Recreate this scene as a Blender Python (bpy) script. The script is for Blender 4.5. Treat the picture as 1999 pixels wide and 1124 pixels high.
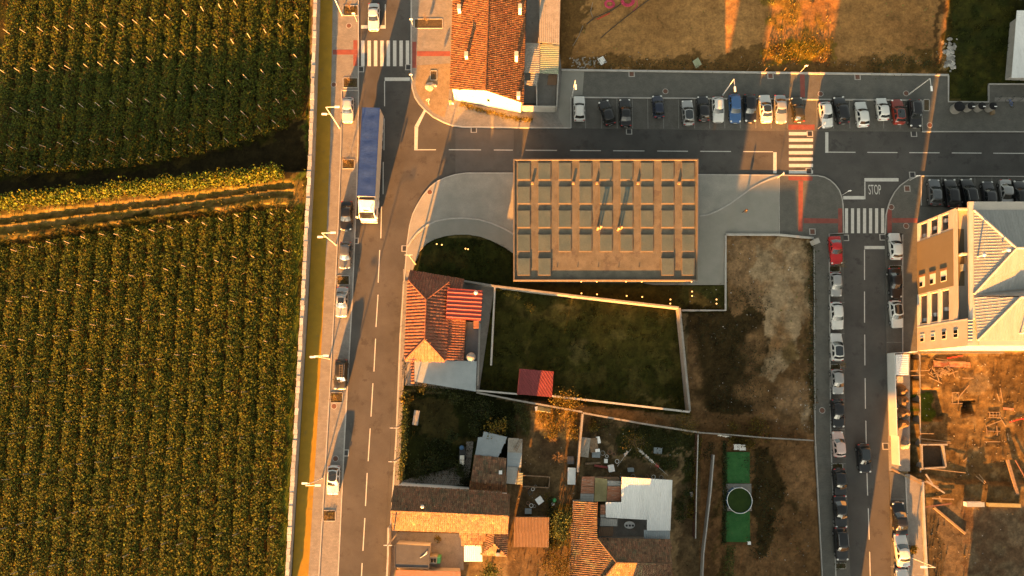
import bpy, bmesh, math, random
import numpy as np
from mathutils import Vector, Matrix
for _o in list(bpy.data.objects): bpy.data.objects.remove(_o)
R = math.radians
random.seed(7); rng = np.random.default_rng(7)
scene = bpy.context.scene
col = scene.collection

# ---------------------------------------------------------------- camera (a drone 101 m up, tilted 8.5 degrees off the vertical)
H, TH, FPX, CX, CY = 101.0, R(8.5), 1351.0, 999.5, 562.0
cam_d = bpy.data.cameras.new('camera'); cam = bpy.data.objects.new('camera', cam_d); col.objects.link(cam)
cam_d.sensor_width = 36.0; cam_d.lens = FPX / 1999.0 * 36.0
cam_d.clip_start = 1.0; cam_d.clip_end = 3000.0
cam.location = (0, 0, H); cam.rotation_euler = (TH, 0, 0)
scene.camera = cam

# ---------------------------------------------------------------- sky, sun, exposure (low evening sun from the south, slightly west)
SUN_EL, SUN_AZ = 10.0, 13.0          # azimuth of the light's travel, clockwise from +Y
world = bpy.data.worlds.new('World'); scene.world = world; world.use_nodes = True
nt = world.node_tree; bg = nt.nodes['Background']
sky = nt.nodes.new('ShaderNodeTexSky'); sky.sky_type = 'NISHITA'; sky.sun_disc = False
sky.sun_elevation = R(SUN_EL); sky.sun_rotation = R(180 + SUN_AZ)
sky.air_density = 1.0; sky.dust_density = 4.0; sky.ozone_density = 0.6
hs = nt.nodes.new('ShaderNodeHueSaturation'); hs.inputs['Saturation'].default_value = 0.35; hs.inputs['Value'].default_value = 0.75
nt.links.new(sky.outputs[0], hs.inputs['Color']); 
wm = nt.nodes.new('ShaderNodeMix'); wm.data_type = 'RGBA'; wm.blend_type = 'MULTIPLY'; wm.inputs['Factor'].default_value = 1.0
wm.inputs['B'].default_value = (1.0, 1.0, 0.86, 1)             # evening haze takes the blue out of the sky
nt.links.new(hs.outputs[0], wm.inputs['A']); nt.links.new(wm.outputs['Result'], bg.inputs['Color'])
bg.inputs['Strength'].default_value = 0.05
sd = bpy.data.lights.new('sun', 'SUN'); sun = bpy.data.objects.new('sun', sd); col.objects.link(sun)
sd.energy = 5.0; sd.angle = R(0.5); sd.color = (1.0, 0.36, 0.045)
_d = Vector((math.sin(R(SUN_AZ)) * math.cos(R(SUN_EL)), math.cos(R(SUN_AZ)) * math.cos(R(SUN_EL)), -math.sin(R(SUN_EL))))
sun.rotation_euler = _d.to_track_quat('-Z', 'Y').to_euler(); sun.location = (-20, -90, 60)
vs = scene.view_settings
vs.view_transform = 'Standard'; vs.look = 'None'; vs.gamma = 1.0; vs.use_curve_mapping = False
vs.exposure = 3.5
scene.cycles.use_denoising = True
scene.cycles.max_bounces = 5; scene.cycles.diffuse_bounces = 3; scene.cycles.glossy_bounces = 3
scene.cycles.transmission_bounces = 4; scene.cycles.transparent_max_bounces = 6

# ---------------------------------------------------------------- helpers
_c, _s = math.cos(TH), math.sin(TH)
def P(px, py, z=0.0):
    """place on the level z that the photograph shows at this spot (real plan coordinates, metres)"""
    u, v = px - CX, CY - py
    den = FPX * _c - v * _s
    k = (H - z) / den
    return Vector((u * k, (v * _c + FPX * _s) * k, z))
def PP(pts, z=0.0): return [P(a, b, z) for a, b in pts]

def tag(o, label=None, cat=None, group=None, kind=None):
    if label: o['label'] = label
    if cat: o['category'] = cat
    if group: o['group'] = group
    if kind: o['kind'] = kind
    return o
def empty(name, loc=(0, 0, 0), rz=0.0, label=None, cat=None, group=None, kind=None, parent=None):
    o = bpy.data.objects.new(name, None); col.objects.link(o)
    o.location = loc; o.rotation_euler = (0, 0, rz); o.empty_display_size = 0.3
    if parent: o.parent = parent
    return tag(o, label, cat, group, kind)

class MB:
    """collects geometry for one mesh"""
    def __init__(s): s.v = []; s.f = []; s.m = []; s.t = []; s.mi = 0; s.tint = 1.0
    def add(s, vs_, fs):
        b = len(s.v); s.v += [tuple(p) for p in vs_]
        for f in fs: s.f.append([b + i for i in f]); s.m.append(s.mi); s.t.append(s.tint)
        return s
    def box(s, c, size, rz=0.0, rx=0.0, taper=1.0):
        sx, sy, sz = [a / 2 for a in size]; cr, sr = math.cos(rz), math.sin(rz); cx_, sx_ = math.cos(rx), math.sin(rx)
        vv = []
        for dz in (-1, 1):
            k = taper if dz > 0 else 1
            for dx, dy in ((-1, -1), (1, -1), (1, 1), (-1, 1)):
                x, y, z = dx * sx * k, dy * sy * k, dz * sz
                y, z = y * cx_ - z * sx_, y * sx_ + z * cx_
                vv.append((c[0] + x * cr - y * sr, c[1] + x * sr + y * cr, c[2] + z))
        return s.add(vv, [(3, 2, 1, 0), (4, 5, 6, 7), (0, 1, 5, 4), (1, 2, 6, 5), (2, 3, 7, 6), (3, 0, 4, 7)])
    def seg(s, a, b, w, z0, z1, z0b=None, z1b=None):
        """upright slab from a to b (plan points), thickness w"""
        a = Vector((a[0], a[1])); b = Vector((b[0], b[1])); d = (b - a).normalized(); n = Vector((-d.y, d.x)) * w / 2
        z0b = z0 if z0b is None else z0b; z1b = z1 if z1b is None else z1b
        q = [(a - n, z0, z1), (b - n, z0b, z1b), (b + n, z0b, z1b), (a + n, z0, z1)]
        vv = [(p.x, p.y, l) for p, l, h in q] + [(p.x, p.y, h) for p, l, h in q]
        return s.add(vv, [(3, 2, 1, 0), (4, 5, 6, 7), (0, 1, 5, 4), (1, 2, 6, 5), (2, 3, 7, 6), (3, 0, 4, 7)])
    def prism(s, pts, z0, z1, bottom=True):
        """plan polygon pulled up from z0 to z1 (either may be a list, one height for each corner)"""
        n = len(pts)
        ar = sum(pts[i][0] * pts[(i + 1) % n][1] - pts[(i + 1) % n][0] * pts[i][1] for i in range(n))
        idx = list(range(n)) if ar > 0 else list(range(n))[::-1]
        g = lambda z, i: z[i] if isinstance(z, (list, tuple)) else z
        vv = [(pts[i][0], pts[i][1], g(z0, i)) for i in idx] + [(pts[i][0], pts[i][1], g(z1, i)) for i in idx]
        fs = [tuple(range(n, 2 * n))] + [(i, (i + 1) % n, n + (i + 1) % n, n + i) for i in range(n)]
        if bottom: fs.append(tuple(range(n - 1, -1, -1)))
        return s.add(vv, fs)
    def face(s, pts): return s.add(pts, [tuple(range(len(pts)))])
    def slab(s, pts, th):
        """a flat plate: 3-D polygon thickened straight down by th"""
        n = len(pts); lo = [(p[0], p[1], p[2] - th) for p in pts]
        ar = sum(pts[i][0] * pts[(i + 1) % n][1] - pts[(i + 1) % n][0] * pts[i][1] for i in range(n))
        if ar < 0: pts = pts[::-1]; lo = lo[::-1]
        return s.add(list(lo) + list(pts), [tuple(range(n, 2 * n)), tuple(range(n - 1, -1, -1))] + [(i, (i + 1) % n, n + (i + 1) % n, n + i) for i in range(n)])
    def tube(s, a, b, r0, r1=None, n=8, cap=True):
        a, b = Vector(a), Vector(b); r1 = r0 if r1 is None else r1; d = (b - a).normalized()
        u = d.cross(Vector((0, 0, 1)) if abs(d.z) < 0.9 else Vector((1, 0, 0))).normalized(); w = d.cross(u)
        vv = []
        for p, r in ((a, r0), (b, r1)):
            for i in range(n):
                t = 2 * math.pi * i / n; vv.append(p + u * (r * math.cos(t)) + w * (r * math.sin(t)))
        fs = [(i, (i + 1) % n, n + (i + 1) % n, n + i)[::-1] for i in range(n)]
        if cap: fs += [tuple(range(n)), tuple(range(2 * n - 1, n - 1, -1))]
        return s.add(vv, fs)
    def path(s, pts, r, n=6):
        for a, b in zip(pts, pts[1:]): s.tube(a, b, r, r, n)
        return s
    def lathe(s, c, prof, n=16):
        vv = []; fs = []
        for r, z in prof:
            for i in range(n):
                t = 2 * math.pi * i / n; vv.append((c[0] + r * math.cos(t), c[1] + r * math.sin(t), c[2] + z))
        for k in range(len(prof) - 1):
            for i in range(n): fs.append((k * n + i, k * n + (i + 1) % n, (k + 1) * n + (i + 1) % n, (k + 1) * n + i))
        fs.append(tuple(range((len(prof) - 1) * n, len(prof) * n))); fs.append(tuple(range(n - 1, -1, -1)))
        return s.add(vv, fs)
    def blob(s, c, r, k=1.0, seed=0, n=7, m=12, rough=0.25):
        """a lump of earth or stone"""
        g = np.random.default_rng(seed); vv = []; fs = []
        ph = g.uniform(0, 6.28, 6)
        for j in range(n + 1):
            a = (math.pi / 2) * (1 - j / n) if k < 0 else math.pi * (1 - j / n) - math.pi / 2
            for i in range(m):
                t = 2 * math.pi * i / m
                q = 1 + rough * (math.sin(2 * t + ph[0]) * .4 + math.sin(3 * t + ph[1] + a) * .4 + math.sin(5 * t + ph[2] + 2 * a) * .25)
                rr = math.cos(a) * q
                vv.append((c[0] + r[0] * rr * math.cos(t), c[1] + r[1] * rr * math.sin(t), c[2] + r[2] * math.sin(a) * (1 + rough * .4 * math.sin(t * 2 + ph[3]))))
        for j in range(n):
            for i in range(m): fs.append((j * m + i, (j + 1) * m + i, (j + 1) * m + (i + 1) % m, j * m + (i + 1) % m))
        return s.add(vv, fs)
    def mesh(s, name, off=(0, 0, 0), smooth=False):
        me = bpy.data.meshes.new(name)
        o = off
        me.from_pydata([(x - o[0], y - o[1], z - o[2]) for x, y, z in s.v], [], s.f)
        if any(s.m): me.polygons.foreach_set('material_index', s.m)
        if s.f:
            at = me.color_attributes.new('tint', 'FLOAT_COLOR', 'CORNER')
            cnt = np.array([len(f) for f in s.f]); tv = np.repeat(np.array(s.t, dtype=np.float32), cnt)
            at.data.foreach_set('color', np.stack([tv, tv, tv, np.ones_like(tv)], 1).ravel())
        if smooth: me.polygons.foreach_set('use_smooth', [True] * len(me.polygons))
        me.update(); return me
    def build(s, name, mats, parent=None, smooth=False, label=None, cat=None, group=None, kind=None):
        off = (0, 0, 0)
        if parent is not None:
            p = parent; off = Vector((0, 0, 0))
            while p is not None: off = off + Vector(p.location); p = p.parent
        elif cat and not kind and s.v:
            a = np.array(s.v); off = ((a[:, 0].min() + a[:, 0].max()) / 2, (a[:, 1].min() + a[:, 1].max()) / 2, a[:, 2].min())
        me = s.mesh(name, off, smooth)
        return link(name, me, mats, parent, None if (parent is not None or not any(off)) else off, label, cat, group, kind)

def link(name, me, mats=None, parent=None, loc=None, label=None, cat=None, group=None, kind=None):
    o = bpy.data.objects.new(name, me); col.objects.link(o)
    if mats is not None and not me.materials:
        for m in (mats if isinstance(mats, (list, tuple)) else [mats]): me.materials.append(m)
    if parent is not None: o.parent = parent
    if loc is not None: o.location = loc
    return tag(o, label, cat, group, kind)

def fast_mesh(name, verts, faces, tint=None, smooth=False):
    """verts (n,3), faces (m,k) arrays; tint one rgb or value for each face"""
    me = bpy.data.meshes.new(name); verts = np.asarray(verts, np.float32); faces = np.asarray(faces, np.int32)
    m, k = faces.shape
    me.vertices.add(len(verts)); me.vertices.foreach_set('co', verts.ravel())
    me.loops.add(m * k); me.loops.foreach_set('vertex_index', faces.ravel())
    me.polygons.add(m); me.polygons.foreach_set('loop_start', np.arange(m, dtype=np.int32) * k)
    try: me.polygons.foreach_set('loop_total', np.full(m, k, np.int32))
    except Exception: pass
    if smooth: me.polygons.foreach_set('use_smooth', np.ones(m, bool))
    if tint is not None:
        tint = np.asarray(tint, np.float32)
        if tint.ndim == 1: tint = np.stack([tint] * 3, 1)
        at = me.color_attributes.new('tint', 'FLOAT_COLOR', 'CORNER')
        c4 = np.concatenate([tint, np.ones((m, 1), np.float32)], 1)
        at.data.foreach_set('color', np.repeat(c4, k, 0).ravel())
    me.update(); me.validate(); return me

# ---------------------------------------------------------------- materials
MATS = {}
def mat(name, c, c2=None, rough=0.85, scale=1.5, fine=20.0, fvar=0.12, bump=0.0, bscale=30.0, metal=0.0, tint=False, spec=0.35, mixpow=1.0,
        coat=0.0, emit=None, es=0.0, alpha=None, trans=0.0, obj=False, stretch=(1, 1, 1), trl=0.0, blotch=None, lo=0.35, hi=0.65):
    m = bpy.data.materials.new(name); m.use_nodes = True; n = m.node_tree.nodes; l = m.node_tree.links
    b = n['Principled BSDF']
    b.inputs['Roughness'].default_value = rough; b.inputs['Metallic'].default_value = metal
    b.inputs['Specular IOR Level'].default_value = spec
    if coat: b.inputs['Coat Weight'].default_value = coat; b.inputs['Coat Roughness'].default_value = 0.06
    if trans: b.inputs['Transmission Weight'].default_value = trans
    if emit: b.inputs['Emission Color'].default_value = (*emit, 1); b.inputs['Emission Strength'].default_value = es
    c2 = c2 or c
    if obj: tc = n.new('ShaderNodeTexCoord'); pos = tc.outputs['Object']
    else: tc = n.new('ShaderNodeNewGeometry'); pos = tc.outputs['Position']
    mp = n.new('ShaderNodeMapping'); mp.inputs['Scale'].default_value = stretch; l.new(pos, mp.inputs['Vector']); pos = mp.outputs[0]
    def noise(sc, det=5, ro=0.6):
        t = n.new('ShaderNodeTexNoise'); t.inputs['Scale'].default_value = sc; t.inputs['Detail'].default_value = det
        t.inputs['Roughness'].default_value = ro; l.new(pos, t.inputs['Vector']); return t.outputs[0]
    mr = n.new('ShaderNodeMapRange'); mr.inputs['From Min'].default_value = lo; mr.inputs['From Max'].default_value = hi
    l.new(noise(scale), mr.inputs['Value'])
    mx = n.new('ShaderNodeMix'); mx.data_type = 'RGBA'; l.new(mr.outputs[0], mx.inputs['Factor'])
    mx.inputs['A'].default_value = (*c, 1); mx.inputs['B'].default_value = (*c2, 1); out = mx.outputs['Result']
    if blotch:                                   # (colour, scale, threshold): stains with a shape of their own
        r2 = n.new('ShaderNodeMapRange'); r2.inputs['From Min'].default_value = blotch[2]; r2.inputs['From Max'].default_value = blotch[2] + 0.08
        l.new(noise(blotch[1], 6, 0.7), r2.inputs['Value'])
        m2 = n.new('ShaderNodeMix'); m2.data_type = 'RGBA'; l.new(r2.outputs[0], m2.inputs['Factor']); l.new(out, m2.inputs['A'])
        m2.inputs['B'].default_value = (*blotch[0], 1); out = m2.outputs['Result']
    if fvar:
        r3 = n.new('ShaderNodeMapRange'); r3.inputs['From Min'].default_value = 0.25; r3.inputs['From Max'].default_value = 0.75
        r3.inputs['To Min'].default_value = 1 - fvar * 2; r3.inputs['To Max'].default_value = 1 + fvar * 2
        l.new(noise(fine, 3, 0.7), r3.inputs['Value'])
        m3 = n.new('ShaderNodeMix'); m3.data_type = 'RGBA'; m3.blend_type = 'MULTIPLY'; m3.inputs['Factor'].default_value = 1
        l.new(out, m3.inputs['A']); l.new(r3.outputs[0], m3.inputs['B']); out = m3.outputs['Result']
    if tint:
        a = n.new('ShaderNodeVertexColor'); a.layer_name = 'tint'
        m4 = n.new('ShaderNodeMix'); m4.data_type = 'RGBA'; m4.blend_type = 'MULTIPLY'; m4.inputs['Factor'].default_value = 1
        l.new(out, m4.inputs['A']); l.new(a.outputs['Color'], m4.inputs['B']); out = m4.outputs['Result']
    l.new(out, b.inputs['Base Color'])
    if bump:
        bp = n.new('ShaderNodeBump'); bp.inputs['Strength'].default_value = bump; bp.inputs['Distance'].default_value = 0.03
        l.new(noise(bscale, 4, 0.7), bp.inputs['Height']); l.new(bp.outputs[0], b.inputs['Normal'])
    if trl:
        tr = n.new('ShaderNodeBsdfTranslucent'); l.new(out, tr.inputs['Color']); ms = n.new('ShaderNodeMixShader'); ms.inputs[0].default_value = trl
        l.new(b.outputs[0], ms.inputs[1]); l.new(tr.outputs[0], ms.inputs[2]); l.new(ms.outputs[0], n['Material Output'].inputs['Surface'])
    MATS[name] = m; return m
def brick_mat(name, c, c2, mortar, sx, sy, rough=0.85, var=0.15, rot=0.0):
    """small setts laid in courses, too fine to build one by one"""
    m = mat(name, c, c2, rough, 0.8, 25, var, 0.0); n = m.node_tree.nodes; l = m.node_tree.links
    b = n['Principled BSDF']; src = b.inputs['Base Color'].links[0].from_socket
    g = n.new('ShaderNodeNewGeometry'); mp = n.new('ShaderNodeMapping'); mp.inputs['Rotation'].default_value = (0, 0, rot); l.new(g.outputs['Position'], mp.inputs[0])
    t = n.new('ShaderNodeTexBrick'); t.inputs['Scale'].default_value = 1.0; t.inputs['Brick Width'].default_value = sx; t.inputs['Row Height'].default_value = sy
    t.inputs['Mortar Size'].default_value = 0.012; t.inputs['Mortar Smooth'].default_value = 0.3
    t.inputs['Color1'].default_value = (1, 1, 1, 1); t.inputs['Color2'].default_value = (.82, .82, .82, 1); t.inputs['Mortar'].default_value = (*mortar, 1)
    l.new(mp.outputs[0], t.inputs['Vector'])
    mx = n.new('ShaderNodeMix'); mx.data_type = 'RGBA'; mx.blend_type = 'MULTIPLY'; mx.inputs['Factor'].default_value = 1
    l.new(src, mx.inputs['A']); l.new(t.outputs['Color'], mx.inputs['B']); l.new(mx.outputs['Result'], b.inputs['Base Color'])
    bp = n.new('ShaderNodeBump'); bp.inputs['Strength'].default_value = 0.5; bp.inputs['Distance'].default_value = 0.012
    l.new(t.outputs['Fac'], bp.inputs['Height']); bp.invert = True; l.new(bp.outputs[0], b.inputs['Normal'])
    return m

M = {}
M['asphalt'] = mat('asphalt', (.046, .0435, .040), (.066, .062, .057), .9, .22, 22, .22, .5, 60, blotch=((.040, .0375, .0345), .5, .56))
M['patch'] = mat('asphalt_patch', (.075, .07, .066), (.062, .058, .055), .9, .6, 30, .14, .4, 60)
M['bay'] = brick_mat('bay_pavers', (.085, .08, .07), (.105, .1, .088), (.62, .62, .62), .22, .11)
M['walk'] = brick_mat('walk_pavers', (.165, .155, .14), (.205, .19, .17), (.7, .7, .7), .30, .20)
M['walkdark'] = brick_mat('walk_pavers_dark', (.085, .082, .072), (.11, .105, .09), (.65, .65, .65), .25, .12)
M['plaza'] = mat('plaza_concrete', (.19, .185, .165), (.235, .225, .20), .9, .5, 18, .14, .25, 40, blotch=((.25, .24, .21), .5, .62))
M['plaza2'] = mat('plaza_smooth', (.18, .175, .15), (.21, .2, .175), .9, .5, 30, .07, .1, 40)
M['kerb'] = mat('kerb_stone', (.27, .26, .24), (.34, .325, .3), .85, 1.2, 12, .12, .1, 30)
M['ochre'] = mat('ochre_cycle_path', (.21, .125, .009), (.25, .145, .010), .9, .8, 25, .13, .25, 40, blotch=((.17, .115, .03), .9, .6))
M['redpave'] = mat('red_tactile_paving', (.16, .045, .035), (.21, .06, .045), .9, 1.5, 25, .14, .2, 40)
M['paint'] = mat('road_paint', (.46, .45, .42), (.38, .37, .34), .7, 2.5, 14, .08, .1, 50, blotch=((.2, .195, .18), 5.0, .66))
M['paintthin'] = mat('bay_paint', (.2, .195, .18), (.14, .135, .125), .8, 2.5, 14, .12)
M['stone'] = mat('wall_stone', (.30, .29, .27), (.38, .365, .34), .85, 2.0, 12, .15, .4, 20, tint=True)
M['plaster'] = mat('grey_plaster', (.24, .23, .21), (.3, .285, .26), .9, .8, 10, .1, .15, 30)
M['white'] = mat('white_render', (.52, .51, .48), (.58, .565, .53), .85, .6, 9, .05, .08, 30)
M['cream'] = mat('cream_render', (.36, .325, .28), (.40, .36, .31), .85, .5, 9, .04, .06, 30)
M['tan'] = mat('tan_render', (.135, .11, .068), (.15, .122, .077), .88, .5, 20, .05, .1, 40)
M['conc'] = mat('raw_concrete', (.17, .16, .142), (.22, .205, .185), .9, 1.0, 12, .14, .25, 30, blotch=((.11, .1, .09), 1.2, .6))
M['sand'] = mat('sand', (.17, .125, .07), (.22, .165, .1), .95, 1.5, 12, .2, .5, 12)
M['steel'] = mat('galvanised_steel', (.55, .54, .52), (.62, .61, .59), .45, 3, 20, .05, metal=.3)
M['dark'] = mat('dark_metal', (.02, .02, .02), (.03, .028, .026), .5, 3, 20, .05)
M['rust'] = mat('rusty_cover', (.095, .045, .03), (.13, .06, .04), .8, 6, 30, .2, .3, 40)
M['wood'] = mat('sawn_timber', (.16, .112, .062), (.2, .14, .08), .8, 3, 25, .12, .2, 30)
M['wooddk'] = mat('weathered_timber', (.13, .085, .05), (.19, .13, .08), .85, 3, 25, .15, .2, 30)
M['glass'] = mat('dark_glass', (.007, .008, .009), (.011, .012, .013), .12, 2, 5, .0, spec=.1)
M['lamp'] = mat('lamp_lens', (.5, .4, .25), emit=(1, .42, .09), es=0.32, fvar=0)
M['whitemetal'] = mat('white_metal', (.72, .72, .7), (.78, .78, .76), .4, 3, 20, .04)
# ================================================================ ground sheet and hard surfaces
def vnoise(x, y, sc, seed):
    g = np.random.default_rng(seed).random((256, 256)).astype(np.float32)
    x = x / sc + 1000; y = y / sc + 1000; xi = np.floor(x).astype(int); yi = np.floor(y).astype(int); fx = x - xi; fy = y - yi
    fx = fx * fx * (3 - 2 * fx); fy = fy * fy * (3 - 2 * fy); q = lambda a, b: g[a % 256, b % 256]
    return (q(xi, yi) * (1 - fx) + q(xi + 1, yi) * fx) * (1 - fy) + (q(xi, yi + 1) * (1 - fx) + q(xi + 1, yi + 1) * fx) * fy
def fbm(x, y, sc, seed, o=4):
    t = 0; a = 1; w = 0
    for i in range(o): t = t + a * vnoise(x, y, sc / 2 ** i, seed + i); w += a; a *= .55
    return t / w
def inpoly(px, py, poly):
    ins = np.zeros(px.shape, bool); n = len(poly)
    for i in range(n):
        x1, y1 = poly[i]; x2, y2 = poly[(i + 1) % n]
        if y1 == y2: continue
        c = ((y1 > py) != (y2 > py)) & (px < (x2 - x1) * (py - y1) / (y2 - y1) + x1); ins ^= c
    return ins

ROAD = [(700, -60), (700, 140), (699, 280), (696, 380), (688, 580), (673, 850), (660, 1124), (655, 1210), (753, 1210), (757, 1124), (774, 850), (787, 550),
        (795, 475), (800, 440), (806, 418), (815, 400), (826, 382), (840, 365), (854, 354), (870, 347), (889, 341), (910, 338), (1003, 338), (1365, 341), (1595, 343), (1609, 346),
        (1620, 352), (1630, 361), (1638, 372), (1643, 386), (1645, 400), (1647, 480), (1650, 850), (1660, 1124), (1664, 1210), (1743, 1210), (1740, 1124), (1735, 920), (1733, 800), (1730, 690), (1727, 460),
        (1729, 420), (1733, 404), (1738, 390), (1746, 375), (1757, 362), (1774, 350), (1795, 343.5), (2070, 345), (2070, 257.5), (1795, 257), (1500, 255), (1115, 250), (905, 248), (883, 245),
        (865, 238), (846, 228), (830, 215), (818, 202), (810, 190), (805, 173), (803, 155), (803, -60)]
WESTKERB = [(667, 175), (666, 280), (661, 430), (655, 560), (639, 850), (623, 1124), (618, 1210)]
ROADWEST = [(700, 175), (699, 280), (696, 380), (688, 580), (673, 850), (660, 1124), (655, 1210)]
PATHR = [(651, -60), (650, 0), (645, 280), (633, 580), (619, 850), (602.5, 1124), (598, 1210)]
PATHL = [(625, -60), (624, 0), (615, 280), (604, 580), (587, 850), (571, 1124), (566, 1210)]
S_PARK = ROADWEST + WESTKERB[::-1]
S_WALKW = [(651, -60), (700, -60), (700, 140), (700, 175)] + WESTKERB + PATHR[:0:-1]
S_PATH = PATHR + PATHL[::-1]
S_NORTH = [(803, -60), (803, 155), (805, 173), (810, 190), (818, 202), (830, 215), (846, 228), (865, 238), (883, 245), (905, 248), (1114, 250), (1114, 189), (1096, 189), (1096, 137), (1092, 100), (1094, -60)]
S_BAYN = [(1114, 191), (1797, 196.5), (1797, 257), (1500, 255), (1114, 250)]
S_WALKN = [(1096, 138), (1400, 142), (1850, 148), (1850, 199), (1862, 200), (1929, 200), (1929, 165), (2070, 165), (2070, 257), (1799, 257), (1799, 195.5), (1114, 190), (1096, 189)]
S_PLAZA = [(795, 475), (800, 440), (806, 418), (815, 400), (826, 382), (840, 365), (854, 354), (870, 347), (889, 341), (910, 338), (1003, 338), (1365, 341), (1520, 342.5), (1520, 458), (1415, 458), (1415, 556), (1275, 556), (1240, 549),
           (1003, 549), (1003, 495), (985, 483), (960, 470), (938, 462), (915, 458), (890, 458), (868, 461), (848, 467), (832, 476), (820, 490), (812, 510), (806, 528), (794, 528), (789, 548), (787, 550)]
S_CORNER = [(1521, 342.5), (1595, 343), (1609, 346), (1620, 352), (1630, 361), (1638, 372), (1643, 386), (1645, 400), (1647, 456), (1617, 456), (1617.5, 560), (1620, 850), (1630, 1124), (1633, 1210), (1608, 1210), (1604, 1124), (1590, 850), (1587, 466), (1521, 459)]
S_BAYE = [(1619, 458), (1647, 458), (1647, 480), (1650, 850), (1660, 1124), (1664, 1210), (1635, 1210), (1632, 1124), (1622, 850), (1619.5, 560)]
S_EAST = [(1727, 456), (1729, 420), (1733, 404), (1738, 390), (1746, 375), (1757, 362), (1774, 350), (1795, 343.5), (1797, 343.5), (1797, 403), (1960, 406), (1960, 690), (1762, 690), (1762, 456)]
S_BAYE2 = [(1727.5, 458), (1761, 458), (1761, 650), (1761, 689), (1730, 689)]
S_BAYNE = [(1798, 344), (2070, 346), (2070, 404), (1798, 402)]
S_WALKSE = [(1774, 925), (1798, 938), (1800, 1000), (1806, 1124), (1809, 1210), (1779, 1210), (1774, 1124), (1771, 1000), (1768, 925)]
S_BAYSE = [(1736, 920), (1766, 925), (1769, 1000), (1772, 1124), (1777, 1210), (1744, 1210), (1740, 1124)]
S_RAMP = [(1731, 691), (1776, 691), (1776, 920), (1735, 919), (1733, 800)]
HARD = [ROAD, S_PARK, S_WALKW, S_PATH, S_NORTH, S_BAYN, S_WALKN, S_PLAZA, S_CORNER, S_BAYE, S_EAST, S_BAYE2, S_BAYNE, S_WALKSE, S_BAYSE, S_RAMP]
YARD_C = [(787, 525), (905, 548), (965, 560), (935, 765), (790, 752)]

# --- one sheet, fine where the photograph looks, coarse out to the horizon
gx = np.concatenate([np.linspace(-900, -95, 14)[:-1], np.arange(-95, 95.01, .27), np.linspace(95, 900, 14)[1:]])
gy = np.concatenate([np.linspace(-900, -42, 14)[:-1], np.arange(-42, 72.01, .27), np.linspace(72, 900, 14)[1:]])
X, Y = np.meshgrid(gx, gy)
fw = Y * _s + H * _c; GPX = CX + FPX * X / fw; GPY = CY - FPX * (Y * _c - H * _s) / fw
farm = (np.abs(X) > 95) | (Y > 72) | (Y < -42)
n1 = fbm(X, Y, 6, 11); n2 = fbm(X, Y, 2.2, 31); n3 = fbm(X, Y, .9, 51, 3); n4 = fbm(X, Y, 14, 71)
WX = GPX + (n2 - .5) * 46 + (n3 - .5) * 16; WY = GPY + (fbm(X, Y, 2.4, 91) - .5) * 46 + (fbm(X, Y, .8, 97, 3) - .5) * 16
C = np.zeros(X.shape + (3,), np.float32); C[:] = (.13, .095, .058)
VEG = np.zeros(X.shape, np.float32)                     # how thickly weeds grow here
Z = (n1 - .5) * .10 + (n3 - .5) * .05
def zone(poly, c, amt=1.0, veg=None, warp=True, mask=None):
    m = inpoly(WX if warp else GPX, WY if warp else GPY, poly).astype(np.float32) * amt
    if mask is not None: m = m * mask
    C[:] = C * (1 - m[..., None]) + np.array(c, np.float32) * m[..., None]
    if veg is not None: VEG[:] = VEG * (1 - m) + veg * m
def ell(cx, cy, rx, ry, c, amt=1.0, veg=None, soft=.35):
    d = np.sqrt(((WX - cx) / rx) ** 2 + ((WY - cy) / ry) ** 2); m = np.clip((1 - d) / soft, 0, 1).astype(np.float32) * amt
    C[:] = C * (1 - m[..., None]) + np.array(c, np.float32) * m[..., None]
    if veg is not None: VEG[:] = VEG * (1 - m) + veg * m
sm = lambda a, lo, hi: np.clip((a - lo) / (hi - lo), 0, 1).astype(np.float32)
DKG = (.030, .034, .010); SOIL = (.125, .088, .052)
# vineyard side
F_W = [(-900, -400), (612, -400), (604, 340), (590, 560), (570, 1124), (560, 1500), (-900, 1500)]
zone(F_W, (.075, .055, .02), 1, .6, False); zone(F_W, (.045, .046, .010), 1, .8, False, sm(n2, .42, .58))
zone([(572, -60), (606, -60), (600, 340), (584, 560), (560, 1200), (538, 1200), (556, 560), (566, 380)], (.085, .115, .022), 1, .9)
zone([(577, -60), (600, -60), (594, 330), (575, 345), (560, 300)], (.13, .085, .045), .8, .2)
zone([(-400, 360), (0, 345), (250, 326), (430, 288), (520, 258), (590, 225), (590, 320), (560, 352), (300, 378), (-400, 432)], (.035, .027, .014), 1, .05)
zone([(-400, 425), (0, 402), (300, 372), (555, 336), (580, 350), (590, 380), (570, 398), (300, 415), (0, 468), (-400, 520)], (.20, .15, .05), 1, .5)
for o in (0, 17):
    zone([(-300, 462 + o), (0, 427 + o), (150, 408 + o), (300, 392 + o * .9), (540, 360 + o * .8), (570, 358 + o), (572, 364 + o), (540, 367 + o * .8), (300, 400 + o * .9), (150, 416 + o), (0, 436 + o), (-300, 472 + o)], (.26, .175, .085), .9, 0)
ell(585, 372, 14, 30, (.22, .15, .075), .8, 0)
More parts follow.
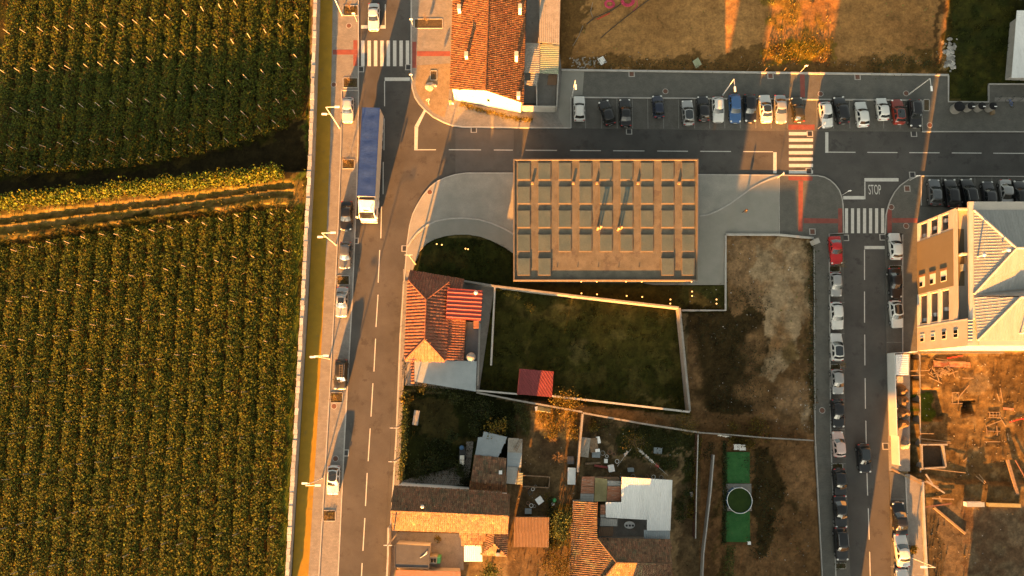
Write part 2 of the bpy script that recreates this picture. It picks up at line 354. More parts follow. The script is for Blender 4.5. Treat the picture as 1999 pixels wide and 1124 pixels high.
# north lot
F_N = [(1092, -400), (1885, -400), (1852, 150), (1090, 142)]
zone(F_N, (.215, .148, .085), 1, .03, False); zone(F_N, (.16, .108, .062), .8, .05, False, sm(n1, .45, .62)); zone(F_N, (.25, .18, .11), .7, 0, False, sm(n4, .5, .66))
zone([(1092, -400), (1130, -400), (1150, 40), (1128, 80), (1122, 112), (1400, 108), (1480, 92), (1640, 118), (1850, 112), (1850, 150), (1090, 142)], (.085, .062, .032), .85, .3)
zone([(1480, -60), (1560, -60), (1590, 20), (1640, 90), (1630, 124), (1490, 122), (1500, 60)], (.13, .11, .025), .8, .8, True, sm(n2, .38, .55))
ell(1565, 98, 62, 26, (.11, .105, .016), 1, 1.0); zone([(1770, 85), (1850, 90), (1850, 140), (1700, 140)], (.06, .052, .02), .8, .6, True, sm(n3, .4, .55))
zone([(1830, -60), (1842, -60), (1838, 60), (1830, 130), (1822, 130), (1828, 60)], (.05, .036, .02), .9, .1)
ell(1856, 92, 9, 26, (.46, .42, .36), 1, 0); ell(1848, 125, 14, 14, (.3, .24, .17), .9, 0)
zone([(1872, -400), (2200, -400), (2200, 220), (1930, 200), (1850, 205), (1850, 150)], DKG, 1, .9)
zone([(1872, -400), (2200, -400), (2200, 220), (1930, 200), (1850, 205), (1850, 150)], (.05, .044, .012), .8, .8, True, sm(n2, .48, .6))
# house strip north: planting under the gable
zone([(890, 195), (1092, 225), (1090, 243), (1010, 240), (915, 225)], (.12, .1, .03), 1, .9)
# red house yard, plot, lawns
zone([(787, 525), (1420, 540), (1420, 612), (1330, 612), (1350, 812), (920, 770), (780, 760)], (.042, .040, .014), 1, .9, False)
zone([(960, 560), (1330, 600), (1347, 805), (930, 760)], (.085, .068, .034), .85, .5, False, sm(n2, .52, .63))
zone([(960, 560), (1330, 600), (1347, 805), (930, 760)], (.07, .055, .02), .8, .7, False, sm(n4, .5, .62))
ell(1100, 604, 34, 7, (.17, .13, .085), .8, 0); ell(1125, 690, 16, 34, (.13, .1, .07), .6, .2); ell(1205, 650, 16, 12, (.13, .1, .06), .6, .2); ell(1290, 783, 46, 6, (.17, .125, .085), .8, 0); ell(1060, 727, 40, 5, (.12, .1, .04), .7, .3)
zone([(800, 458), (1005, 470), (1005, 560), (800, 540)], (.030, .033, .011), 1, .9, False)
ell(860, 505, 60, 16, (.075, .05, .025), .5, .5); zone([(1003, 548), (1415, 556), (1415, 610), (1320, 610), (1003, 570)], (.05, .044, .02), 1, .5, False)
# east lot
F_E = [(1345, 560), (1420, 608), (1416, 455), (1592, 462), (1596, 860), (1340, 810)]
zone(F_E, (.125, .092, .058), 1, .12, False); zone(F_E, (.08, .058, .034), .9, .3, False, sm(n2, .45, .6))
zone([(1330, 590), (1440, 610), (1490, 560), (1500, 640), (1490, 760), (1440, 815), (1340, 800)], (.026, .022, .010), .95, .7, True, sm(n1, .33, .45))
zone([(1418, 462), (1588, 462), (1588, 620), (1500, 640), (1450, 560), (1420, 540)], (.165, .13, .095), .85, .05)
zone([(1478, 462), (1586, 462), (1588, 600), (1566, 640), (1562, 700), (1510, 740), (1482, 720), (1498, 600), (1476, 520)], (.20, .182, .152), .95, 0, True, sm(n2, .36, .56))
ell(1545, 690, 22, 22, (.075, .06, .025), .8, .6); ell(1525, 668, 26, 14, (.16, .115, .07), .7, 0); ell(1545, 770, 30, 40, (.19, .15, .11), .8, 0); ell(1570, 810, 14, 20, (.26, .24, .21), .8, 0)
zone([(1572, 465), (1590, 465), (1592, 860), (1578, 860)], (.04, .036, .016), .7, .6, True, sm(n3, .42, .55))
zone([(1345, 800), (1480, 815), (1596, 850), (1600, 1210), (1340, 1210), (1340, 880)], (.13, .09, .055), 1, .15, False)
zone([(1345, 800), (1480, 815), (1596, 850), (1600, 1210), (1340, 1210), (1340, 880)], (.09, .062, .035), .8, .3, False, sm(n1, .45, .6))
zone([(1468, 880), (1500, 870), (1535, 960), (1520, 1000), (1490, 1080), (1470, 1100)], (.028, .025, .011), .9, .8); ell(1560, 930, 30, 60, (.16, .115, .075), .6, 0); ell(1545, 985, 22, 10, (.03, .026, .012), .8, .7)
zone([(1365, 850), (1420, 850), (1415, 1210), (1365, 1210)], (.12, .08, .048), .9, .1); zone([(1383, 870), (1397, 870), (1388, 1210), (1368, 1210)], (.07, .05, .03), .7, .1)
zone([(1398, 860), (1412, 860), (1408, 1210), (1392, 1210)], (.035, .034, .012), .7, .7, True, sm(n3, .4, .5))
# gardens
zone([(785, 765), (930, 768), (1005, 785), (1015, 930), (935, 955), (785, 950)], (.030, .032, .011), 1, .9, False)
zone([(810, 775), (895, 775), (890, 860), (815, 850)], (.085, .062, .038), .85, .3); ell(895, 860, 70, 6, (.13, .095, .06), .7, .1)
zone([(1005, 785), (1138, 805), (1120, 1210), (985, 1210)], (.092, .062, .036), 1, .1, False)
zone([(1035, 790), (1135, 805), (1125, 870), (1060, 850)], (.26, .165, .07), .8, .6, True, sm(n3, .35, .5)); ell(1020, 815, 18, 40, (.03, .035, .012), .9, .9); ell(1070, 890, 36, 34, (.055, .036, .022), .9, .0)
zone([(1078, 985), (1118, 985), (1112, 1065), (1072, 1065)], (.05, .048, .015), .8, .8)
F_Y = [(1140, 812), (1370, 846), (1362, 1210), (1316, 1210), (1316, 935), (1138, 940)]
zone(F_Y, (.10, .07, .042), 1, .1, False); zone([(1205, 830), (1355, 850), (1350, 900), (1290, 905), (1220, 890)], (.03, .034, .011), .95, .9); zone([(1150, 820), (1215, 828), (1225, 930), (1190, 930), (1165, 880)], (.06, .045, .025), .8, .3)
ell(1305, 905, 14, 16, (.03, .034, .011), 1, .9); ell(1342, 915, 20, 26, (.03, .034, .011), 1, .9); ell(1340, 965, 8, 9, (.03, .034, .011), 1, .9); ell(1328, 985, 10, 12, (.03, .034, .011), 1, .9)
for q in ([(1165, 850), (1200, 880), (1230, 890), (1228, 898), (1195, 890), (1160, 858)], [(1250, 880), (1320, 935), (1330, 1000), (1322, 1120), (1312, 1120), (1310, 935), (1245, 888)], [(1280, 888), (1345, 884), (1348, 878), (1280, 882)], [(1322, 895), (1328, 895), (1326, 935), (1318, 935)]):
    zone(q, (.22, .155, .095), .8, 0)
# building site
F_S = [(1770, 688), (2300, 686), (2300, 1300), (1795, 1300)]
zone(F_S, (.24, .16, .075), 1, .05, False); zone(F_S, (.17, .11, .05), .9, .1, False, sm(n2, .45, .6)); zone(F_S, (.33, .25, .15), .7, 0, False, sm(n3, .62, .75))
ell(1925, 745, 40, 22, (.36, .29, .2), .6, 0); zone([(1940, 700), (2060, 690), (2060, 800), (1960, 790)], (.13, .088, .042), .8, .2)
zone([(1797, 762), (1838, 760), (1843, 800), (1840, 822), (1797, 822)], (.075, .115, .012), 1, .0); ell(1893, 797, 13, 15, (.02, .016, .01), 1, 0)
zone([(1800, 985), (2300, 985), (2300, 1300), (1800, 1300)], (.20, .15, .105), 1, .05); zone([(1885, 985), (2300, 985), (2300, 1300), (1880, 1300)], (.25, .185, .135), .8, 0, True, sm(n1, .46, .62)); zone([(1885, 985), (2300, 985), (2300, 1300), (1880, 1300)], (.15, .095, .062), .9, 0, True, sm(n2, .5, .62))
zone([(1800, 1000), (1835, 1000), (1835, 1124), (1806, 1124)], (.075, .058, .028), .6, .4)
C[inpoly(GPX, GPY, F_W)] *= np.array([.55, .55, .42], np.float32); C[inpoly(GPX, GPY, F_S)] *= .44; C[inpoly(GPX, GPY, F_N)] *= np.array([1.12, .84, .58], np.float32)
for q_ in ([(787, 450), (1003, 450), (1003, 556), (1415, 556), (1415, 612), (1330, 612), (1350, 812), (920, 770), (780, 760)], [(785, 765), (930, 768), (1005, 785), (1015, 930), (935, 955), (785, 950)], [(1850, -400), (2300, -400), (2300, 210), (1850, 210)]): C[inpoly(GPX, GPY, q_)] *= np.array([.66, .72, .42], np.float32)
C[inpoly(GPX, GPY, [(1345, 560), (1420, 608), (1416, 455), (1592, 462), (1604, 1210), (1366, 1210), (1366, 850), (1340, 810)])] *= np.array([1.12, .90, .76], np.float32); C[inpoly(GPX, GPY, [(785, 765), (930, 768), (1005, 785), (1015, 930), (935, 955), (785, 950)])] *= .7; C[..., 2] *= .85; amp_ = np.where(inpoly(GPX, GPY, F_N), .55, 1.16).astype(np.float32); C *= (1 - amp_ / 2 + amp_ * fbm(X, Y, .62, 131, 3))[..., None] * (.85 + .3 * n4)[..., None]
# levels
Z[inpoly(GPX, GPY, [(1776, 688), (1794, 688), (1794, 925), (1776, 925)])] = -2.4
site = inpoly(GPX, GPY, [(1797, 688), (2300, 686), (2300, 960), (1870, 940), (1797, 925)]); Z[site] = -.45 + (n1[site] - .5) * .5 + (n3[site] - .5) * .2
Z[inpoly(GPX, GPY, F_W)] += -.15
Z[inpoly(GPX + (n3 - .5) * 10, GPY + (n2 - .5) * 10, [(1798, 762), (1839, 760), (1843, 800), (1840, 822), (1798, 822)])] = -1.35; Z[inpoly(GPX + (n3 - .5) * 8, GPY + (n2 - .5) * 8, [(1882, 785), (1905, 785), (1906, 810), (1883, 811)])] = -1.9
lowf = inpoly(GPX, GPY, [(-900, 560), (-400, 522), (0, 470), (300, 424), (530, 397), (556, 400), (552, 560), (536, 850), (516, 1124), (505, 1500), (-900, 1500)]); Z[lowf] -= .95
up = inpoly(GPX, GPY, [(-900, -400), (604, -400), (600, 330), (540, 330), (300, 366), (0, 396), (-900, 470)]); Z[up] -= 1.6
lot = inpoly(GPX, GPY, F_E) | inpoly(GPX, GPY, F_N); Z[lot] += (n2[lot] - .5) * .3
for o in (-1, 17):                                     # wheel ruts of the farm track
    q_ = [(-300, 458 + o), (0, 424 + o), (150, 405 + o), (300, 389 + o * .9), (540, 357 + o * .8), (570, 356 + o), (572, 367 + o), (540, 368 + o * .8), (300, 402 + o * .9), (150, 418 + o), (0, 438 + o), (-300, 474 + o)]
    Z[inpoly(GPX, GPY, q_)] -= .30
m_ = np.clip(1 - np.sqrt(((GPX - 1470) / 60) ** 2 + ((GPY - 812) / 18) ** 2), 0, 1); Z += m_ * .7
m_ = np.clip(1 - np.sqrt(((GPX - 1410) / 70) ** 2 + ((GPY - 775) / 26) ** 2), 0, 1); Z -= m_ * .6
hard = np.zeros(X.shape, bool)
for q in HARD + [YARD_C]: hard |= inpoly(GPX, GPY, q)
Z[hard] = -.22; VEG[hard] = 0
Z[farm] = -.3
ny, nx = X.shape
idx = np.arange(nx * ny).reshape(ny, nx)
gf = np.stack([idx[:-1, :-1], idx[:-1, 1:], idx[1:, 1:], idx[1:, :-1]], -1).reshape(-1, 4)
gme = fast_mesh('ground', np.stack([X, Y, Z], -1).reshape(-1, 3), gf, smooth=True)
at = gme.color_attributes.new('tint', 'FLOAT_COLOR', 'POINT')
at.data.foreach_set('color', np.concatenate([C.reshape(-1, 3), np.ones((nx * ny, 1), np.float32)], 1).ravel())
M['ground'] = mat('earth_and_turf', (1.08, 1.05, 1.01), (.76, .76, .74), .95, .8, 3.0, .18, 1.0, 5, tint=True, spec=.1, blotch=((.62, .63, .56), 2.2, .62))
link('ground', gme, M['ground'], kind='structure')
def gz(x, y):
    """height and growth of the ground sheet at plan points"""
    i = np.clip(np.searchsorted(gx, x) - 1, 0, nx - 2); j = np.clip(np.searchsorted(gy, y) - 1, 0, ny - 2)
    return Z[j, i], VEG[j, i], C[j, i]
def G(px, py):
    p = P(px, py); z = float(gz(np.array([p.x]), np.array([p.y]))[0][0]); q = P(px, py, z); return q

def sheet(name, pts, z, m, th=.3, parent=None, kind='structure', dz0=None):
    b = MB(); b.prism([P(x, y, 0) for x, y in pts], z - th, z, bottom=False)
    return b.build(name, M[m], parent, kind=kind)
sheet('road', ROAD, 0.0, 'asphalt')
sheet('parking_strip', S_PARK, .03, 'walk')
sheet('pavement', S_WALKW, .12, 'walk')
sheet('cycle_path', S_PATH, .115, 'ochre')
sheet('pavement', S_NORTH, .12, 'walk')
sheet('parking_bay_surface', S_BAYN, .012, 'bay')
sheet('pavement', S_WALKN, .12, 'walkdark')
sheet('plaza', S_PLAZA, .12, 'plaza2')
sheet('pavement', S_CORNER, .12, 'walkdark')
sheet('parking_bay_surface', S_BAYE, .012, 'bay')
sheet('pavement', S_EAST, .12, 'walkdark')
sheet('parking_bay_surface', S_BAYE2, .03, 'bay')
sheet('parking_bay_surface', S_BAYNE, .012, 'bay')
sheet('pavement', S_WALKSE, .12, 'walk')
sheet('parking_bay_surface', S_BAYSE, .03, 'bay')
sheet('site_entrance', S_RAMP, .05, 'walk')
sheet('yard_floor', YARD_C, .02, 'conc')
# rougher slab of the plaza and the two curbed edges that sweep across it
SW1 = [(796, 482), (803, 470), (815, 455), (832, 441), (850, 432), (877, 427), (905, 426), (935, 429), (960, 436), (983, 446), (1003, 457)]
SW2 = [(1365, 422), (1383, 419), (1400, 412), (1425, 398), (1450, 380), (1466, 368), (1484, 358), (1502, 350), (1520, 344)]
sheet('plaza_slab', SW1[1:] + [(1003, 339.5), (910, 339.5), (890, 342.5), (871, 348.5), (855, 355.5), (842, 366), (828, 383), (817, 401), (808, 419), (802, 440), (797.5, 474)], .126, 'plaza', .05)
sheet('plaza_slab', SW2 + [(1365, 342.5)], .126, 'plaza', .05)
sheet('plaza_slab', [(1003, 340), (1364, 342.5), (1364, 470), (1003, 470)], .126, 'plaza', .05)
def kerb(name, pts, w=.16, z0=-.05, z1=.135, m='kerb', parent=None):
    b = MB(); q = [P(x, y, 0) for x, y in pts]
    n = len(q); L = []
    for i in range(n):
        d = (q[min(i + 1, n - 1)] - q[max(i - 1, 0)]); d = Vector((d.x, d.y, 0)).normalized(); nn = Vector((-d.y, d.x, 0)) * w / 2; L.append((q[i] - nn, q[i] + nn))
    vv = [];
    for a, c_ in L: vv += [(a.x, a.y, z0), (a.x, a.y, z1), (c_.x, c_.y, z1), (c_.x, c_.y, z0)]
    fs = []
    for i in range(n - 1):
        for k in range(4): fs.append((4 * i + k, 4 * i + (k + 1) % 4, 4 * i + 4 + (k + 1) % 4, 4 * i + 4 + k))
    fs += [(0, 1, 2, 3), (4 * n - 1, 4 * n - 2, 4 * n - 3, 4 * n - 4)]
    b.add(vv, fs); return b.build(name, M[m], parent, kind='structure')
K = kerb
K('kerb', WESTKERB, .14); K('kerb', [(700, -60), (700, 176)], .16); K('kerb', [(700, 176.5), (667.5, 176.5)], .14)
K('kerb', ROADWEST, .16, -.05, .04)
K('kerb', [(803, -60)] + [(803, 155), (805, 173), (810, 190), (818, 202), (830, 215), (846, 228), (865, 238), (883, 245), (905, 248), (1114, 250)], .2); K('kerb', [(1114.5, 250), (1114.5, 190.5)], .16)
K('kerb', [(1096, 137.5), (1400, 141.5), (1850, 147.5)], .28, -.05, .30); K('kerb', [(1115.5, 190.3), (1798, 196)], .2); K('kerb', [(1799.5, 196.5), (1799.5, 257), (2070, 257.5)], .16); K('kerb', [(1850, 148.5), (1850, 199.3), (1928.6, 200), (1929, 165), (2070, 165)], .2, -.05, .25)
K('kerb', [(787.5, 552), (789.5, 547), (795, 475), (800, 440), (806, 418), (815, 400), (826, 382), (840, 365), (854, 354), (870, 347), (889, 341), (910, 338), (1003, 338), (1365, 341), (1595, 343), (1609, 346), (1620, 352), (1630, 361), (1638, 372), (1643, 386), (1645, 400), (1646.5, 455), (1618, 456.8), (1618.5, 560), (1621, 850), (1631, 1124), (1634, 1210)], .16)
K('kerb', [(788, 553), (781.5, 660), (776, 800), (774, 850), (757, 1124), (753, 1210)], .22)
K('kerb', SW1, .22, .05, .20); K('kerb', SW2, .2, .05, .19)
K('kerb', [(1521, 344), (1521, 457)], .08, .05, .129)
K('kerb', [(1727.5, 456.8), (1729, 420), (1733, 404), (1738, 390), (1746, 375), (1757, 362), (1774, 350), (1795, 343.5), (2070, 345)], .14); K('kerb', [(1797.5, 345), (1797.5, 401.5)], .14); K('kerb', [(1761.5, 458), (1761.5, 688)], .14)
K('kerb', [(1767, 926), (1770, 1000), (1773, 1124), (1778, 1210)], .16); K('kerb', [(1798.5, 940), (1800.5, 1000), (1806.5, 1124), (1809.5, 1210)], .3, -.3, .42)
K('kerb', [(1588, 466), (1590.5, 850), (1604.5, 1124), (1608.5, 1210)], .12, -.2, .2)
K('kerb', [(1415.5, 458), (1520, 458.6), (1587, 465)], .3, -.2, .3); K('kerb', [(1415.5, 460), (1415.5, 606), (1330, 606)], .25, -.2, .35)
# pavement strip along the front gardens
sheet('pavement', [(788.5, 548), (796, 548), (793, 640), (788, 760), (784, 850), (772, 1124), (768, 1210), (754, 1210), (758, 1124), (775, 850), (777, 800), (782.5, 660)], .125, 'walk')
sheet('asphalt_patch', [(889, 251), (1003, 253.5), (1003, 336), (889, 338)], .004, 'patch', .02)
sheet('sand_bed', [(815, 128), (879, 124), (879, 150), (876, 190), (868, 230), (846, 220), (826, 200), (815, 182), (811, 165)], .128, 'sand', .05)
sheet('concrete_apron', [(1097, 139), (1140, 140), (1137, 186), (1115, 189), (1113, 249), (1100, 249), (1090, 230)], .124, 'plaza2', .04)
# red tactile strips at the crossings
for q in ([(650, 97.5), (700, 97.5), (700, 107), (650, 107)], [(690, 79), (698, 79), (698, 97), (690, 97)], [(690, 107.5), (698, 107.5), (698, 129), (690, 129)], [(805, 82), (813, 82), (813, 133), (805, 133)], [(814, 100.5), (879, 100.5), (879, 110), (814, 110)],
          [(1538, 344.5), (1586, 345), (1585, 353), (1539, 352)], [(1558, 353.5), (1567, 353.5), (1566, 452), (1558, 452)], [(1568, 426), (1635, 427), (1635, 436), (1568, 436)], [(1635.5, 407), (1643.5, 407), (1643.5, 455), (1635.5, 455)],
          [(1731.5, 408), (1740, 408), (1740, 455), (1731.5, 455)], [(1741, 426), (1790, 426), (1790, 435), (1741, 435)], [(1539, 243), (1590, 243), (1590, 253), (1539, 253)], [(1561, 143), (1570, 143), (1571, 190), (1562, 190)]):
    sheet('tactile_strip', q, .128 if not (q[0][1] == 243) else .018, 'redpave', .03)

# ---------------------------------------------------------------- painted markings, each stripe a piece
def stripe(parent, pts, z=.006, m='paint', name='stripe'):
    b = MB(); b.face([Vector((p.x, p.y, z)) for p in [P(x, y) for x, y in pts]][::-1]); return b.build(name, M[m], parent, kind='structure')
def rect(parent, x0, y0, x1, y1, **k): return stripe(parent, [(x0, y0), (x1, y0), (x1, y1), (x0, y1)], **k)
def lineseg(parent, a, b, w=.12, z=.006, m='paint', name='line'):
    q = MB(); A, B = P(*a), P(*b); d = (B - A).normalized(); n = Vector((-d.y, d.x, 0)) * w / 2
    q.face([Vector((v.x, v.y, z)) for v in (A - n, B - n, B + n, A + n)]); return q.build(name, M[m], parent, kind='structure')
zc = empty('zebra_crossing', kind='structure')
for i in range(8): rect(zc, 705 + i * 12.45, 79, 711.6 + i * 12.45, 129)
zc = empty('zebra_crossing', kind='structure')
for i in range(7): rect(zc, 1540, 257.5 + i * 12.45, 1587, 263.9 + i * 12.45)
zc = empty('zebra_crossing', kind='structure')
for i in range(7): rect(zc, 1649.5 + i * 11.75, 406.5, 1655.5 + i * 11.75, 455)
lm = empty('lane_marking', kind='structure')
for x0, y0, x1, y1 in ((750, 231, 749.5, 293), (748.2, 316, 747.8, 379), (744.8, 403, 743.4, 465), (741.3, 488, 738.2, 551.5), (738, 575, 734, 638), (733.2, 661, 730, 725), (728, 748, 724.2, 813), (722.7, 836, 718.7, 900), (716.8, 923, 713.5, 987.5), (712.3, 1011, 708.5, 1075), (707, 1099, 704, 1160)):
    lineseg(lm, (x0, y0), (x1, y1), .13, name='dash')
lm = empty('lane_marking', kind='structure')
for x0, x1 in ((876, 939), (964, 1001), (1026, 1087), (1113, 1173), (1197, 1258), (1283, 1343), (1367, 1427), (1451, 1509), (1617, 1670), (1693, 1752), (1775, 1834), (1858, 1916), (1939, 2000)):
    f = lambda x: 292 + (x - 876) * (6.4 / 1000); lineseg(lm, (x0, f(x0)), (x1, f(x1)), .13, name='dash')
lm = empty('lane_marking', kind='structure')
for x0, y0, x1, y1 in ((1687.6, 487, 1687.6, 546), (1687.6, 569, 1687.7, 629.5), (1688, 653, 1688.4, 713), (1688.8, 738, 1689.4, 797.6), (1690.2, 821, 1691, 869), (1692.3, 921, 1693.8, 967), (1695, 992, 1696.8, 1053), (1697.6, 1077, 1699, 1130)):
    lineseg(lm, (x0, y0), (x1, y1), .13, name='dash')
def stopline(*rects):
    e = empty('stop_line', kind='structure')
    for q in rects:
        if len(q) == 4: rect(e, *q, name='bar')
        else: stripe(e, q[0], name='bar')
stopline((751, 151, 800, 157.7), (750, 158, 751.6, 207)); stopline((705, 49, 753, 55.5), (751.4, 8, 753, 48.7)); stopline((1509.5, 297, 1516, 338)); stopline((1611, 258, 1617, 298))
stopline((1687.5, 347.5, 1754, 354), (1687.5, 354.3, 1689.3, 388.7), (1646, 382.5, 1687.2, 389)); stopline((1687.6, 480, 1727, 486))
stopline(([(831, 208.5), (833.5, 212.5), (816.5, 248), (809.5, 246)],), ([(809.4, 246.5), (816.4, 248.3), (815, 291), (808.7, 291)],), (808.7, 291.3, 851, 293))
# STOP, painted on the carriageway
cu = bpy.data.curves.new('stop_word', 'FONT'); cu.body = 'STOP'; cu.size = 2.35; cu.align_x = 'CENTER'; cu.align_y = 'CENTER'
p_ = P(1707.5, 371); so = bpy.data.objects.new('stop_word_source', cu); col.objects.link(so)
dg = bpy.context.evaluated_depsgraph_get(); me_ = bpy.data.meshes.new_from_object(so.evaluated_get(dg)); bpy.data.objects.remove(so)
sw = link('stop_lettering', me_, M['paint'], None, (p_.x, p_.y, .006), kind='structure'); sw.scale = (.34, .92, 1)
# bay lines
bl = empty('bay_marking', kind='structure')
for x in (1143, 1174.5, 1205, 1235, 1265, 1295.5, 1325, 1356, 1385.5, 1415, 1445, 1475.5, 1505.5, 1536.5, 1595, 1627, 1659, 1691.5, 1725, 1757): lineseg(bl, (x - .8, 192.5), (x, 250.5), .09, .018, 'paintthin')
bl = empty('bay_marking', kind='structure')
for x in (1838, 1872, 1903, 1936, 1969): lineseg(bl, (x, 346), (x + .5, 401), .09, .018, 'paintthin')
bl = empty('bay_marking', kind='structure')
for y in (590, 651, 716, 783, 838, 905, 975, 1040): lineseg(bl, (1621 + max(0, y - 850) * .036, y), (1648.5 + max(0, y - 850) * .036, y), .08, .018, 'paintthin')
for y in (591, 668): lineseg(bl, (1731, y), (1760, y), .08, .036, 'paintthin')
for y in (974, 1106): lineseg(bl, (1738, y), (1770, y), .08, .036, 'paintthin')
# ================================================================ buildings
def basis(poly):
    p = [Vector(q) for q in poly]; n = Vector((0, 0, 0))
    for i in range(len(p)):
        a, b = p[i], p[(i + 1) % len(p)]; n += Vector(((a.y - b.y) * (a.z + b.z), (a.z - b.z) * (a.x + b.x), (a.x - b.x) * (a.y + b.y)))
    n.normalize()
    if n.z < 0: n = -n
    d = Vector((0, 0, -1)) - n * (-n.z)
    if d.length < .02: d = Vector((0, -1, 0))
    d.normalize(); a = n.cross(d).normalized(); o = p[0]
    return o, a, d, n, np.array([[(q - o).dot(a), (q - o).dot(d)] for q in p])
def tiles(parent, poly, m, pitch=.30, course=.42, h=.075, lift=.03, var=.35, seed=1, name='tiles', droop=0.0):
    """curved clay tiles, course by course, all real geometry"""
    o, a, d, n, q = basis(poly); g = np.random.default_rng(seed)
    A0, A1, D0, D1 = q[:, 0].min(), q[:, 0].max(), q[:, 1].min(), q[:, 1].max()
    ii, jj = np.meshgrid(np.arange(A0 + pitch / 2, A1, pitch), np.arange(D0 + course / 2, D1 + course * .3, course)); ii = ii.ravel(); jj = jj.ravel()
    k = inpoly(ii, jj, [tuple(t) for t in q]); ii, jj = ii[k], jj[k]; N = len(ii)
    if N == 0: return
    ii = ii + g.normal(0, .012, N); jj = jj + g.normal(0, .02, N); hh = h * g.uniform(.85, 1.15, N)
    prof = [(-.5, 0), (-.28, .8), (0, 1), (.28, .8), (.5, 0)]; V = []
    for e, (dj, lz) in enumerate(((-.56, .0), (.56, lift))):
        for (pa, ph) in prof:
            V.append(np.stack([ii + pa * pitch * (1.0 if e else .92), jj + dj * course, ph * hh + lz + .004], 1))
    V = np.stack(V, 1)                                        # N,10,3
    W = np.array(o)[None, None] + V[..., 0:1] * np.array(a) + V[..., 1:2] * np.array(d) + V[..., 2:3] * np.array(n)
    b = (np.arange(N) * 10)[:, None]
    fs = np.concatenate([b + np.array([i, i + 1, 6 + i, 5 + i]) for i in range(4)] + [b + np.array([5, 6, 8, 9])], 0)
    t1 = np.clip(1 + g.normal(0, var, N), .25, 1.8); t2 = np.clip(t1 * (1 + g.normal(0, .08, N)), .2, 1.9)
    tn = np.tile(np.stack([t1, t2, t2], 1), (5, 1))
    off = np.array(parent_off(parent)); me = fast_mesh(name, W.reshape(-1, 3) - off, fs, tn)
    return link(name, me, m, parent, kind='stuff')
def parent_off(p):
    t = Vector((0, 0, 0))
    while p is not None: t = t + Vector(p.location); p = p.parent
    return t
def ribs(parent, poly, m, pitch=.3, w=.09, h=.05, name='standing_seam', along=None):
    """raised seams that run down the slope of a sheet roof"""
    o, a, d, n, q = basis(poly)
    if along is not None:                                      # force the run of the ribs
        al = Vector(along); d = (al - n * al.dot(n)).normalized(); a = n.cross(d).normalized(); q = np.array([[(Vector(t) - o).dot(a), (Vector(t) - o).dot(d)] for t in poly])
    b = MB(); x = q[:, 0].min() + pitch * .5
    while x < q[:, 0].max():
        cr = []
        for i in range(len(q)):
            (x1, y1), (x2, y2) = q[i], q[(i + 1) % len(q)]
            if (x1 > x) != (x2 > x): cr.append(y1 + (x - x1) / (x2 - x1) * (y2 - y1))
        cr.sort()
        for y0, y1 in zip(cr[::2], cr[1::2]):
            if y1 - y0 < .15: continue
            pr = [(-w / 2, .003), (0, h), (w / 2, .003)]
            vv = [o + a * (x + u) + d * y + n * k for y in (y0 + .02, y1 - .02) for u, k in pr]
            b.add(vv, [(0, 1, 4, 3), (1, 2, 5, 4), (0, 2, 1), (3, 4, 5)])
        x += pitch
    return b.build(name, m, parent, kind='stuff')
def ridge(parent, a, b, m, r=.13, name='ridge'):
    q = MB(); a, b = Vector(a), Vector(b); L = (b - a).length; n = max(2, int(L / .45)); 
    for i in range(n):
        s, t = a.lerp(b, i / n), a.lerp(b, (i + 1.12) / n if i < n - 1 else 1); q.tint = random.uniform(.75, 1.2); q.tube(s + Vector((0, 0, .0)), t, r, r * .86, 8)
    return q.build(name, m, parent, kind='stuff')
def slabp(parent, name, pts, th, m): b = MB(); b.slab([Vector(p) for p in pts], th); return b.build(name, m, parent)
def prismp(parent, name, pts, z0, z1, m): b = MB(); b.prism(pts, z0, z1); return b.build(name, m, parent)
def boxp(parent, name, c, s, m, rz=0): b = MB(); b.box(c, s, rz); return b.build(name, m, parent)
def inset(pts, k):
    c = sum((Vector((p[0], p[1])) for p in pts), Vector((0, 0))) / len(pts)
    out = []
    for p in pts:
        v = Vector((p[0], p[1])) - c; out.append(c + v * max(0.0, (v.length - k) / v.length))
    return out
def house(name, loc, label, cat='house', group=None): return empty(name, (loc[0], loc[1], 0), 0, label, cat, group)

M['tile'] = mat('clay_tile', (.165, .074, .028), (.125, .054, .021), .85, .8, 8, .15, .2, 25, tint=True, blotch=((.11, .055, .025), 1.1, .6))
M['tileold'] = mat('old_clay_tile', (.10, .06, .034), (.072, .042, .024), .9, .7, 8, .18, .2, 25, tint=True, blotch=((.10, .085, .045), .9, .55))
M['tileshade'] = mat('shaded_clay_tile', (.16, .085, .048), (.105, .07, .04), .92, .6, 8, .2, .2, 25, tint=True, blotch=((.06, .06, .035), .8, .55))  # shaded copy of the old roof tile, for slopes away from the sun
M['tilered'] = mat('red_clay_tile', (.165, .068, .040), (.14, .055, .032), .8, .8, 8, .1, .15, 25, tint=True)
M['under'] = mat('roof_underlay', (.13, .06, .03), (.10, .05, .025), .95, 2, 10, .1)
M['redsheet'] = mat('red_sheet_metal', (.22, .04, .03), (.2, .033, .025), .5, .8, 12, .06)
M['crimson'] = mat('crimson_sheet_metal', (.13, .016, .018), (.10, .012, .013), .6, 1.4, 12, .12, blotch=((.085, .02, .018), 2.2, .62))
M['bluesheet'] = mat('blue_grey_roofing', (.19, .22, .235), (.23, .26, .275), .75, .6, 10, .07, .08, 20)
M['zinc'] = mat('zinc_sheet', (.21, .21, .197), (.25, .25, .235), .5, .5, 6, .08, metal=.15, stretch=(3, .4, 1))
M['whitesheet'] = mat('white_roof_sheet', (.52, .53, .525), (.58, .59, .585), .6, .4, 5, .05, stretch=(2, .3, 1), blotch=((.42, .415, .4), 1.0, .64))
M['asbestos'] = mat('fibre_cement_sheet', (.21, .19, .16), (.26, .235, .2), .9, 1.0, 7, .14, .2, 20, blotch=((.15, .125, .095), 1.3, .6))
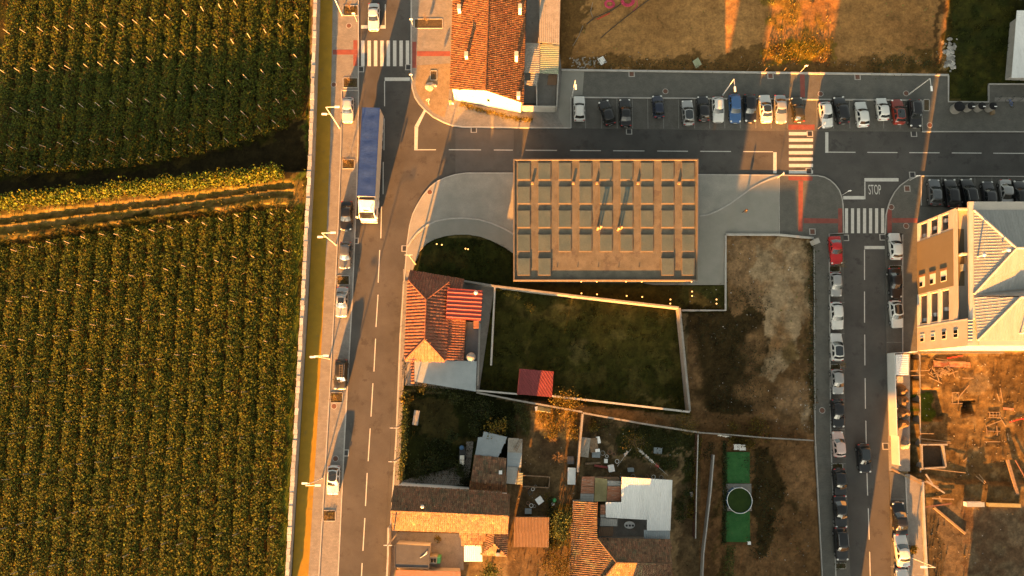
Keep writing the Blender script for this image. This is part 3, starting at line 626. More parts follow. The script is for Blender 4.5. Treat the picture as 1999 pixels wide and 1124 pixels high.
M['greensheet'] = mat('faded_green_sheet', (.19, .23, .14), (.24, .23, .165), .7, 1.2, 7, .14, blotch=((.17, .145, .1), 1.5, .6))
M['rustsheet'] = mat('rusty_sheet', (.22, .065, .025), (.28, .15, .09), .7, 2.2, 9, .2, stretch=(.4, 3, 1), blotch=((.34, .28, .22), 3.0, .58))
M['brownsheet'] = mat('brown_corrugated_sheet', (.105, .062, .034), (.13, .076, .042), .7, 1, 9, .1)
M['tarp'] = mat('olive_tarpaulin', (.20, .17, .075), (.25, .21, .1), .6, 1, 9, .1)
M['deck'] = mat('pavilion_roof_deck', (.080, .071, .052), (.115, .10, .074), .9, .8, 10, .16, .2, 20, blotch=((.07, .058, .046), .7, .56))
M['skyglass'] = mat('rooflight_glass', (.055, .074, .070), (.08, .094, .08), .3, .5, 5, .1, spec=.5, blotch=((.085, .085, .062), .8, .6))
M['curb'] = mat('weathered_curb', (.10, .082, .06), (.125, .10, .075), .7, 1.5, 10, .08)
M['bronze'] = mat('bronze_trim', (.26, .17, .09), (.30, .2, .11), .45, 2, 10, .05, metal=.3)
M['rubble'] = mat('rubble_stone', (.34, .28, .22), (.44, .38, .3), .9, 3, 8, .2, .5, 8)
M['terracotta'] = mat('terracotta_floor', (.22, .11, .07), (.26, .13, .085), .85, 1, 10, .1)
M['darkroof'] = mat('bitumen_roof', (.045, .047, .052), (.06, .062, .066), .8, .8, 12, .1)
M['shutter'] = mat('cream_blind', (.62, .58, .5), (.66, .62, .54), .7, 2, 10, .03)
M['recess_shade'] = mat('painted_recess_shade', (.035, .022, .013), (.045, .028, .017), .8, 2, 10, .05)  # shade of the balcony openings, put into a dark brown colour
M['brown'] = mat('brown_shutter', (.16, .085, .04), (.2, .11, .055), .7, 2, 10, .08)

# ---------------------------------------------------------------- pavilion with the grid of rooflights
RZ = 5.2
pc = P(1182, 430, RZ); pav = house('pavilion', pc, 'long low pavilion with a grid of rooflights on its sandy roof beside the plaza', 'pavilion')
RC = [P(1002, 311.5, RZ), P(1362.5, 311.5, RZ), P(1361.5, 548, RZ), P(1002, 548, RZ)]
prismp(pav, 'wall', inset(RC, .9), .13, RZ - .35, M['tan'])
dk = MB(); dk.prism(RC, RZ - .35, RZ); deck = dk.build('roof', M['deck'], pav)
par = MB()
for i in range(4):
    a, b = RC[i], RC[(i + 1) % 4]; par = MB(); c_ = (RC[0] + RC[2]) / 2
    ia, ib = a + (c_ - a).normalized() * .12, b + (c_ - b).normalized() * .12; dd = (ib - ia).normalized() * (.10 if i % 2 else -.10)
    par.seg(ia - dd, ib + dd, .18, RZ - .3, RZ + .24); par.build('parapet', M['curb'], deck)
for r, yy in enumerate((334.5, 381, 427.5, 474.5, 521)):
    for k in range(9):
        if r == 4 and 1 < k < 7: continue
        xx = 1022.3 + 40.05 * k; hgt = .14 if r < 4 else .24
        q = [P(xx - 12.3, yy - 17, RZ), P(xx + 12.3, yy - 17, RZ), P(xx + 12.3, yy + 17, RZ), P(xx - 12.3, yy + 17, RZ)]
        f = MB(); f.prism(q, RZ - .05, RZ + hgt); fr = f.build('rooflight', M['curb'], deck)
        q2 = [P(xx - 11.4, yy - 16, RZ), P(xx + 11.4, yy - 16, RZ), P(xx + 11.4, yy + 15.4, RZ), P(xx - 11.4, yy + 15.4, RZ)]
        g_ = MB(); g_.prism(q2, RZ + hgt - .02, RZ + hgt + .02); g_.build('pane', M['skyglass'], fr)
for x in (1039, 1118.7, 1165, 1245, 1325): p = P(x, 358, RZ); boxp(deck, 'vent', (p.x, p.y, RZ + .18), (.35, .3, .42), M['bronze'])
for x in (1087.5, 1127.5, 1167.5, 1207.6, 1247.5):
    p = P(x, 521, RZ); b = MB(); b.tube((p.x, p.y, RZ - .02), (p.x, p.y, RZ + .12), .06, .06, 8); b.build('vent_pipe', M['dark'], deck)
for x, y in ((1166, 448), (1206, 449)):
    p = P(x, y, RZ); b = MB(); b.tube((p.x, p.y, RZ - .02), (p.x, p.y, RZ + 1.15), .16, .16, 12); b.tube((p.x + .4, p.y + .15, RZ - .02), (p.x + .4, p.y + .15, RZ + 1.3), .13, .13, 12); fl = b.build('flue', M['bronze'], deck)
    b = MB(); b.lathe((p.x, p.y, RZ + 1.2), [(.1, 0), (.24, .04), (.25, .09), (.1, .2), (.02, .24)], 14); b.lathe((p.x + .4, p.y + .15, RZ + 1.33), [(.08, 0), (.2, .04), (.21, .08), (.1, .18), (.02, .2)], 14); b.build('cowl', M['bronze'], fl, True)
S0, S1 = RC[3], RC[2]
for i in range(9):                                              # south glazing under the eave
    t0, t1 = (i + .12) / 9, (i + .88) / 9; a, b_ = S0.lerp(S1, t0), S0.lerp(S1, t1); q = MB(); q.seg((a.x, a.y + .84), (b_.x, b_.y + .84), .05, .35, 4.2); q.build('window', M['glass'], pav)
for x in (1134.7, 1165, 1222, 1252.5, 1349.6):
    p = P(x, 549, 4.6); b = MB(); b.lathe((p.x, p.y + .25, 4.55), [(.09, 0), (.13, .1), (.13, .3)], 10); wl = b.build('eave_light', M['dark'], pav); b = MB(); b.lathe((p.x, p.y - .06, 4.62), [(.07, 0), (.09, .06), (.05, .12)], 10); b.build('lens', M['lamp'], wl)

# ---------------------------------------------------------------- apartment block on the east side
ZE = 11.4
a0 = P(1789.5, 685, 0); x0, yS = a0.x, a0.y; yN = P(1789.5, 437, 0).y; xe = x0 + 21
APR = math.atan2(P(1789.5, 437, 0).x - x0, yN - yS)                # the block stands a few degrees off the camera's axes, like the street
def Pa(px, py, z):
    p = P(px, py, z); return Vector((p.x - (p.y - yS) * math.tan(APR), p.y, z))
apt = house('apartment_building', (x0, yS), 'four storey cream apartment block with tan panel and ribbed metal roofs', 'building')
yN = Pa(1789.5, 437, 0).y; yy = lambda py: Pa(1789.5, py, 0).y
yA, yB, yC = yy(473), yy(575), yy(637)                            # north balconies | tan panel | south balconies | cream end
prismp(apt, 'wall', [(x0 + 1.5, yS + .02), (xe, yS + .02), (xe, yN - .1), (x0 + 1.5, yN - .1)], 0, 8.6, M['cream'])
prismp(apt, 'wall', [(x0, yS), (x0 + 1.49, yS), (x0 + 1.49, yC), (x0, yC)], 0, ZE, M['cream'])
prismp(apt, 'wall', [(x0 + 1.5, yS + .01), (xe, yS + .01), (xe, yC), (x0 + 1.5, yC)], 8.6, ZE, M['cream'])
tp = prismp(apt, 'wall_panel', [(x0 - .02, yA), (x0 + 1.49, yA), (x0 + 1.49, yB), (x0 - .02, yB)], 0, 8.62, M['tan'])
prismp(apt, 'wall', [(x0 + 1.9, yC + .01), (xe, yC + .01), (xe, yN - .5), (x0 + 1.9, yN - .5)], 8.6, ZE, M['plaster'])          # set-back top storey
zf = [0, 2.55, 5.05, 7.55]
for (n0, n1) in ((yN, yA), (yB, yC)):
    hi_, lo_ = max(n0, n1), min(n0, n1)
    for k in range(3):
        bal = MB(); bal.box((x0 + .75, (hi_ + lo_) / 2, zf[k] + .08), (1.5, hi_ - lo_ - .02, .16)); bo = bal.build('balcony', M['cream'], apt)
        b = MB(); b.box((x0 + .08, (hi_ + lo_) / 2, zf[k] + .38), (.16, hi_ - lo_ - .03, .75)); b.build('parapet', M['white'], bo)
        b = MB(); b.box((x0 + .05, (hi_ + lo_) / 2, zf[k] + 1.02), (.05, hi_ - lo_ - .3, .05)); b.build('rail', M['steel'], bo)
        b = MB(); b.box((x0 + 1.46, (hi_ + lo_) / 2, zf[k] + 1.35), (.06, hi_ - lo_ - .5, 2.35)); b.build('recess_shade_panel', M['recess_shade'], bo)  # dark panel stands in for the shade at the back of the balcony
        for t in (.28, .72):
            b = MB(); b.box((x0 + 1.41, lo_ + (hi_ - lo_) * t, zf[k] + 1.25), (.08, (hi_ - lo_) * .34, 2.1)); b.build('window', M['glass'], bo)
        b = MB(); b.box((x0 + .9, lo_ + .9 + k * .5, zf[k] + .55), (.45, .5, .75)); b.build('chair', M['whitemetal'], bo)
    b = MB(); b.box((x0 + .75, (hi_ + lo_) / 2, 8.1), (1.5, hi_ - lo_ - .01, 1.05)); b.build('cornice', M['cream'], apt)
    for e in (hi_ - .14, lo_ + .14):
        b = MB(); b.box((x0 + .74, e, 3.8), (1.46, .26, 7.55)); b.build('pier', M['cream'], apt)
b = MB(); b.box((x0 + .12, (yN + yC) / 2, 8.95), (.2, yN - yC - .02, .7)); b.build('parapet', M['cream'], apt)                       # terrace edge
b = MB(); b.box((x0 + 10, yN - .12, 8.95), (20, .2, .7)); b.build('parapet', M['cream'], apt)
for k, t in ((0, 0), (1, 1), (2, 2)):
    zc_ = zf[k] + 1.45; yw = yy(553); b = MB(); b.box((x0 - .03, yw, zc_), (.05, 1.5, 1.3)); w = b.build('window', M['shutter'], tp)
    b = MB(); b.box((x0 - .06, yw - .35, zc_ - .25 * (k < 2)), (.04, .6, .7 if k < 2 else 1.1)); b.build('pane', M['glass'], w); b = MB(); b.box((x0 - .07, yw + .95, zc_), (.1, .3, 1.5)); b.build('shutter', M['brown'], w)
for k in range(4):
    zc_ = [1.2, 3.75, 6.3, 8.8][k]; yw = yy(661); b = MB(); b.box((x0 - .02, yw, zc_ + .2), (.04, 1.15, 1.0)); w = b.build('window', M['shutter'], apt)
    b = MB(); b.box((x0 - .05, yw - (.25 if k < 2 else 0), zc_ + .2), (.03, .5 if k < 2 else .95, .8)); b.build('pane', M['glass'], w); b = MB(); b.box((x0 - .08, yw, zc_ + .2), (.03, .06, .82)); b.build('mullion', M['white'], w)
b = MB(); b.box((x0 - .012, yC - .12, 5.7), (.02, .16, 11.3)); b.build('downpipe', M['steel'], apt)
for yq, hq in ((yy(455), 1.6), (yy(520), 2.0), (yy(545), 1.2), (yy(600), 2.0), (yy(620), 1.1)):
    b = MB(); b.box((x0 + 1.88, yq, 10.0), (.05, hq, 1.7)); w = b.build('window', M['glass'], apt); b = MB(); b.box((x0 + 1.85, yq, 10.0), (.03, .06, 1.7)); b.build('mullion', M['white'], w)
b = MB(); b.box((x0 + 1.0, yy(520), 9.1), (.9, .25, 1.0)); b.build('divider', M['white'], apt)
b = MB(); b.box((x0 + 1.1, yy(543), 8.9), (.5, .9, .5)); b.build('drying_rack', M['bluesheet'], apt)
# roofs
ra, rb = Pa(1892, 401, ZE + .2), Pa(1892, 577, ZE + .2); xr = ra.x
slabp(apt, 'roof_edge', [(xr - .1, yN + .2, ZE + .25), (xe + .1, yN + .2, ZE + .25), (xe + .1, yC - .1, ZE + .25), (xr - .1, yC - .1, ZE + .25)], .3, M['cream'])
def mroof(polys, nm='roof'):
    for pl in polys:
        r_ = slabp(apt, nm, pl, .08, M['zinc']); ribs(r_, pl, M['zinc'], .40, .10, .035)
zt = ZE + .3
A_, B_ = Pa(1901, 410, zt), Pa(1901, 574, zt); AP = Pa(1984, 484, 13.1); RE = Vector((xe, AP.y, 13.1)); NE_ = Vector((xe, A_.y, zt)); SE_ = Vector((xe, Pa(2050, 540, 12.3).y, 12.3))
M['zinc2'] = M['zinc']
mroof([[A_, B_, AP], [A_, AP, RE, NE_], [B_, SE_, RE, AP]])
C_, D_, E_ = Pa(1901, 579, zt + .03), Pa(1992, 580, 12.9), Pa(1908, 664, zt); DE = Vector((xe, D_.y, 12.9)); EE = Vector((xe, E_.y, zt)); VE = Vector((xe, Pa(2050, 545, 12.4).y, 12.4))
mroof([[C_, E_, D_], [E_, EE, DE, D_], [C_ + Vector((0, .15, 0)), D_ + Vector((0, .15, 0)), DE + Vector((0, .15, 0)), VE]])
slabp(apt, 'roof_edge', [(x0 + 1.3, yS + .05, ZE + .2), (xe, yS + .05, ZE + .2), (xe, yC - .2, ZE + .2), (x0 + 1.3, yC - .2, ZE + .2)], .18, M['cream'])
q = [Pa(1889, 622, ZE + .3), Pa(1899, 622, ZE + .5), Pa(1899, 669, ZE + .5), Pa(1889, 669, ZE + .3)]; r_ = slabp(apt, 'roof', q, .05, M['zinc']); ribs(r_, q, M['zinc'], .42, .16, .085)
for a, b_ in ((A_, AP), (B_, AP), (E_, D_), (AP, RE), (D_, DE)):
    q = MB(); q.tube(a + Vector((0, 0, .05)), b_ + Vector((0, 0, .05)), .16, .16, 6); q.build('ridge_cap', M['cream'], apt)
for (px, py, z, k) in ((1911, 500, 12.1, 1.0), (1960, 490, 13.2, .8), (1994, 650, 12.2, 1.0)):
    p = Pa(px, py, z); b = MB(); b.tube((p.x, p.y, z - .3), (p.x, p.y, z + k), .1, .1, 8); b.lathe((p.x, p.y, z + k), [(.2, 0), (.3, .08), (.05, .28)], 10); b.build('chimney', M['steel'], apt)

def skew(o, k):                                                    # the plan is a parallelogram: its street front follows the street
    for ch in o.children:
        if ch.type == 'MESH':
            n = len(ch.data.vertices); v = np.empty(n * 3, np.float32); ch.data.vertices.foreach_get('co', v); v = v.reshape(-1, 3); v[:, 0] += v[:, 1] * k; ch.data.vertices.foreach_set('co', v.ravel()); ch.data.update()
        skew(ch, k)
skew(apt, math.tan(APR))

# ---------------------------------------------------------------- tiled house at the top, white gable to the road
ez, rz_ = 4.6, 6.2
hN = P(950, 90, 0); nh = house('terrace_house', hN, 'long orange tiled house with a sunlit white gable by the side street')
W0, R0, E0 = P(879, 173.5, ez), P(948, 176, rz_), P(1021, 201, ez); n_ = Vector((0, 24, 0))
W1, R1, E1 = W0 + n_, R0 + n_, E0 + n_; E1.x = P(1027, -60, ez).x; W1.x = P(886, -60, ez).x; R1.x = P(958, -60, rz_).x
w = MB(); g0 = [Vector((W0.x + .25, W0.y + .3)), Vector((E0.x - .25, E0.y + .35)), Vector((E1.x - .25, E1.y)), Vector((W1.x + .25, W1.y))]
w.prism(g0, -.1, ez - .1); w.add([(g0[0].x, g0[0].y, ez - .1), (g0[1].x, g0[1].y, ez - .1), (R0.x, (g0[0].y + g0[1].y) / 2, rz_ - .15)], [(0, 1, 2)]); nw = w.build('wall', M['white'], nh)
for k, (t, zz, ww, hh) in enumerate(((.25, 2.2, 1.5, 1.4), (.52, 2.6, .5, 1.0), (.8, 2.3, 1.4, .9))):
    p = g0[0].lerp(g0[1], t); d = (g0[1] - g0[0]).normalized(); b = MB(); b.box((p.x, p.y - .03, zz), (ww, .05, hh), math.atan2(d.y, d.x)); wi = b.build('window', M['white'], nw); b = MB(); b.box((p.x, p.y - .07, zz), (ww * .8, .03, hh * .8), math.atan2(d.y, d.x)); b.build('pane', M['shutter'] if k != 1 else M['glass'], wi)
for i, pl in enumerate(([W0, R0, R1, W1], [E0, R0, R1, E1])):
    r_ = slabp(nh, 'roof', pl, .12, M['under']); tiles(r_, pl, M['tile'], .29, .36, .07, .035, .22, 20 + i)
ridge(nh, R0 + Vector((0, 0, .06)), R1 + Vector((0, 0, .06)), M['tile'], .15)
for px, py, ch in ((911, 112, 1.0), (897, 20, .9), (1008, 115, 1.5), (1015, 22, 1.3), (1012, 188, .7)):
    p = P(px, py, 5.4); b = MB(); b.box((p.x, p.y, 5.2 + ch / 2), (.42, .55, ch + .6)); cm = b.build('chimney', M['white'], nh); b = MB(); b.box((p.x, p.y, 5.55 + ch), (.55, .7, .1)); b.build('chimney_cap', M['cream'], cm)
    if ch > 1.2:
        b = MB(); b.lathe((p.x, p.y + .75, 5.3), [(.22, 0), (.2, .5), (.28, .6), (.1, .9)], 12); b.build('cowl', M['white'], nh)
# outbuildings behind it
ob = house('lean_to', P(1060, 60, 0), 'row of patched sheet roofed lean-tos behind the orange tiled house', 'shed')
prismp(ob, 'wall', PP([(1030, -60), (1090, -60), (1088, 205), (1022, 205)], 0), -.1, .6, M['conc'])
def sheetroof(par, pts, zs, m, pitch=.25, name='roof', along=None, amp=.035):
    pl = [P(x, y, z) for (x, y), z in zip(pts, zs)]; r_ = slabp(par, name, pl, .04, M[m]); ribs(r_, pl, M[m], pitch, pitch * .7, amp, 'corrugation', along); return r_
sheetroof(ob, [(1055, -60), (1095, -60), (1092, 86), (1052, 82)], [3.2, 3.0, 3.0, 3.2], 'asbestos', .3, along=(0, 1, 0)); sheetroof(ob, [(1026, 84), (1054, 85), (1053, 142), (1023, 141)], [2.9, 2.8, 2.8, 2.9], 'asbestos', .3, along=(1, 0, 0)); sheetroof(ob, [(1055, 86), (1092, 88), (1090, 144), (1053, 142)], [2.7, 2.6, 2.6, 2.7], 'greensheet', .3, along=(1, 0, 0))
sheetroof(ob, [(1036, 142), (1053, 142.5), (1048, 167), (1022, 164), (1022, 157), (1036, 157)], [2.6] * 6, 'asbestos', .3, along=(1, 0, 0)); sheetroof(ob, [(1071, 145), (1088, 145), (1086, 166), (1068, 165)], [1.8] * 4, 'brownsheet', .3, along=(0, 1, 0))
for q in ([(1055, -60), (1056, 84)], [(1024, 142), (1020, 206)], [(1020, 206), (1085, 207)], [(1048, 167), (1048, 206)], [(1090, 144), (1087, 207)]):
    b = MB(); b.seg(P(*q[0], 2.3), P(*q[1], 2.3), .15, 0, 2.3); b.build('wall', M['plaster'], ob)
prismp(ob, 'floor', PP([(1050, 168), (1085, 168), (1084, 205), (1050, 205)], .6), .58, .66, M['conc'])

# ---------------------------------------------------------------- red roofed house on the left street
rh = house('hip_roofed_house', P(850, 640, 0), 'red tiled hip roofed house with red sheet and blue grey extensions'); e1, k1 = 4.4, 6.2
NW, NE, SW, SE, RT, RB = P(797.8, 546.7, e1), P(876, 550, e1), P(791, 702.5, e1), P(868, 703.6, e1), P(832, 584.5, k1), P(829.4, 662, k1)
prismp(rh, 'wall', inset([NW, NE, SE, SW], .4), 0, e1 - .05, M['cream'])
for i, pl in enumerate(([NW, RT, RB, SW], [NE, RT, RB, SE], [NW, NE, RT], [SW, SE, RB])):
    r_ = slabp(rh, 'roof', pl, .12, M['under']); tiles(r_, pl, M['tilered'], .46, .5, .085, .02, .07, 30 + i)
for a, b_ in ((NW, RT), (NE, RT), (SW, RB), (SE, RB), (RT, RB)): ridge(rh, a + Vector((0, 0, .08)), b_ + Vector((0, 0, .08)), M['tilered'], .14)
pl = [P(801, 527, 3.3), P(905, 544, 3.3), P(902, 566, 4.0), P(797, 548, 4.0)]; r_ = slabp(rh, 'roof', pl, .1, M['under']); tiles(r_, pl, M['tilered'], .36, .45, .09, .02, .07, 36); prismp(rh, 'wall', inset(pl, .4), 0, 3.2, M['cream'])
pl = [P(871.7, 621, 4.1), P(909.7, 627, 3.3), P(906, 702, 3.3), P(868, 702, 4.1)]; r_ = slabp(rh, 'roof', pl, .1, M['under']); tiles(r_, pl, M['tilered'], .36, .45, .09, .02, .07, 37); prismp(rh, 'wall', inset(pl, .3), 0, 3.2, M['cream'])
pl = [P(874, 562, 5.1), P(942, 567, 4.6), P(938.5, 625.7, 4.6), P(870.5, 621, 5.1)]; r_ = slabp(rh, 'sheet_roof', pl, .12, M['redsheet']); ribs(r_, pl, M['redsheet'], .58, .22, .06); prismp(rh, 'wall', inset(pl, .35), 0, 4.5, M['white'])
p = P(929.5, 572, 4.8); b = MB(); b.tube((p.x, p.y, 4.6), (p.x, p.y, 5.3), .12, .12, 8); b.lathe((p.x, p.y, 5.3), [(.2, 0), (.3, .15), (.05, .45)], 12); b.build('chimney', M['steel'], rh)
pl = [P(809, 702.5, 3.2), P(931, 704.7, 3.2), P(928.6, 764, 3.2), P(809, 744.5, 3.2)]; slabp(rh, 'flat_roof', pl, .15, M['bluesheet']); prismp(rh, 'wall', inset(pl, .3), 0, 3.05, M['conc'])
pl = [P(803, 703.5, 3.0), P(808.6, 703.5, 3.15), P(808.6, 746, 3.15), P(803, 746, 3.0)]; r_ = slabp(rh, 'roof', pl, .08, M['under']); tiles(r_, pl, M['tilered'], .4, .45, .1, .02, .07, 38)
pl = PP([(910, 628), (934.5, 629), (931.8, 703), (906.6, 703)], 2.7); slabp(rh, 'terrace', pl, .15, M['darkroof']); prismp(rh, 'wall', inset(pl, .2), 0, 2.55, M['conc'])
p = P(930, 634, 3); boxp(rh, 'chimney', (p.x, p.y, 3.2), (.75, 1.0, 1.0), M['tilered'])
p = P(919.5, 697, 3.2); b = MB(); b.lathe((p.x, p.y, 2.7), [(.45, 0), (.64, .2), (.68, .6), (.6, .95), (.35, 1.2), (.1, 1.28)], 20); tk = b.build('water_tank', [M['zinc']], None, True, 'round pale water tank standing on the dark roof terrace', 'water tank')
tk.location.z = 2.7

# ---------------------------------------------------------------- old farmhouse row at the bottom left
fh = house('farmhouse', P(880, 1010, 0), 'long old farmhouse with shaded and sunlit orange roof slopes'); e2, k2 = 5.0, 7.2
NWp, NEp, SWp, SEp, RWp, REp = P(770, 948, e2), P(994, 964, e2), P(766, 1035.5, e2), P(991, 1040, e2), P(763, 996, k2), P(994, 1005.6, k2)
prismp(fh, 'wall', inset([NWp, NEp, SEp, SWp], .35), 0, e2 - .05, M['white'])
for i, (pl, m_) in enumerate((([NWp, RWp, REp, NEp], 'tileshade'), ([SWp, RWp, REp, SEp], 'tileold'))):
    r_ = slabp(fh, 'roof', pl, .12, M['under']); tiles(r_, pl, M[m_], .27, .36, .06, .025, .18, 40 + i)
ridge(fh, RWp + Vector((0, 0, .06)), REp + Vector((0, 0, .06)), M['tileold'], .13)
b = MB(); b.add([(NWp.x + .35, NWp.y - .3, e2 - .1), (SWp.x + .35, SWp.y + .3, e2 - .1), (RWp.x + .35, RWp.y, k2 - .15)], [(0, 1, 2), (2, 1, 0)]); b.build('gable', M['white'], fh)
p = P(826, 987, 6.8); b = MB(); b.tube((p.x, p.y, 6.2), (p.x, p.y, 7.5), .1, .1, 8); b.lathe((p.x, p.y, 7.5), [(.16, 0), (.24, .1), (.05, .3)], 10); b.build('flue', M['white'], fh)
wg = house('kitchen_wing', P(945, 1060, 0), 'small tiled wing with a pointed hip roof in the sunlit courtyard')
pl = [P(889, 1020, 3.7), P(960, 1024, 3.7), P(941, 1064, 2.9), P(903, 1063, 2.9)]; r_ = slabp(wg, 'roof', pl, .1, M['under']); tiles(r_, pl, M['tileold'], .3, .4, .075, .03, .25, 44); prismp(wg, 'wall', inset(pl, .3), 0, 2.85, M['rubble'])
T0, T1 = P(967, 1022, 4.7), P(965, 1062, 4.7); L0, L1, Q0, Q1 = P(955, 1036, 3.6), P(939, 1083, 2.9), P(992, 1036, 3.2), P(990, 1087, 2.9)
for i, (pl, m_) in enumerate((([T0, T1, L1, L0], 'tileshade'), ([T0, T1, Q1, Q0], 'tileshade'), ([T1, L1, Q1], 'tileold'))):
    r_ = slabp(wg, 'roof', pl, .1, M['under']); tiles(r_, pl, M[m_], .27, .36, .06, .025, .18, 45 + i)
prismp(wg, 'wall', inset([L0, L1, Q1, Q0], .3), 0, 2.8, M['rubble'])
p = P(972, 1080, 3.4); boxp(wg, 'chimney', (p.x, p.y, 3.6), (.5, .45, 1.2), M['plaster'])
sheetroof(wg, [(906, 1064), (939, 1064.5), (942, 1096), (906, 1096)], [2.95, 2.95, 2.6, 2.6], 'whitesheet', .28, 'sheet_roof', amp=.04)
dr = house('flat_roofed_annex', P(805, 1087, 0), 'dark flat roofed annex with a lit cream parapet beside the left street', 'annex')
pl = PP([(771, 1063), (838.5, 1067), (837, 1109), (771, 1107)], 3.1); slabp(dr, 'roof', pl, .12, M['darkroof']); prismp(dr, 'wall', inset(pl, .1), 0, 2.97, M['cream'])
for a, b_ in zip(pl, pl[1:] + pl[:1]): b = MB(); b.seg(a, b_, .12, 2.9, 3.16); b.build('parapet', M['darkroof'], dr)
b = MB()
for k in range(3): q0, q1 = P(820 + k * 3.2, 1089 - k * 2, 3.15), P(834, 1080 - k * 2.2, 3.15); b.tube(q0, q1, .035)
b.build('clothes_line', M['steel'], dr)
tr_ = house('roof_terrace', P(830, 1120, 0), 'pinkish terracotta roof terrace at the bottom edge by the left street', 'terrace'); pl = PP([(773, 1113), (899, 1116), (900, 1180), (766, 1180)], 2.4); slabp(tr_, 'floor', pl, .15, M['terracotta']); prismp(tr_, 'wall', inset(pl, .2), 0, 2.25, M['cream'])
cb = house('laundry_shed', P(849, 1093, 0), 'small grey box shed with green side in the courtyard', 'shed'); pl = PP([(839, 1087), (853, 1087), (852, 1100), (838.7, 1100)], 2.2); prismp(cb, 'wall', pl, 0, 2.1, M['asbestos']); slabp(cb, 'roof', pl, .06, M['asbestos'])
for k in (0, 1): p = P(843 + k * 6, 1094, 2.2); boxp(cb, 'skylight', (p.x, p.y, 2.23), (.35, .5, .06), M['glass'])
pl = PP([(853.5, 1088), (859.5, 1088), (859, 1100), (852.6, 1100)], 1.8); prismp(cb, 'lean_to', pl, 0, 1.75, mat('green_panel', (.06, .28, .12), (.08, .32, .14), .6, 2, 10, .1))
sheet('courtyard_floor', [(775, 1038), (905, 1042), (905, 1112), (775, 1110)], .05, 'conc')
# north annex with sheets
an = house('garden_annex', P(955, 910, 0), 'rusty tiled annex joined to a blue grey sheet roof beside the cobbled path', 'annex')
pl = [P(925.8, 889.5, 2.7), P(987, 894, 2.7), P(988, 947, 3.6), P(919, 938, 3.6)]; r_ = slabp(an, 'roof', pl, .1, M['under']); tiles(r_, pl, M['tileshade'], .3, .4, .07, .02, .25, 50); prismp(an, 'wall', inset(pl, .3), 0, 2.6, M['rubble'])
pl = [P(919, 938.5, 3.6), P(988, 947.5, 3.6), P(991, 963, 3.3), P(915.5, 956.5, 3.3)]; r_ = slabp(an, 'roof', pl, .1, M['under']); tiles(r_, pl, M['tile'], .3, .4, .07, .02, .2, 51)
sheetroof(an, [(944.5, 842), (990, 853), (972, 893.5), (927, 889), (933.7, 853.5), (942, 853)], [2.8, 2.8, 2.6, 2.6, 2.75, 2.78], 'bluesheet', .4, 'sheet_roof', amp=.02); prismp(an, 'wall', inset(PP([(944.5, 844), (988, 855), (972, 892), (928, 888), (934, 855)], 2.6), .3), 0, 2.5, M['conc'])
p = P(977, 922, 3.4); boxp(an, 'skylight', (p.x, p.y, 3.35), (.45, .5, .1), M['whitemetal'])
cs = house('corrugated_shed', P(1004, 900, 0), 'narrow pale corrugated shed with a ladder on its roof and green trim', 'shed')
sheetroof(cs, [(992, 855), (1020, 857), (1019, 884), (990.5, 882)], [2.6, 2.4, 2.4, 2.6], 'asbestos', .2, amp=.025); sheetroof(cs, [(990.5, 882.5), (1019, 884.5), (1017.5, 912), (989.5, 910)], [2.55, 2.35, 2.35, 2.55], 'bluesheet', .2, amp=.025); sheetroof(cs, [(989.5, 910.5), (1011, 912), (1008, 945), (987.5, 943.6)], [2.7, 2.55, 2.55, 2.7], 'zinc', .2, amp=.025); sheetroof(cs, [(1012, 922), (1021, 923), (1020, 945.6), (1009, 945)], [2.4, 2.2, 2.2, 2.4], 'greensheet', .2, amp=.025)
prismp(cs, 'wall', inset(PP([(992, 857), (1018, 858), (1017, 944), (988, 942)], 2.4), .25), 0, 2.2, M['wooddk'])
bs = house('brown_shed', P(1037, 1040, 0), 'square shed under brown corrugated sheets in two courses', 'shed')
for q, zz in (([(1004, 1009), (1072.5, 1009.6), (1071.8, 1040.5), (1003.4, 1040)], [2.1, 2.1, 1.98, 1.98]), ([(1003.4, 1039.5), (1071.8, 1040), (1071, 1068.4), (1002.7, 1067.4)], [1.93, 1.93, 1.8, 1.8])): sheetroof(bs, q, zz, 'brownsheet', .2, along=(0, 1, 0), amp=.05)
prismp(bs, 'wall', inset(PP([(1005, 1010), (1071, 1010), (1070, 1067), (1004, 1066)], 1.8), .2), 0, 1.75, M['wooddk'])
# white sheet roof and hipped house, bottom centre
wr = house('white_roofed_barn', P(1245, 985, 0), 'barn under a wide white ribbed sheet roof with lean-to sheets', 'barn')
wq = [(1213.8, 931), (1312.7, 937), (1308.7, 1035.5), (1263, 1035.5), (1263, 1014.6), (1182.5, 1010), (1182.5, 980), (1213.8, 980)]
pl = [P(x, y, 3.9 - (y - 931) * .0075) for x, y in wq]; r_ = slabp(wr, 'roof', pl, .06, M['whitesheet']); ribs(r_, pl, M['whitesheet'], .26, .12, .04, 'corrugation')
prismp(wr, 'wall', PP([(1216, 934), (1308, 940), (1304, 1010), (1216, 1008)], 3), 0, 3.1, M['conc'])
sheetroof(wr, [(1257, 1034), (1308, 1036), (1306.7, 1053), (1257, 1051.5)], [3.0, 3.0, 2.8, 2.8], 'bluesheet', .3, 'sheet_roof', amp=.03); sheetroof(wr, [(1172.6, 1010.6), (1205.5, 1013.6), (1205, 1027), (1171, 1026.6)], [3.0, 3.0, 2.8, 2.8], 'zinc', .3, 'sheet_roof', amp=.03)
sheetroof(wr, [(1172, 985), (1182, 985), (1182, 1004), (1172, 1004)], [3.1] * 4, 'rustsheet', .2, 'sheet_roof', along=(1, 0, 0)); sheetroof(wr, [(1172, 1004.5), (1182, 1004.5), (1181, 1010), (1172, 1010)], [3.1] * 4, 'zinc', .2, 'sheet_roof', along=(1, 0, 0))
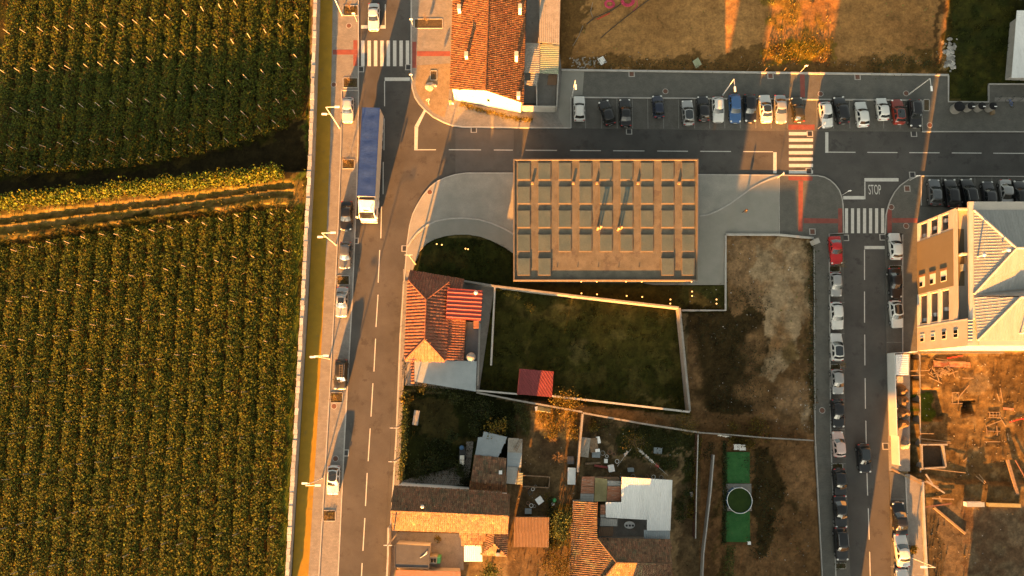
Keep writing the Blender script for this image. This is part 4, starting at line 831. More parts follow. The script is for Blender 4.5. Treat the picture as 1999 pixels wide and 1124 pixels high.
sheetroof(wr, [(1171, 1028), (1198, 1028), (1196, 1047), (1167, 1046)], [2.4] * 4, 'brownsheet', .3, 'sheet_roof')
sheet('courtyard_floor', [(1166, 1010), (1265, 1014), (1265, 1056), (1166, 1054)], .05, 'conc')
ls = house('patchwork_lean_to', P(1170, 955, 0), 'rusty patchwork sheet lean-to with an olive tarpaulin in the middle', 'shed')
sheetroof(ls, [(1136, 930), (1161, 930.5), (1160, 950), (1134.5, 949.5)], [2.5] * 4, 'rustsheet', .22, along=(1, 0, 0)); sheetroof(ls, [(1134.5, 950), (1160, 950.5), (1159.5, 963.5), (1133.5, 963)], [2.6] * 4, 'rustsheet', .22, along=(1, 0, 0)); sheetroof(ls, [(1133.5, 963.5), (1159.3, 964), (1158.6, 979.5), (1132.5, 979)], [2.7] * 4, 'zinc', .22, along=(1, 0, 0))
b = MB(); q = [[None] * 7 for _ in range(9)]
for i in range(9):
    for j in range(7):
        u, v = j / 6, i / 8; a = P(1161.6 + (1160 - 1161.6) * v + u * 24, 932 + v * 46.7 + u * 3 * (1 - v), 2.65); q[i][j] = (a.x, a.y, 2.65 - .5 * math.sin(math.pi * u) * (math.sin(math.pi * v) ** .6))
b.add([t for r in q for t in r], [(i * 7 + j, (i + 1) * 7 + j, (i + 1) * 7 + j + 1, i * 7 + j + 1) for i in range(8) for j in range(6)]); b.build('tarpaulin', M['tarp'], ls, True)
sheetroof(ls, [(1186, 938), (1213, 939), (1213, 949), (1186, 948)], [2.75] * 4, 'zinc', .22, along=(1, 0, 0)); sheetroof(ls, [(1186, 949), (1212.5, 950), (1212, 978), (1185, 978)], [2.85] * 4, 'rustsheet', .22, along=(1, 0, 0))
prismp(ls, 'wall', PP([(1138, 934), (1210, 934), (1210, 976), (1137, 976)], 2.4), 0, 2.1, M['wooddk'])
hh_ = house('hipped_house', P(1220, 1085, 0), 'old brown tiled house with a mitred hip roof joined to the white barn'); 
VA, VB = P(1165.6, 1049, 3.3), P(1203.5, 1097.3, 5.4)
pls = [([P(1119.8, 978.7, 2.9), P(1166.6, 979.7, 4.4), P(1165.6, 1049, 4.4), P(1203.5, 1097.3, 5.4), P(1172, 1123, 4.9), P(1140, 1160, 4.4), P(1108, 1160, 2.9), P(1114.8, 1075, 2.9)], 'tileold'),
       ([P(1165.6, 1049.5, 3.4), P(1309, 1052.5, 3.4), P(1311.5, 1099, 5.4), VB], 'tileshade'), ([VB, P(1311.5, 1099, 5.4), P(1314, 1150, 3.4), P(1150, 1150, 3.4)], 'tileold')]
for i, (pl, m_) in enumerate(pls):
    if i == 0:
        zz = lambda p: 2.9 + (p.x - P(1117, 1000, 3).x) * .40
        pl = [P(1119.8, 978.7, 2.9), P(1166.6, 979.7, 4.25), P(1165.6, 1049, 4.25), P(1203.5, 1097.3, 5.4), P(1160, 1150, 4.1), P(1110, 1150, 2.9)]
        pl = [Vector((p.x, p.y, zz(p))) for p in pl]
    r_ = slabp(hh_, 'roof', pl, .12, M['under']); tiles(r_, pl, M[m_], .27, .36, .06, .025, .18, 60 + i)
prismp(hh_, 'wall', PP([(1122, 982), (1164, 982), (1164, 1056), (1306, 1056), (1306, 1150), (1116, 1150)], 3), 0, 2.9, M['cream'])
for a, b_ in ((VB, P(1311.5, 1099, 5.4)), (VB, P(1160, 1152, 4.1)), (VB, P(1166, 1050, 4.3))): ridge(hh_, a + Vector((0, 0, .06)), b_ + Vector((0, 0, .06)), M['tileold'], .13)
# crimson shed in the walled plot
rs = house('crimson_shed', P(1045, 748, 0), 'crimson sheet metal shed at the edge of the walled grass plot', 'shed')
pl = [P(1016, 719.5, 2.7), P(1081, 725, 2.5), P(1077.5, 775, 2.3), P(1011, 769.5, 2.5)]; r_ = slabp(rs, 'roof', pl, .06, M['crimson']); ribs(r_, pl, M['crimson'], .36, .1, .03, 'corrugation'); prismp(rs, 'wall', inset(pl, .15), 0, 2.2, M['rustsheet'])
pl = [P(1014, 719.5, 2.5), P(1016, 719.6, 2.68), P(1011, 769.4, 2.5), P(1009, 769, 2.3)]; slabp(rs, 'side_flashing', pl, .05, M['redsheet'])
# pale building at the top right corner
nb = house('pale_building', P(1995, 70, 0), 'pale ribbed roof corner of a building on the dark grass', 'building'); pl = [P(1985.5, 20, 2.2), P(2080, 20, 3.2), P(2080, 151, 3.2), P(1975, 151.5, 2.2)]; r_ = slabp(nb, 'roof', pl, .1, M['whitesheet']); ribs(r_, pl, M['whitesheet'], .3, .1, .04, 'corrugation'); prismp(nb, 'wall', inset(pl, .9), -.1, 2.1, M['plaster'])
pl = [P(1980, -60, 2.2), P(2080, -60, 3.2), P(2080, 0, 3.2), P(1978, -2, 2.2)]; slabp(nb, 'roof', pl, .1, M['whitesheet'])
# blocks just outside the frame to the south; their long evening shadows cross the lots
def block(px0, px1, h, label, yb=-38.0, dep=8, cat='building'):
    A, B = px0, px1; e = house('apartment_building', ((A + B) / 2, yb - dep / 2), label, cat)
    prismp(e, 'wall', [(A, yb), (B, yb), (B, yb - dep), (A, yb - dep)], 0, h - .3, M['cream']); slabp(e, 'roof', [(A - .2, yb + .2, h), (B + .2, yb + .2, h), (B + .2, yb - dep - .2, h), (A - .2, yb - dep - .2, h)], .3, M['conc'])
    for k in range(int(h // 3)):
        n = max(2, int((B - A) // 3))
        for i in range(n): b = MB(); b.box((A + (i + .5) * (B - A) / n, yb + .03, 1.6 + 3 * k), (1.4, .05, 1.3)); b.build('window', M['glass'], e)
def back(px, py, yb): p = P(px, py); return p.x - (p.y - yb) * math.tan(R(SUN_AZ))
xa, xb, xc_ = back(1413, 150, -38), back(1480, 150, -38), back(1612, 150, -38); xb0, xc0, xd = back(1480, 150, -46), back(1612, 150, -46), back(1682, 1124, -46)
block(xa, xb0, 19.0, 'cream apartment tower beyond the lower edge, narrowest of the row'); block(xb, xc0, 12.6, 'cream apartment block beyond the lower edge, lower than its neighbours'); block(xc_, xd, 21.0, 'tall cream apartment block beyond the lower edge by the right street')
block(back(1888, 1124, -36), 95, 3.6, 'low cream building beyond the lower edge at the building site', -36, 10)
# ================================================================ vehicles
def paint(name, c, rough=.28, metal=.0): return mat('paint_' + name, c, tuple(min(1, x * 1.06) for x in c), rough, 1.2, 6, .03, coat=.3, metal=metal, obj=True, spec=.35)
PAINT = {'white': paint('white', (.46, .46, .44)), 'silver': paint('silver', (.27, .27, .265), .3, .4), 'grey': paint('grey', (.10, .105, .11), .3, .4), 'black': paint('black', (.009, .009, .01)),
         'navy': paint('navy', (.010, .014, .03)), 'blue': paint('blue', (.035, .085, .20)), 'red': paint('red', (.34, .012, .012)), 'rustred': paint('rustred', (.17, .022, .012)),
         'pink': paint('pink', (.42, .32, .29)), 'olive': paint('olive', (.022, .019, .010)), 'darkgrey': paint('darkgrey', (.035, .035, .038), .3, .3), 'pearl': paint('pearl', (.38, .37, .36))}
M['tyre'] = mat('tyre_rubber', (.012, .012, .012), (.016, .016, .016), .9, 3, 10, .1, obj=True)
M['rim'] = mat('alloy_rim', (.3, .3, .3), (.35, .35, .35), .35, 3, 10, .05, metal=.6, obj=True)
M['head'] = mat('headlight_lens', (.55, .55, .52), (.6, .6, .57), .12, 3, 10, .02, obj=True, spec=.7)
M['tail'] = mat('tail_light', (.28, .008, .006), (.33, .01, .008), .2, 3, 10, .02, obj=True, spec=.6)
M['carglass'] = mat('car_glass', (.010, .013, .014), (.014, .017, .018), .05, 2, 5, 0, obj=True, spec=1.0)
M['trim'] = mat('black_trim', (.012, .012, .012), (.016, .016, .016), .5, 3, 10, .05, obj=True)
M['plate'] = mat('number_plate', (.6, .6, .58), (.6, .6, .58), .5, 3, 10, 0, obj=True)
# type: length, width, roof height, bonnet length, screen base/top, rear glass top/base (fractions from the front), beltline
SPEC = {'hatch': (4.05, 1.74, 1.47, .30, .445, .86, .955, .90), 'small': (3.60, 1.64, 1.48, .27, .42, .86, .95, .92), 'sedan': (4.50, 1.78, 1.43, .29, .43, .72, .86, .90),
        'estate': (4.55, 1.78, 1.47, .29, .42, .885, .96, .90), 'suv': (4.42, 1.84, 1.64, .27, .40, .88, .955, 1.02), 'coupe': (4.25, 1.78, 1.36, .34, .50, .74, .90, .88)}
def car_meshes(kind):
    L, W, Hh, f_b, f_t, r_t, r_b, bl = SPEC[kind]; hw = W / 2; fy = lambda t: L / 2 - t * L
    d = {}
    # lower body
    st = [(0, .62, .50, .30), (.012, .78, .60, .24), (.04, .90, .68, .20), (.10, .965, bl - .20, .19), (.2, .99, bl - .10, .18), (f_b, 1.0, bl - .02, .18), (f_b + .06, 1.0, bl, .18), (.5, 1.0, bl + .01, .18), (.7, 1.0, bl + .02, .18), (r_t, .99, bl + .03, .18), (r_b - .02, .975, bl + .01, .19), (.965, .94, bl - .03, .22), (.99, .86, bl - .14, .28), (1.0, .74, .62, .36)]
    if kind in ('sedan', 'coupe'): st = st[:-5] + [(r_t, .99, bl + .03, .18), (r_b, .975, bl + .02, .19), (.955, .95, bl - .02, .22), (.985, .88, bl - .10, .28), (1.0, .76, .64, .36)]
    b = MB(); ring = []
    for t, w, zt, zb in st:
        w *= hw; y = fy(t); m_ = zb + (zt - zb) * .55
        half = [(.80 * w, zb), (.96 * w, zb + .07), (1.0 * w, m_), (.985 * w, zt - .10), (.93 * w, zt - .025), (.72 * w, zt), (.36 * w, zt + .018)]
        ring.append([(x, y, z) for x, z in half] + [(0, y, zt + .025)] + [(-x, y, z) for x, z in half[::-1]])
    n = len(ring[0]); vv = [p for r in ring for p in r]; fs = []
    for i in range(len(ring) - 1):
        for k in range(n): fs.append((i * n + k, i * n + (k + 1) % n, (i + 1) * n + (k + 1) % n, (i + 1) * n + k))
    fs += [tuple(range(n))[::-1], tuple(range((len(ring) - 1) * n, len(ring) * n))]; b.add(vv, fs)
    # cabin
    def cring(t, grow=0):
        k = t; yf = fy(f_b) * (1 - k) + fy(f_t) * k + grow; yr = fy(r_b) * (1 - k) + fy(r_t) * k - grow
        w = hw * (.955 * (1 - k) + .765 * k) + grow; z = bl + .0 + (Hh - .05 - bl) * k
        return [(-.88 * w, yf - .13, z), (-.45 * w, yf - .035, z), (0, yf, z), (.45 * w, yf - .035, z), (.88 * w, yf - .13, z), (w, yf - .36, z), (w, (yf + yr) / 2 + .12, z), (w, (yf + yr) / 2 - .12, z), (w, yr + .36, z), (.88 * w, yr + .10, z), (0, yr, z), (-.88 * w, yr + .10, z), (-w, yr + .36, z), (-w, (yf + yr) / 2 - .12, z), (-w, (yf + yr) / 2 + .12, z), (-w, yf - .36, z)]
    rr = [cring(0), cring(.5, .012), cring(.96), [(x * .93, y * .965 + .0, Hh - .012) for x, y, z in cring(1)], [(x * .5, y * .6 + cring(1)[2][1] * .0, Hh + .012) for x, y, z in cring(1)]]
    cy_ = (cring(1)[2][1] + cring(1)[10][1]) / 2
    rr[3] = [(x * .93, cy_ + (y - cy_) * .955, Hh - .012) for x, y, z in cring(1)]; rr[4] = [(x * .5, cy_ + (y - cy_) * .55, Hh + .008) for x, y, z in cring(1)]
    vv = [p for r in rr for p in r]; fs = []; n = 16
    for i in range(len(rr) - 1):
        for k in range(n): fs.append((i * n + k, (i + 1) * n + k, (i + 1) * n + (k + 1) % n, i * n + (k + 1) % n))
    fs.append(tuple(range(4 * n, 5 * n))[::-1]); b.add(vv, fs)
    me = b.mesh(kind + '_body', smooth=True)
    bm = bmesh.new(); bm.from_mesh(me); bmesh.ops.recalc_face_normals(bm, faces=bm.faces); bm.to_mesh(me); bm.free()
    me.materials.append(PAINT['white']); d['body'] = me
    def pane(i0, i1, t0, t1, sx=1.0):
        A, Bq, Cq = [[Vector(p) for p in cring(t, g)] for t, g in ((t0, .016), ((t0 + t1) / 2, .024), (t1, .016))]; q = MB()
        for lo, hi_ in ((A, Bq), (Bq, Cq)):
            for k in range(i0, i1): q.add([lo[k], lo[k + 1], hi_[k + 1], hi_[k]], [(0, 1, 2, 3)])
        m2 = q.mesh('pane', smooth=True); m2.materials.append(M['carglass']); return m2
    d['windscreen'] = pane(0, 4, .06, .93); d['rear_window'] = pane(9, 11, .22, .93); d['side_window'] = (pane(5, 6, .12, .9), pane(7, 8, .12, .9), pane(12, 13, .12, .9), pane(14, 15, .12, .9))
    q = MB(); z_ = Hh + .014; a = cring(1); q.add([(x * .84, cy_ + (y - cy_) * .86, Hh + .004) for x, y, z in a] + [(x * .4, cy_ + (y - cy_) * .4, Hh + .02) for x, y, z in a], [tuple(range(16, 32))[::-1]] + [(k, 16 + k, 16 + (k + 1) % 16, (k + 1) % 16) for k in range(16)]); d['glass_roof'] = q.mesh('glass_roof', smooth=True); d['glass_roof'].materials.append(M['carglass'])
    q = MB(); q.box((0, cy_ + .25, Hh + .012), (.85, .8, .03)); d['sunroof'] = q.mesh('sunroof'); d['sunroof'].materials.append(M['carglass'])
    q = MB(); q.tube((-.11, 0, 0), (.11, 0, 0), .315, .315, 18); d['tyre'] = q.mesh('tyre'); d['tyre'].materials.append(M['tyre'])
    q = MB(); q.tube((-.115, 0, 0), (.118, 0, 0), .2, .2, 12); d['rim'] = q.mesh('rim'); d['rim'].materials.append(M['rim'])
    def lamp(y, m, zc, sg, sy): q = MB(); q.blob((sg * hw * .74, y, zc), (.19, sy, .075), 1, 3, 5, 8, .05); e = q.mesh('lamp', smooth=True); e.materials.append(M[m]); return e
    d['headlight'] = [lamp(fy(.055), 'head', bl - .27, s, .16) for s in (-1, 1)]; d['tail_light'] = [lamp(fy(.972), 'tail', bl - .10, s, .10) for s in (-1, 1)]
    def mir(s): q = MB(); q.blob((s * (hw + .07), fy(f_b + .065), bl + .06), (.11, .08, .07), 1, 2, 5, 8, .05); e = q.mesh('mirror', smooth=True); e.materials.append(M['trim']); return e
    d['mirror'] = [mir(-1), mir(1)]
    d['number_plate'] = []
    for yq, zq in ((fy(.0) + .012, .42), (fy(1.0) - .012, .55)): q = MB(); q.box((0, yq, zq), (.5, .02, .11)); e = q.mesh('number_plate'); e.materials.append(M['plate']); d['number_plate'].append(e)
    q = MB(); q.box((0, fy(.004) + .008, .56), (W * .5, .03, .12)); d['grille'] = q.mesh('grille'); d['grille'].materials.append(M['trim'])
    d['roof_rail'] = []
    for s in (-1, 1): q = MB(); q.box((s * hw * .70, cy_, Hh + .045), (.04, L * .34, .035)); e = q.mesh('roof_rail'); e.materials.append(M['rim']); d['roof_rail'].append(e)
    return d
CARM = {k: car_meshes(k) for k in SPEC}
def car(px, py, front, kind, colr, label, group, tilt=0, roof=None, rails=False, z=.0):
    d = CARM[kind]; L, W = SPEC[kind][:2]; p = P(px, py, .75); rz = (0 if front == 'N' else math.pi) + R(tilt)
    t = empty('parked_car' if 'parked' in label else 'car', (p.x, p.y, z + .012), rz, label, 'car', group)
    bo = link('body', d['body'], None, t); bo.material_slots[0].link = 'OBJECT'; bo.material_slots[0].material = PAINT[colr]
    link('windscreen', d['windscreen'], None, t); link('rear_window', d['rear_window'], None, t)
    for s in d['side_window']: link('side_window', s, None, t)
    if roof == 'glass': link('glass_roof', d['glass_roof'], None, t)
    if roof == 'sun': link('sunroof', d['sunroof'], None, t)
    if rails: [link('roof_rail', e, None, t) for e in d['roof_rail']]
    for s in (0, 1): link('headlight', d['headlight'][s], None, t); link('tail_light', d['tail_light'][s], None, t); m_ = link('mirror', d['mirror'][s], None, t)
    [link('number_plate', e, None, t) for e in d['number_plate']]; link('grille', d['grille'], None, t)
    for sx in (-1, 1):
        for fy in (.195, .80):
            w = empty('wheel', (sx * (W / 2 - .10), L / 2 - fy * L, .315), 0, parent=t); link('tyre', d['tyre'], None, w); link('rim', d['rim'], None, w)
    return t
GN, GE, GW, GR, GB = 'cars in the north parking row', 'cars behind the apartment block', 'cars along the left street', 'cars on the left side of the right street', 'cars on the right side of the right street'
car(1131, 211, 'N', 'hatch', 'white', 'white hatchback parked first in the row, next to the white gabled house', GN, 0, None, True)
car(1185, 219, 'N', 'hatch', 'black', 'black hatchback parked askew in its bay, front turned left', GN, 16)
car(1221, 219, 'N', 'sedan', 'black', 'black saloon parked between the askew black hatchback and an empty bay', GN, 1)
car(1285, 207, 'N', 'small', 'navy', 'navy hatchback parked alone between two empty bays, nose over the kerb', GN, 4)
car(1343, 219, 'N', 'hatch', 'silver', 'silver hatchback parked with a black glass roof', GN, 2, 'glass')
car(1373, 211, 'N', 'hatch', 'black', 'black hatchback parked between the black-roofed silver car and a white one', GN, 1)
car(1402, 213, 'S', 'hatch', 'white', 'white hatchback parked rear to kerb left of the blue estate', GN, 0)
car(1435, 211, 'S', 'estate', 'blue', 'blue estate car parked in the north row', GN, 0)
car(1464, 211, 'S', 'suv', 'black', 'black boxy car parked right of the blue estate', GN, 0)
car(1495, 211, 'N', 'sedan', 'white', 'white saloon parked with a dark glass roof in the north row', GN, 2, 'glass')
car(1524, 212, 'S', 'sedan', 'silver', 'silver saloon parked rear to kerb by the sunlit strip', GN, 1)
car(1558, 213, 'N', 'hatch', 'olive', 'dark olive hatchback parked in the sunlit strip by the crossing', GN, 3)
car(1613, 223, 'S', 'hatch', 'white', 'white hatchback parked at a slant right of the crossing, rear to kerb', GN, 5)
car(1642, 214, 'N', 'suv', 'black', 'black car parked at a slant between two white hatchbacks', GN, 7)
car(1683, 222, 'N', 'hatch', 'white', 'white hatchback parked with empty space on both sides, nose to kerb', GN, 3)
car(1723, 212, 'N', 'small', 'white', 'short white hatchback parked left of the rust red car', GN, 2)
car(1754, 217, 'N', 'hatch', 'rustred', 'rust red hatchback parked with a black roof', GN, 2, 'glass')
car(1786, 221, 'S', 'suv', 'black', 'black car with roof rails parked last in the north row', GN, -1, None, True)
car(1825, 374, 'N', 'hatch', 'grey', 'grey hatchback parked at the corner north of the apartment block', GE, -3)
car(1857, 376, 'N', 'suv', 'black', 'black car parked squarely beside the grey corner hatchback', GE, 1)
car(1891, 375, 'N', 'suv', 'black', 'black car with roof rails parked slanted behind the apartment block', GE, 5, None, True)
car(1931, 378, 'N', 'hatch', 'darkgrey', 'charcoal hatchback parked behind the apartment roof edge', GE, 0)
car(1965, 378, 'S', 'sedan', 'silver', 'silver saloon parked behind the apartment roof edge', GE, 1)
car(1992, 379, 'N', 'suv', 'black', 'black car parked right of the silver saloon at the frame edge', GE, 0)
car(729.5, 32, 'S', 'sedan', 'white', 'white saloon driving up to the stop line at the top of the left street', None, 1)
car(679, 214, 'S', 'hatch', 'pearl', 'pearl white hatchback parked beside the rear of the truck', GW, 1, z=.03)
car(676, 421, 'S', 'sedan', 'black', 'black saloon parked opposite the truck cab', GW, 0, None, False, .03)
car(674, 498, 'S', 'hatch', 'grey', 'grey hatchback parked between the black and the sunroofed silver saloon', GW, -1, z=.03)
car(667.5, 589, 'S', 'sedan', 'silver', 'silver saloon parked with an open black sunroof', GW, -1, 'sun', z=.03)
cv = car(665.5, 731, 'S', 'suv', 'olive', 'dark olive van-like car parked with a ladder on its roof', GW, -1, None, True, .03)
car(650.5, 937, 'S', 'hatch', 'white', 'white hatchback parked with a black roof at the lower left street', GW, -1, 'glass', z=.03)
car(1632, 488, 'S', 'coupe', 'red', 'bright red coupe parked below the crossing', GR, 2)
car(1632, 555, 'S', 'small', 'silver', 'small silver hatchback parked below the red coupe', GR, 0)
car(1634, 616, 'S', 'hatch', 'white', 'white hatchback parked with white roof on the right street', GR, 1)
car(1634, 677, 'N', 'hatch', 'white', 'white hatchback parked with black roof, facing the red coupe', GR, -1, 'glass')
car(1635, 745, 'S', 'small', 'silver', 'small silver hatchback parked between planter bed and a black hatchback', GR, 1)
car(1636, 807, 'S', 'hatch', 'black', 'black hatchback parked above the pinkish white car', GR, 1)
car(1637.5, 867, 'N', 'small', 'pink', 'small pinkish white hatchback parked between two black cars', GR, 1)
car(1640, 943, 'S', 'hatch', 'black', 'black hatchback parked below the planter bed under the pinkish car', GR, 1)
car(1641, 999, 'S', 'sedan', 'black', 'black saloon parked between two black cars near the bottom', GR, 1)
car(1643, 1062, 'S', 'estate', 'black', 'black estate parked with bright roof rails near the bottom edge', GR, 1, None, True)
car(1748, 480, 'N', 'hatch', 'white', 'white hatchback parked beside the apartment corner by the crossing', GB, 0, z=.03)
car(1748, 552, 'S', 'sedan', 'black', 'black saloon parked beside the tan facade', GB, 1, z=.03)
car(1750, 613, 'S', 'hatch', 'white', 'white hatchback parked with black roof beside the apartment balconies', GB, 2, 'glass', z=.03)
car(1687.5, 895, 'S', 'hatch', 'black', 'black hatchback driving down the middle of the right street', None, 2, 'glass')
car(1757, 1012, 'N', 'sedan', 'black', 'black saloon parked below the plank barrier at the building site', GB, 2, z=.03)
car(1761, 1074, 'N', 'sedan', 'white', 'white saloon parked beside the lower right street lamp', GB, 2, z=.03)
car(1764, 1141, 'N', 'hatch', 'white', 'white hatchback parked partly cut off by the bottom edge', GB, 2, z=.03)
# ladder lying on the roof rack
ld = empty('ladder', (cv.location.x, cv.location.y, 0), 0, 'pale ladder lying on the roof of the olive car', 'ladder')
lx, ly, lz = cv.location.x + .22, cv.location.y + .1, 1.78
for s in (-.2, .2): b = MB(); b.box((lx + s, ly, lz), (.06, 2.6, .07)); b.build('rail', M['wood'], ld)
for k in range(8): b = MB(); b.box((lx, ly - 1.15 + k * .33, lz), (.36, .05, .05)); b.build('rung', M['wood'], ld)

# ---------------------------------------------------------------- articulated truck
tk0 = P(722, 325, 0); rt = R(-1.4)
tr = empty('articulated_truck', (tk0.x + .55, tk0.y - .65, .004), rt, 'articulated truck with a blue tarpaulin roof and white cab on the left street', 'truck')
def tb(parent, name, fn, m, smooth=False): b = MB(); fn(b); me = b.mesh(name, smooth=smooth); return link(name, me, m, parent)
M['bluetarp'] = mat('blue_tarpaulin', (.010, .034, .135), (.016, .044, .16), .6, 1.2, 6, .22, 1.0, 2.2, obj=True, stretch=(1, 2.5, 1), blotch=((.05, .06, .12), 1.4, .66))
M['curtain'] = mat('cream_curtain_side', (.42, .37, .30), (.47, .42, .34), .6, 1, 8, .06, .4, 4, obj=True)
M['cabwhite'] = mat('cab_paint', (.62, .61, .58), (.65, .64, .61), .3, 1, 6, .03, coat=.6, obj=True)
Lt, Wt = 13.5, 2.55; y1 = 8.35; y0 = y1 - Lt                        # trailer from y0 (front, south) to y1 (rear)
def tarp(b):
    nx_, ny_ = 8, 36; V = []
    for j in range(ny_ + 1):
        for i in range(nx_ + 1):
            u, v = i / nx_, j / ny_; x = (u - .5) * Wt; y = y0 + v * Lt
            z = 4.0 - .05 * math.sin(math.pi * v * 7) ** 2 * math.sin(math.pi * u) + .035 * math.sin(u * 9 + v * 31) * math.sin(v * 57 + u * 5) + (.03 if abs(u - .5) < .07 else 0)
            V.append((x, y, z if 0 < i < nx_ else 3.97))
    b.add(V, [(j * (nx_ + 1) + i, j * (nx_ + 1) + i + 1, (j + 1) * (nx_ + 1) + i + 1, (j + 1) * (nx_ + 1) + i) for j in range(ny_) for i in range(nx_)])
trl = tb(tr, 'trailer', lambda b: b.box((0, (y0 + y1) / 2, 2.45), (Wt - .06, Lt - .06, 2.9)), M['curtain'])
tb(trl, 'tarpaulin_roof', tarp, M['bluetarp'], True)
for s in (-1, 1):
    for k in range(4): tb(trl, 'curtain_panel', lambda b: b.box((s * (Wt / 2 - .01), y0 + (k + .5) * Lt / 4, 2.45), (.03, Lt / 4 - .05, 2.85)), M['curtain'])
    tb(trl, 'side_rail', lambda b: b.box((s * (Wt / 2), (y0 + y1) / 2, 3.93), (.06, Lt, .12)), M['bluetarp']); tb(trl, 'side_rail', lambda b: b.box((s * (Wt / 2), (y0 + y1) / 2, 1.02), (.06, Lt, .1)), M['steel'])
tb(trl, 'rear_door', lambda b: b.box((0, y1 + .02, 2.45), (Wt - .1, .04, 2.85)), M['whitemetal']); tb(trl, 'chassis', lambda b: b.box((0, (y0 + y1) / 2 + .4, .82), (1.0, Lt - 1.2, .28)), M['dark'])
def wheel(parent, x, y, r=.5, w=.3):
    e = empty('wheel', (x, y, r), 0, parent=parent); tb(e, 'tyre', lambda b: b.tube((-w / 2, 0, 0), (w / 2, 0, 0), r, r, 18), M['tyre']); tb(e, 'rim', lambda b: b.tube((-w / 2 - .01, 0, 0), (w / 2 + .01, 0, 0), r * .58, r * .58, 14), M['rim'])
for y in (y1 - 2.2, y1 - 3.5, y1 - 4.8):
    for s in (-1, 1): wheel(tr, s * 1.07, y)
yc1 = y0 - .55; yc0 = yc1 - 2.35                                     # cab
cabm = tb(tr, 'cab', lambda b: b.add([(-1.22, yc1, .75), (1.22, yc1, .75), (1.24, yc0 + .15, .75), (-1.24, yc0 + .15, .75), (-1.22, yc1, 2.7), (1.22, yc1, 2.7), (1.22, yc0 + .12, 2.2), (-1.22, yc0 + .12, 2.2), (-1.2, yc1, 3.55), (1.2, yc1, 3.55), (1.1, yc0 + .75, 3.25), (-1.1, yc0 + .75, 3.25), (-1.15, yc0, 1.6), (1.15, yc0, 1.6), (-1.15, yc0, .6), (1.15, yc0, .6)],
     [(0, 1, 5, 4), (4, 5, 9, 8), (1, 2, 6, 5), (5, 6, 10, 9), (3, 0, 4, 7), (7, 4, 8, 11), (8, 9, 10, 11), (11, 10, 6, 7), (7, 6, 13, 12), (12, 13, 15, 14), (2, 15, 13, 6), (3, 7, 12, 14), (14, 15, 2, 3), (0, 3, 2, 1)]), M['cabwhite'])
tb(cabm, 'wind_deflector', lambda b: b.add([(-1.15, yc1 + .05, 3.4), (1.15, yc1 + .05, 3.4), (.85, yc0 + .8, 3.3), (-.85, yc0 + .8, 3.3), (-1.1, yc1 + .05, 3.85), (1.1, yc1 + .05, 3.85), (.6, yc0 + 1.3, 3.6), (-.6, yc0 + 1.3, 3.6)], [(4, 5, 6, 7)[::-1], (0, 1, 5, 4), (1, 2, 6, 5), (2, 3, 7, 6), (3, 0, 4, 7)]), M['cabwhite'])
tb(cabm, 'roof_hatch', lambda b: b.box((0, yc0 + 1.12, 3.40), (.75, .5, .1)), M['carglass'])
tb(cabm, 'windscreen', lambda b: b.add([(-1.1, yc0 + .06, 2.2), (1.1, yc0 + .06, 2.2), (1.0, yc0 + .66, 3.19), (-1.0, yc0 + .66, 3.19)], [(0, 1, 2, 3)]), M['carglass'])
tb(cabm, 'sun_visor', lambda b: b.box((0, yc0 + .52, 3.16), (2.1, .34, .05), 0, .3), M['trim']); tb(cabm, 'bumper', lambda b: b.box((0, yc0 - .06, .75), (2.4, .3, .5)), M['cabwhite'])
for s in (-1, 1):
    tb(cabm, 'mirror', lambda b: b.box((s * 1.42, yc0 + .12, 2.6), (.26, .14, .7)), M['cabwhite']); tb(cabm, 'side_window', lambda b: b.box((s * 1.225, yc0 + .95, 2.45), (.03, .8, .65)), M['carglass']); tb(cabm, 'headlight', lambda b: b.box((s * .95, yc0 - .2, .95), (.4, .08, .2)), M['head'])
    tb(cabm, 'side_fairing', lambda b: b.box((s * 1.17, yc1 + .3, 2.1), (.06, .6, 2.6)), M['cabwhite'])
    wheel(tr, s * 1.05, yc0 + 1.25); wheel(tr, s * 1.05, y0 + 1.1)
tb(tr, 'tractor_chassis', lambda b: b.box((0, yc1 + .6, .75), (.95, 3.4, .3)), M['dark']); tb(tr, 'fuel_tank', lambda b: b.tube((1.0, yc1 + .9, .7), (1.0, yc1 - .2, .7), .3, .3, 12), M['steel'])
# ================================================================ vines, trees, weeds
M['vine'] = mat('vine_leaf', (.034, .048, .003), (.066, .068, .004), .85, .28, 2, .25, tint=True, trl=.12, spec=.2)
M['leaf'] = mat('leaf', (.030, .040, .008), (.045, .052, .010), .7, .7, 5, .1, tint=True, trl=.2, spec=.25)
M['yleaf'] = mat('autumn_leaf', (.105, .072, .009), (.08, .062, .008), .75, .7, 5, .1, tint=True, trl=.25, spec=.2)
M['bark'] = mat('bark', (.075, .05, .032), (.10, .07, .045), .9, 4, 20, .2, .4, 20)
M['twig'] = mat('dry_twig', (.12, .08, .04), (.16, .105, .055), .9, 4, 20, .15)
M['post'] = mat('concrete_post', (.25, .21, .16), (.3, .25, .19), .9, 3, 12, .1)
M['grassb'] = mat('grass_blade', (.030, .034, .007), (.042, .040, .009), .8, .4, 4, .1, tint=True, trl=.15, spec=.15)
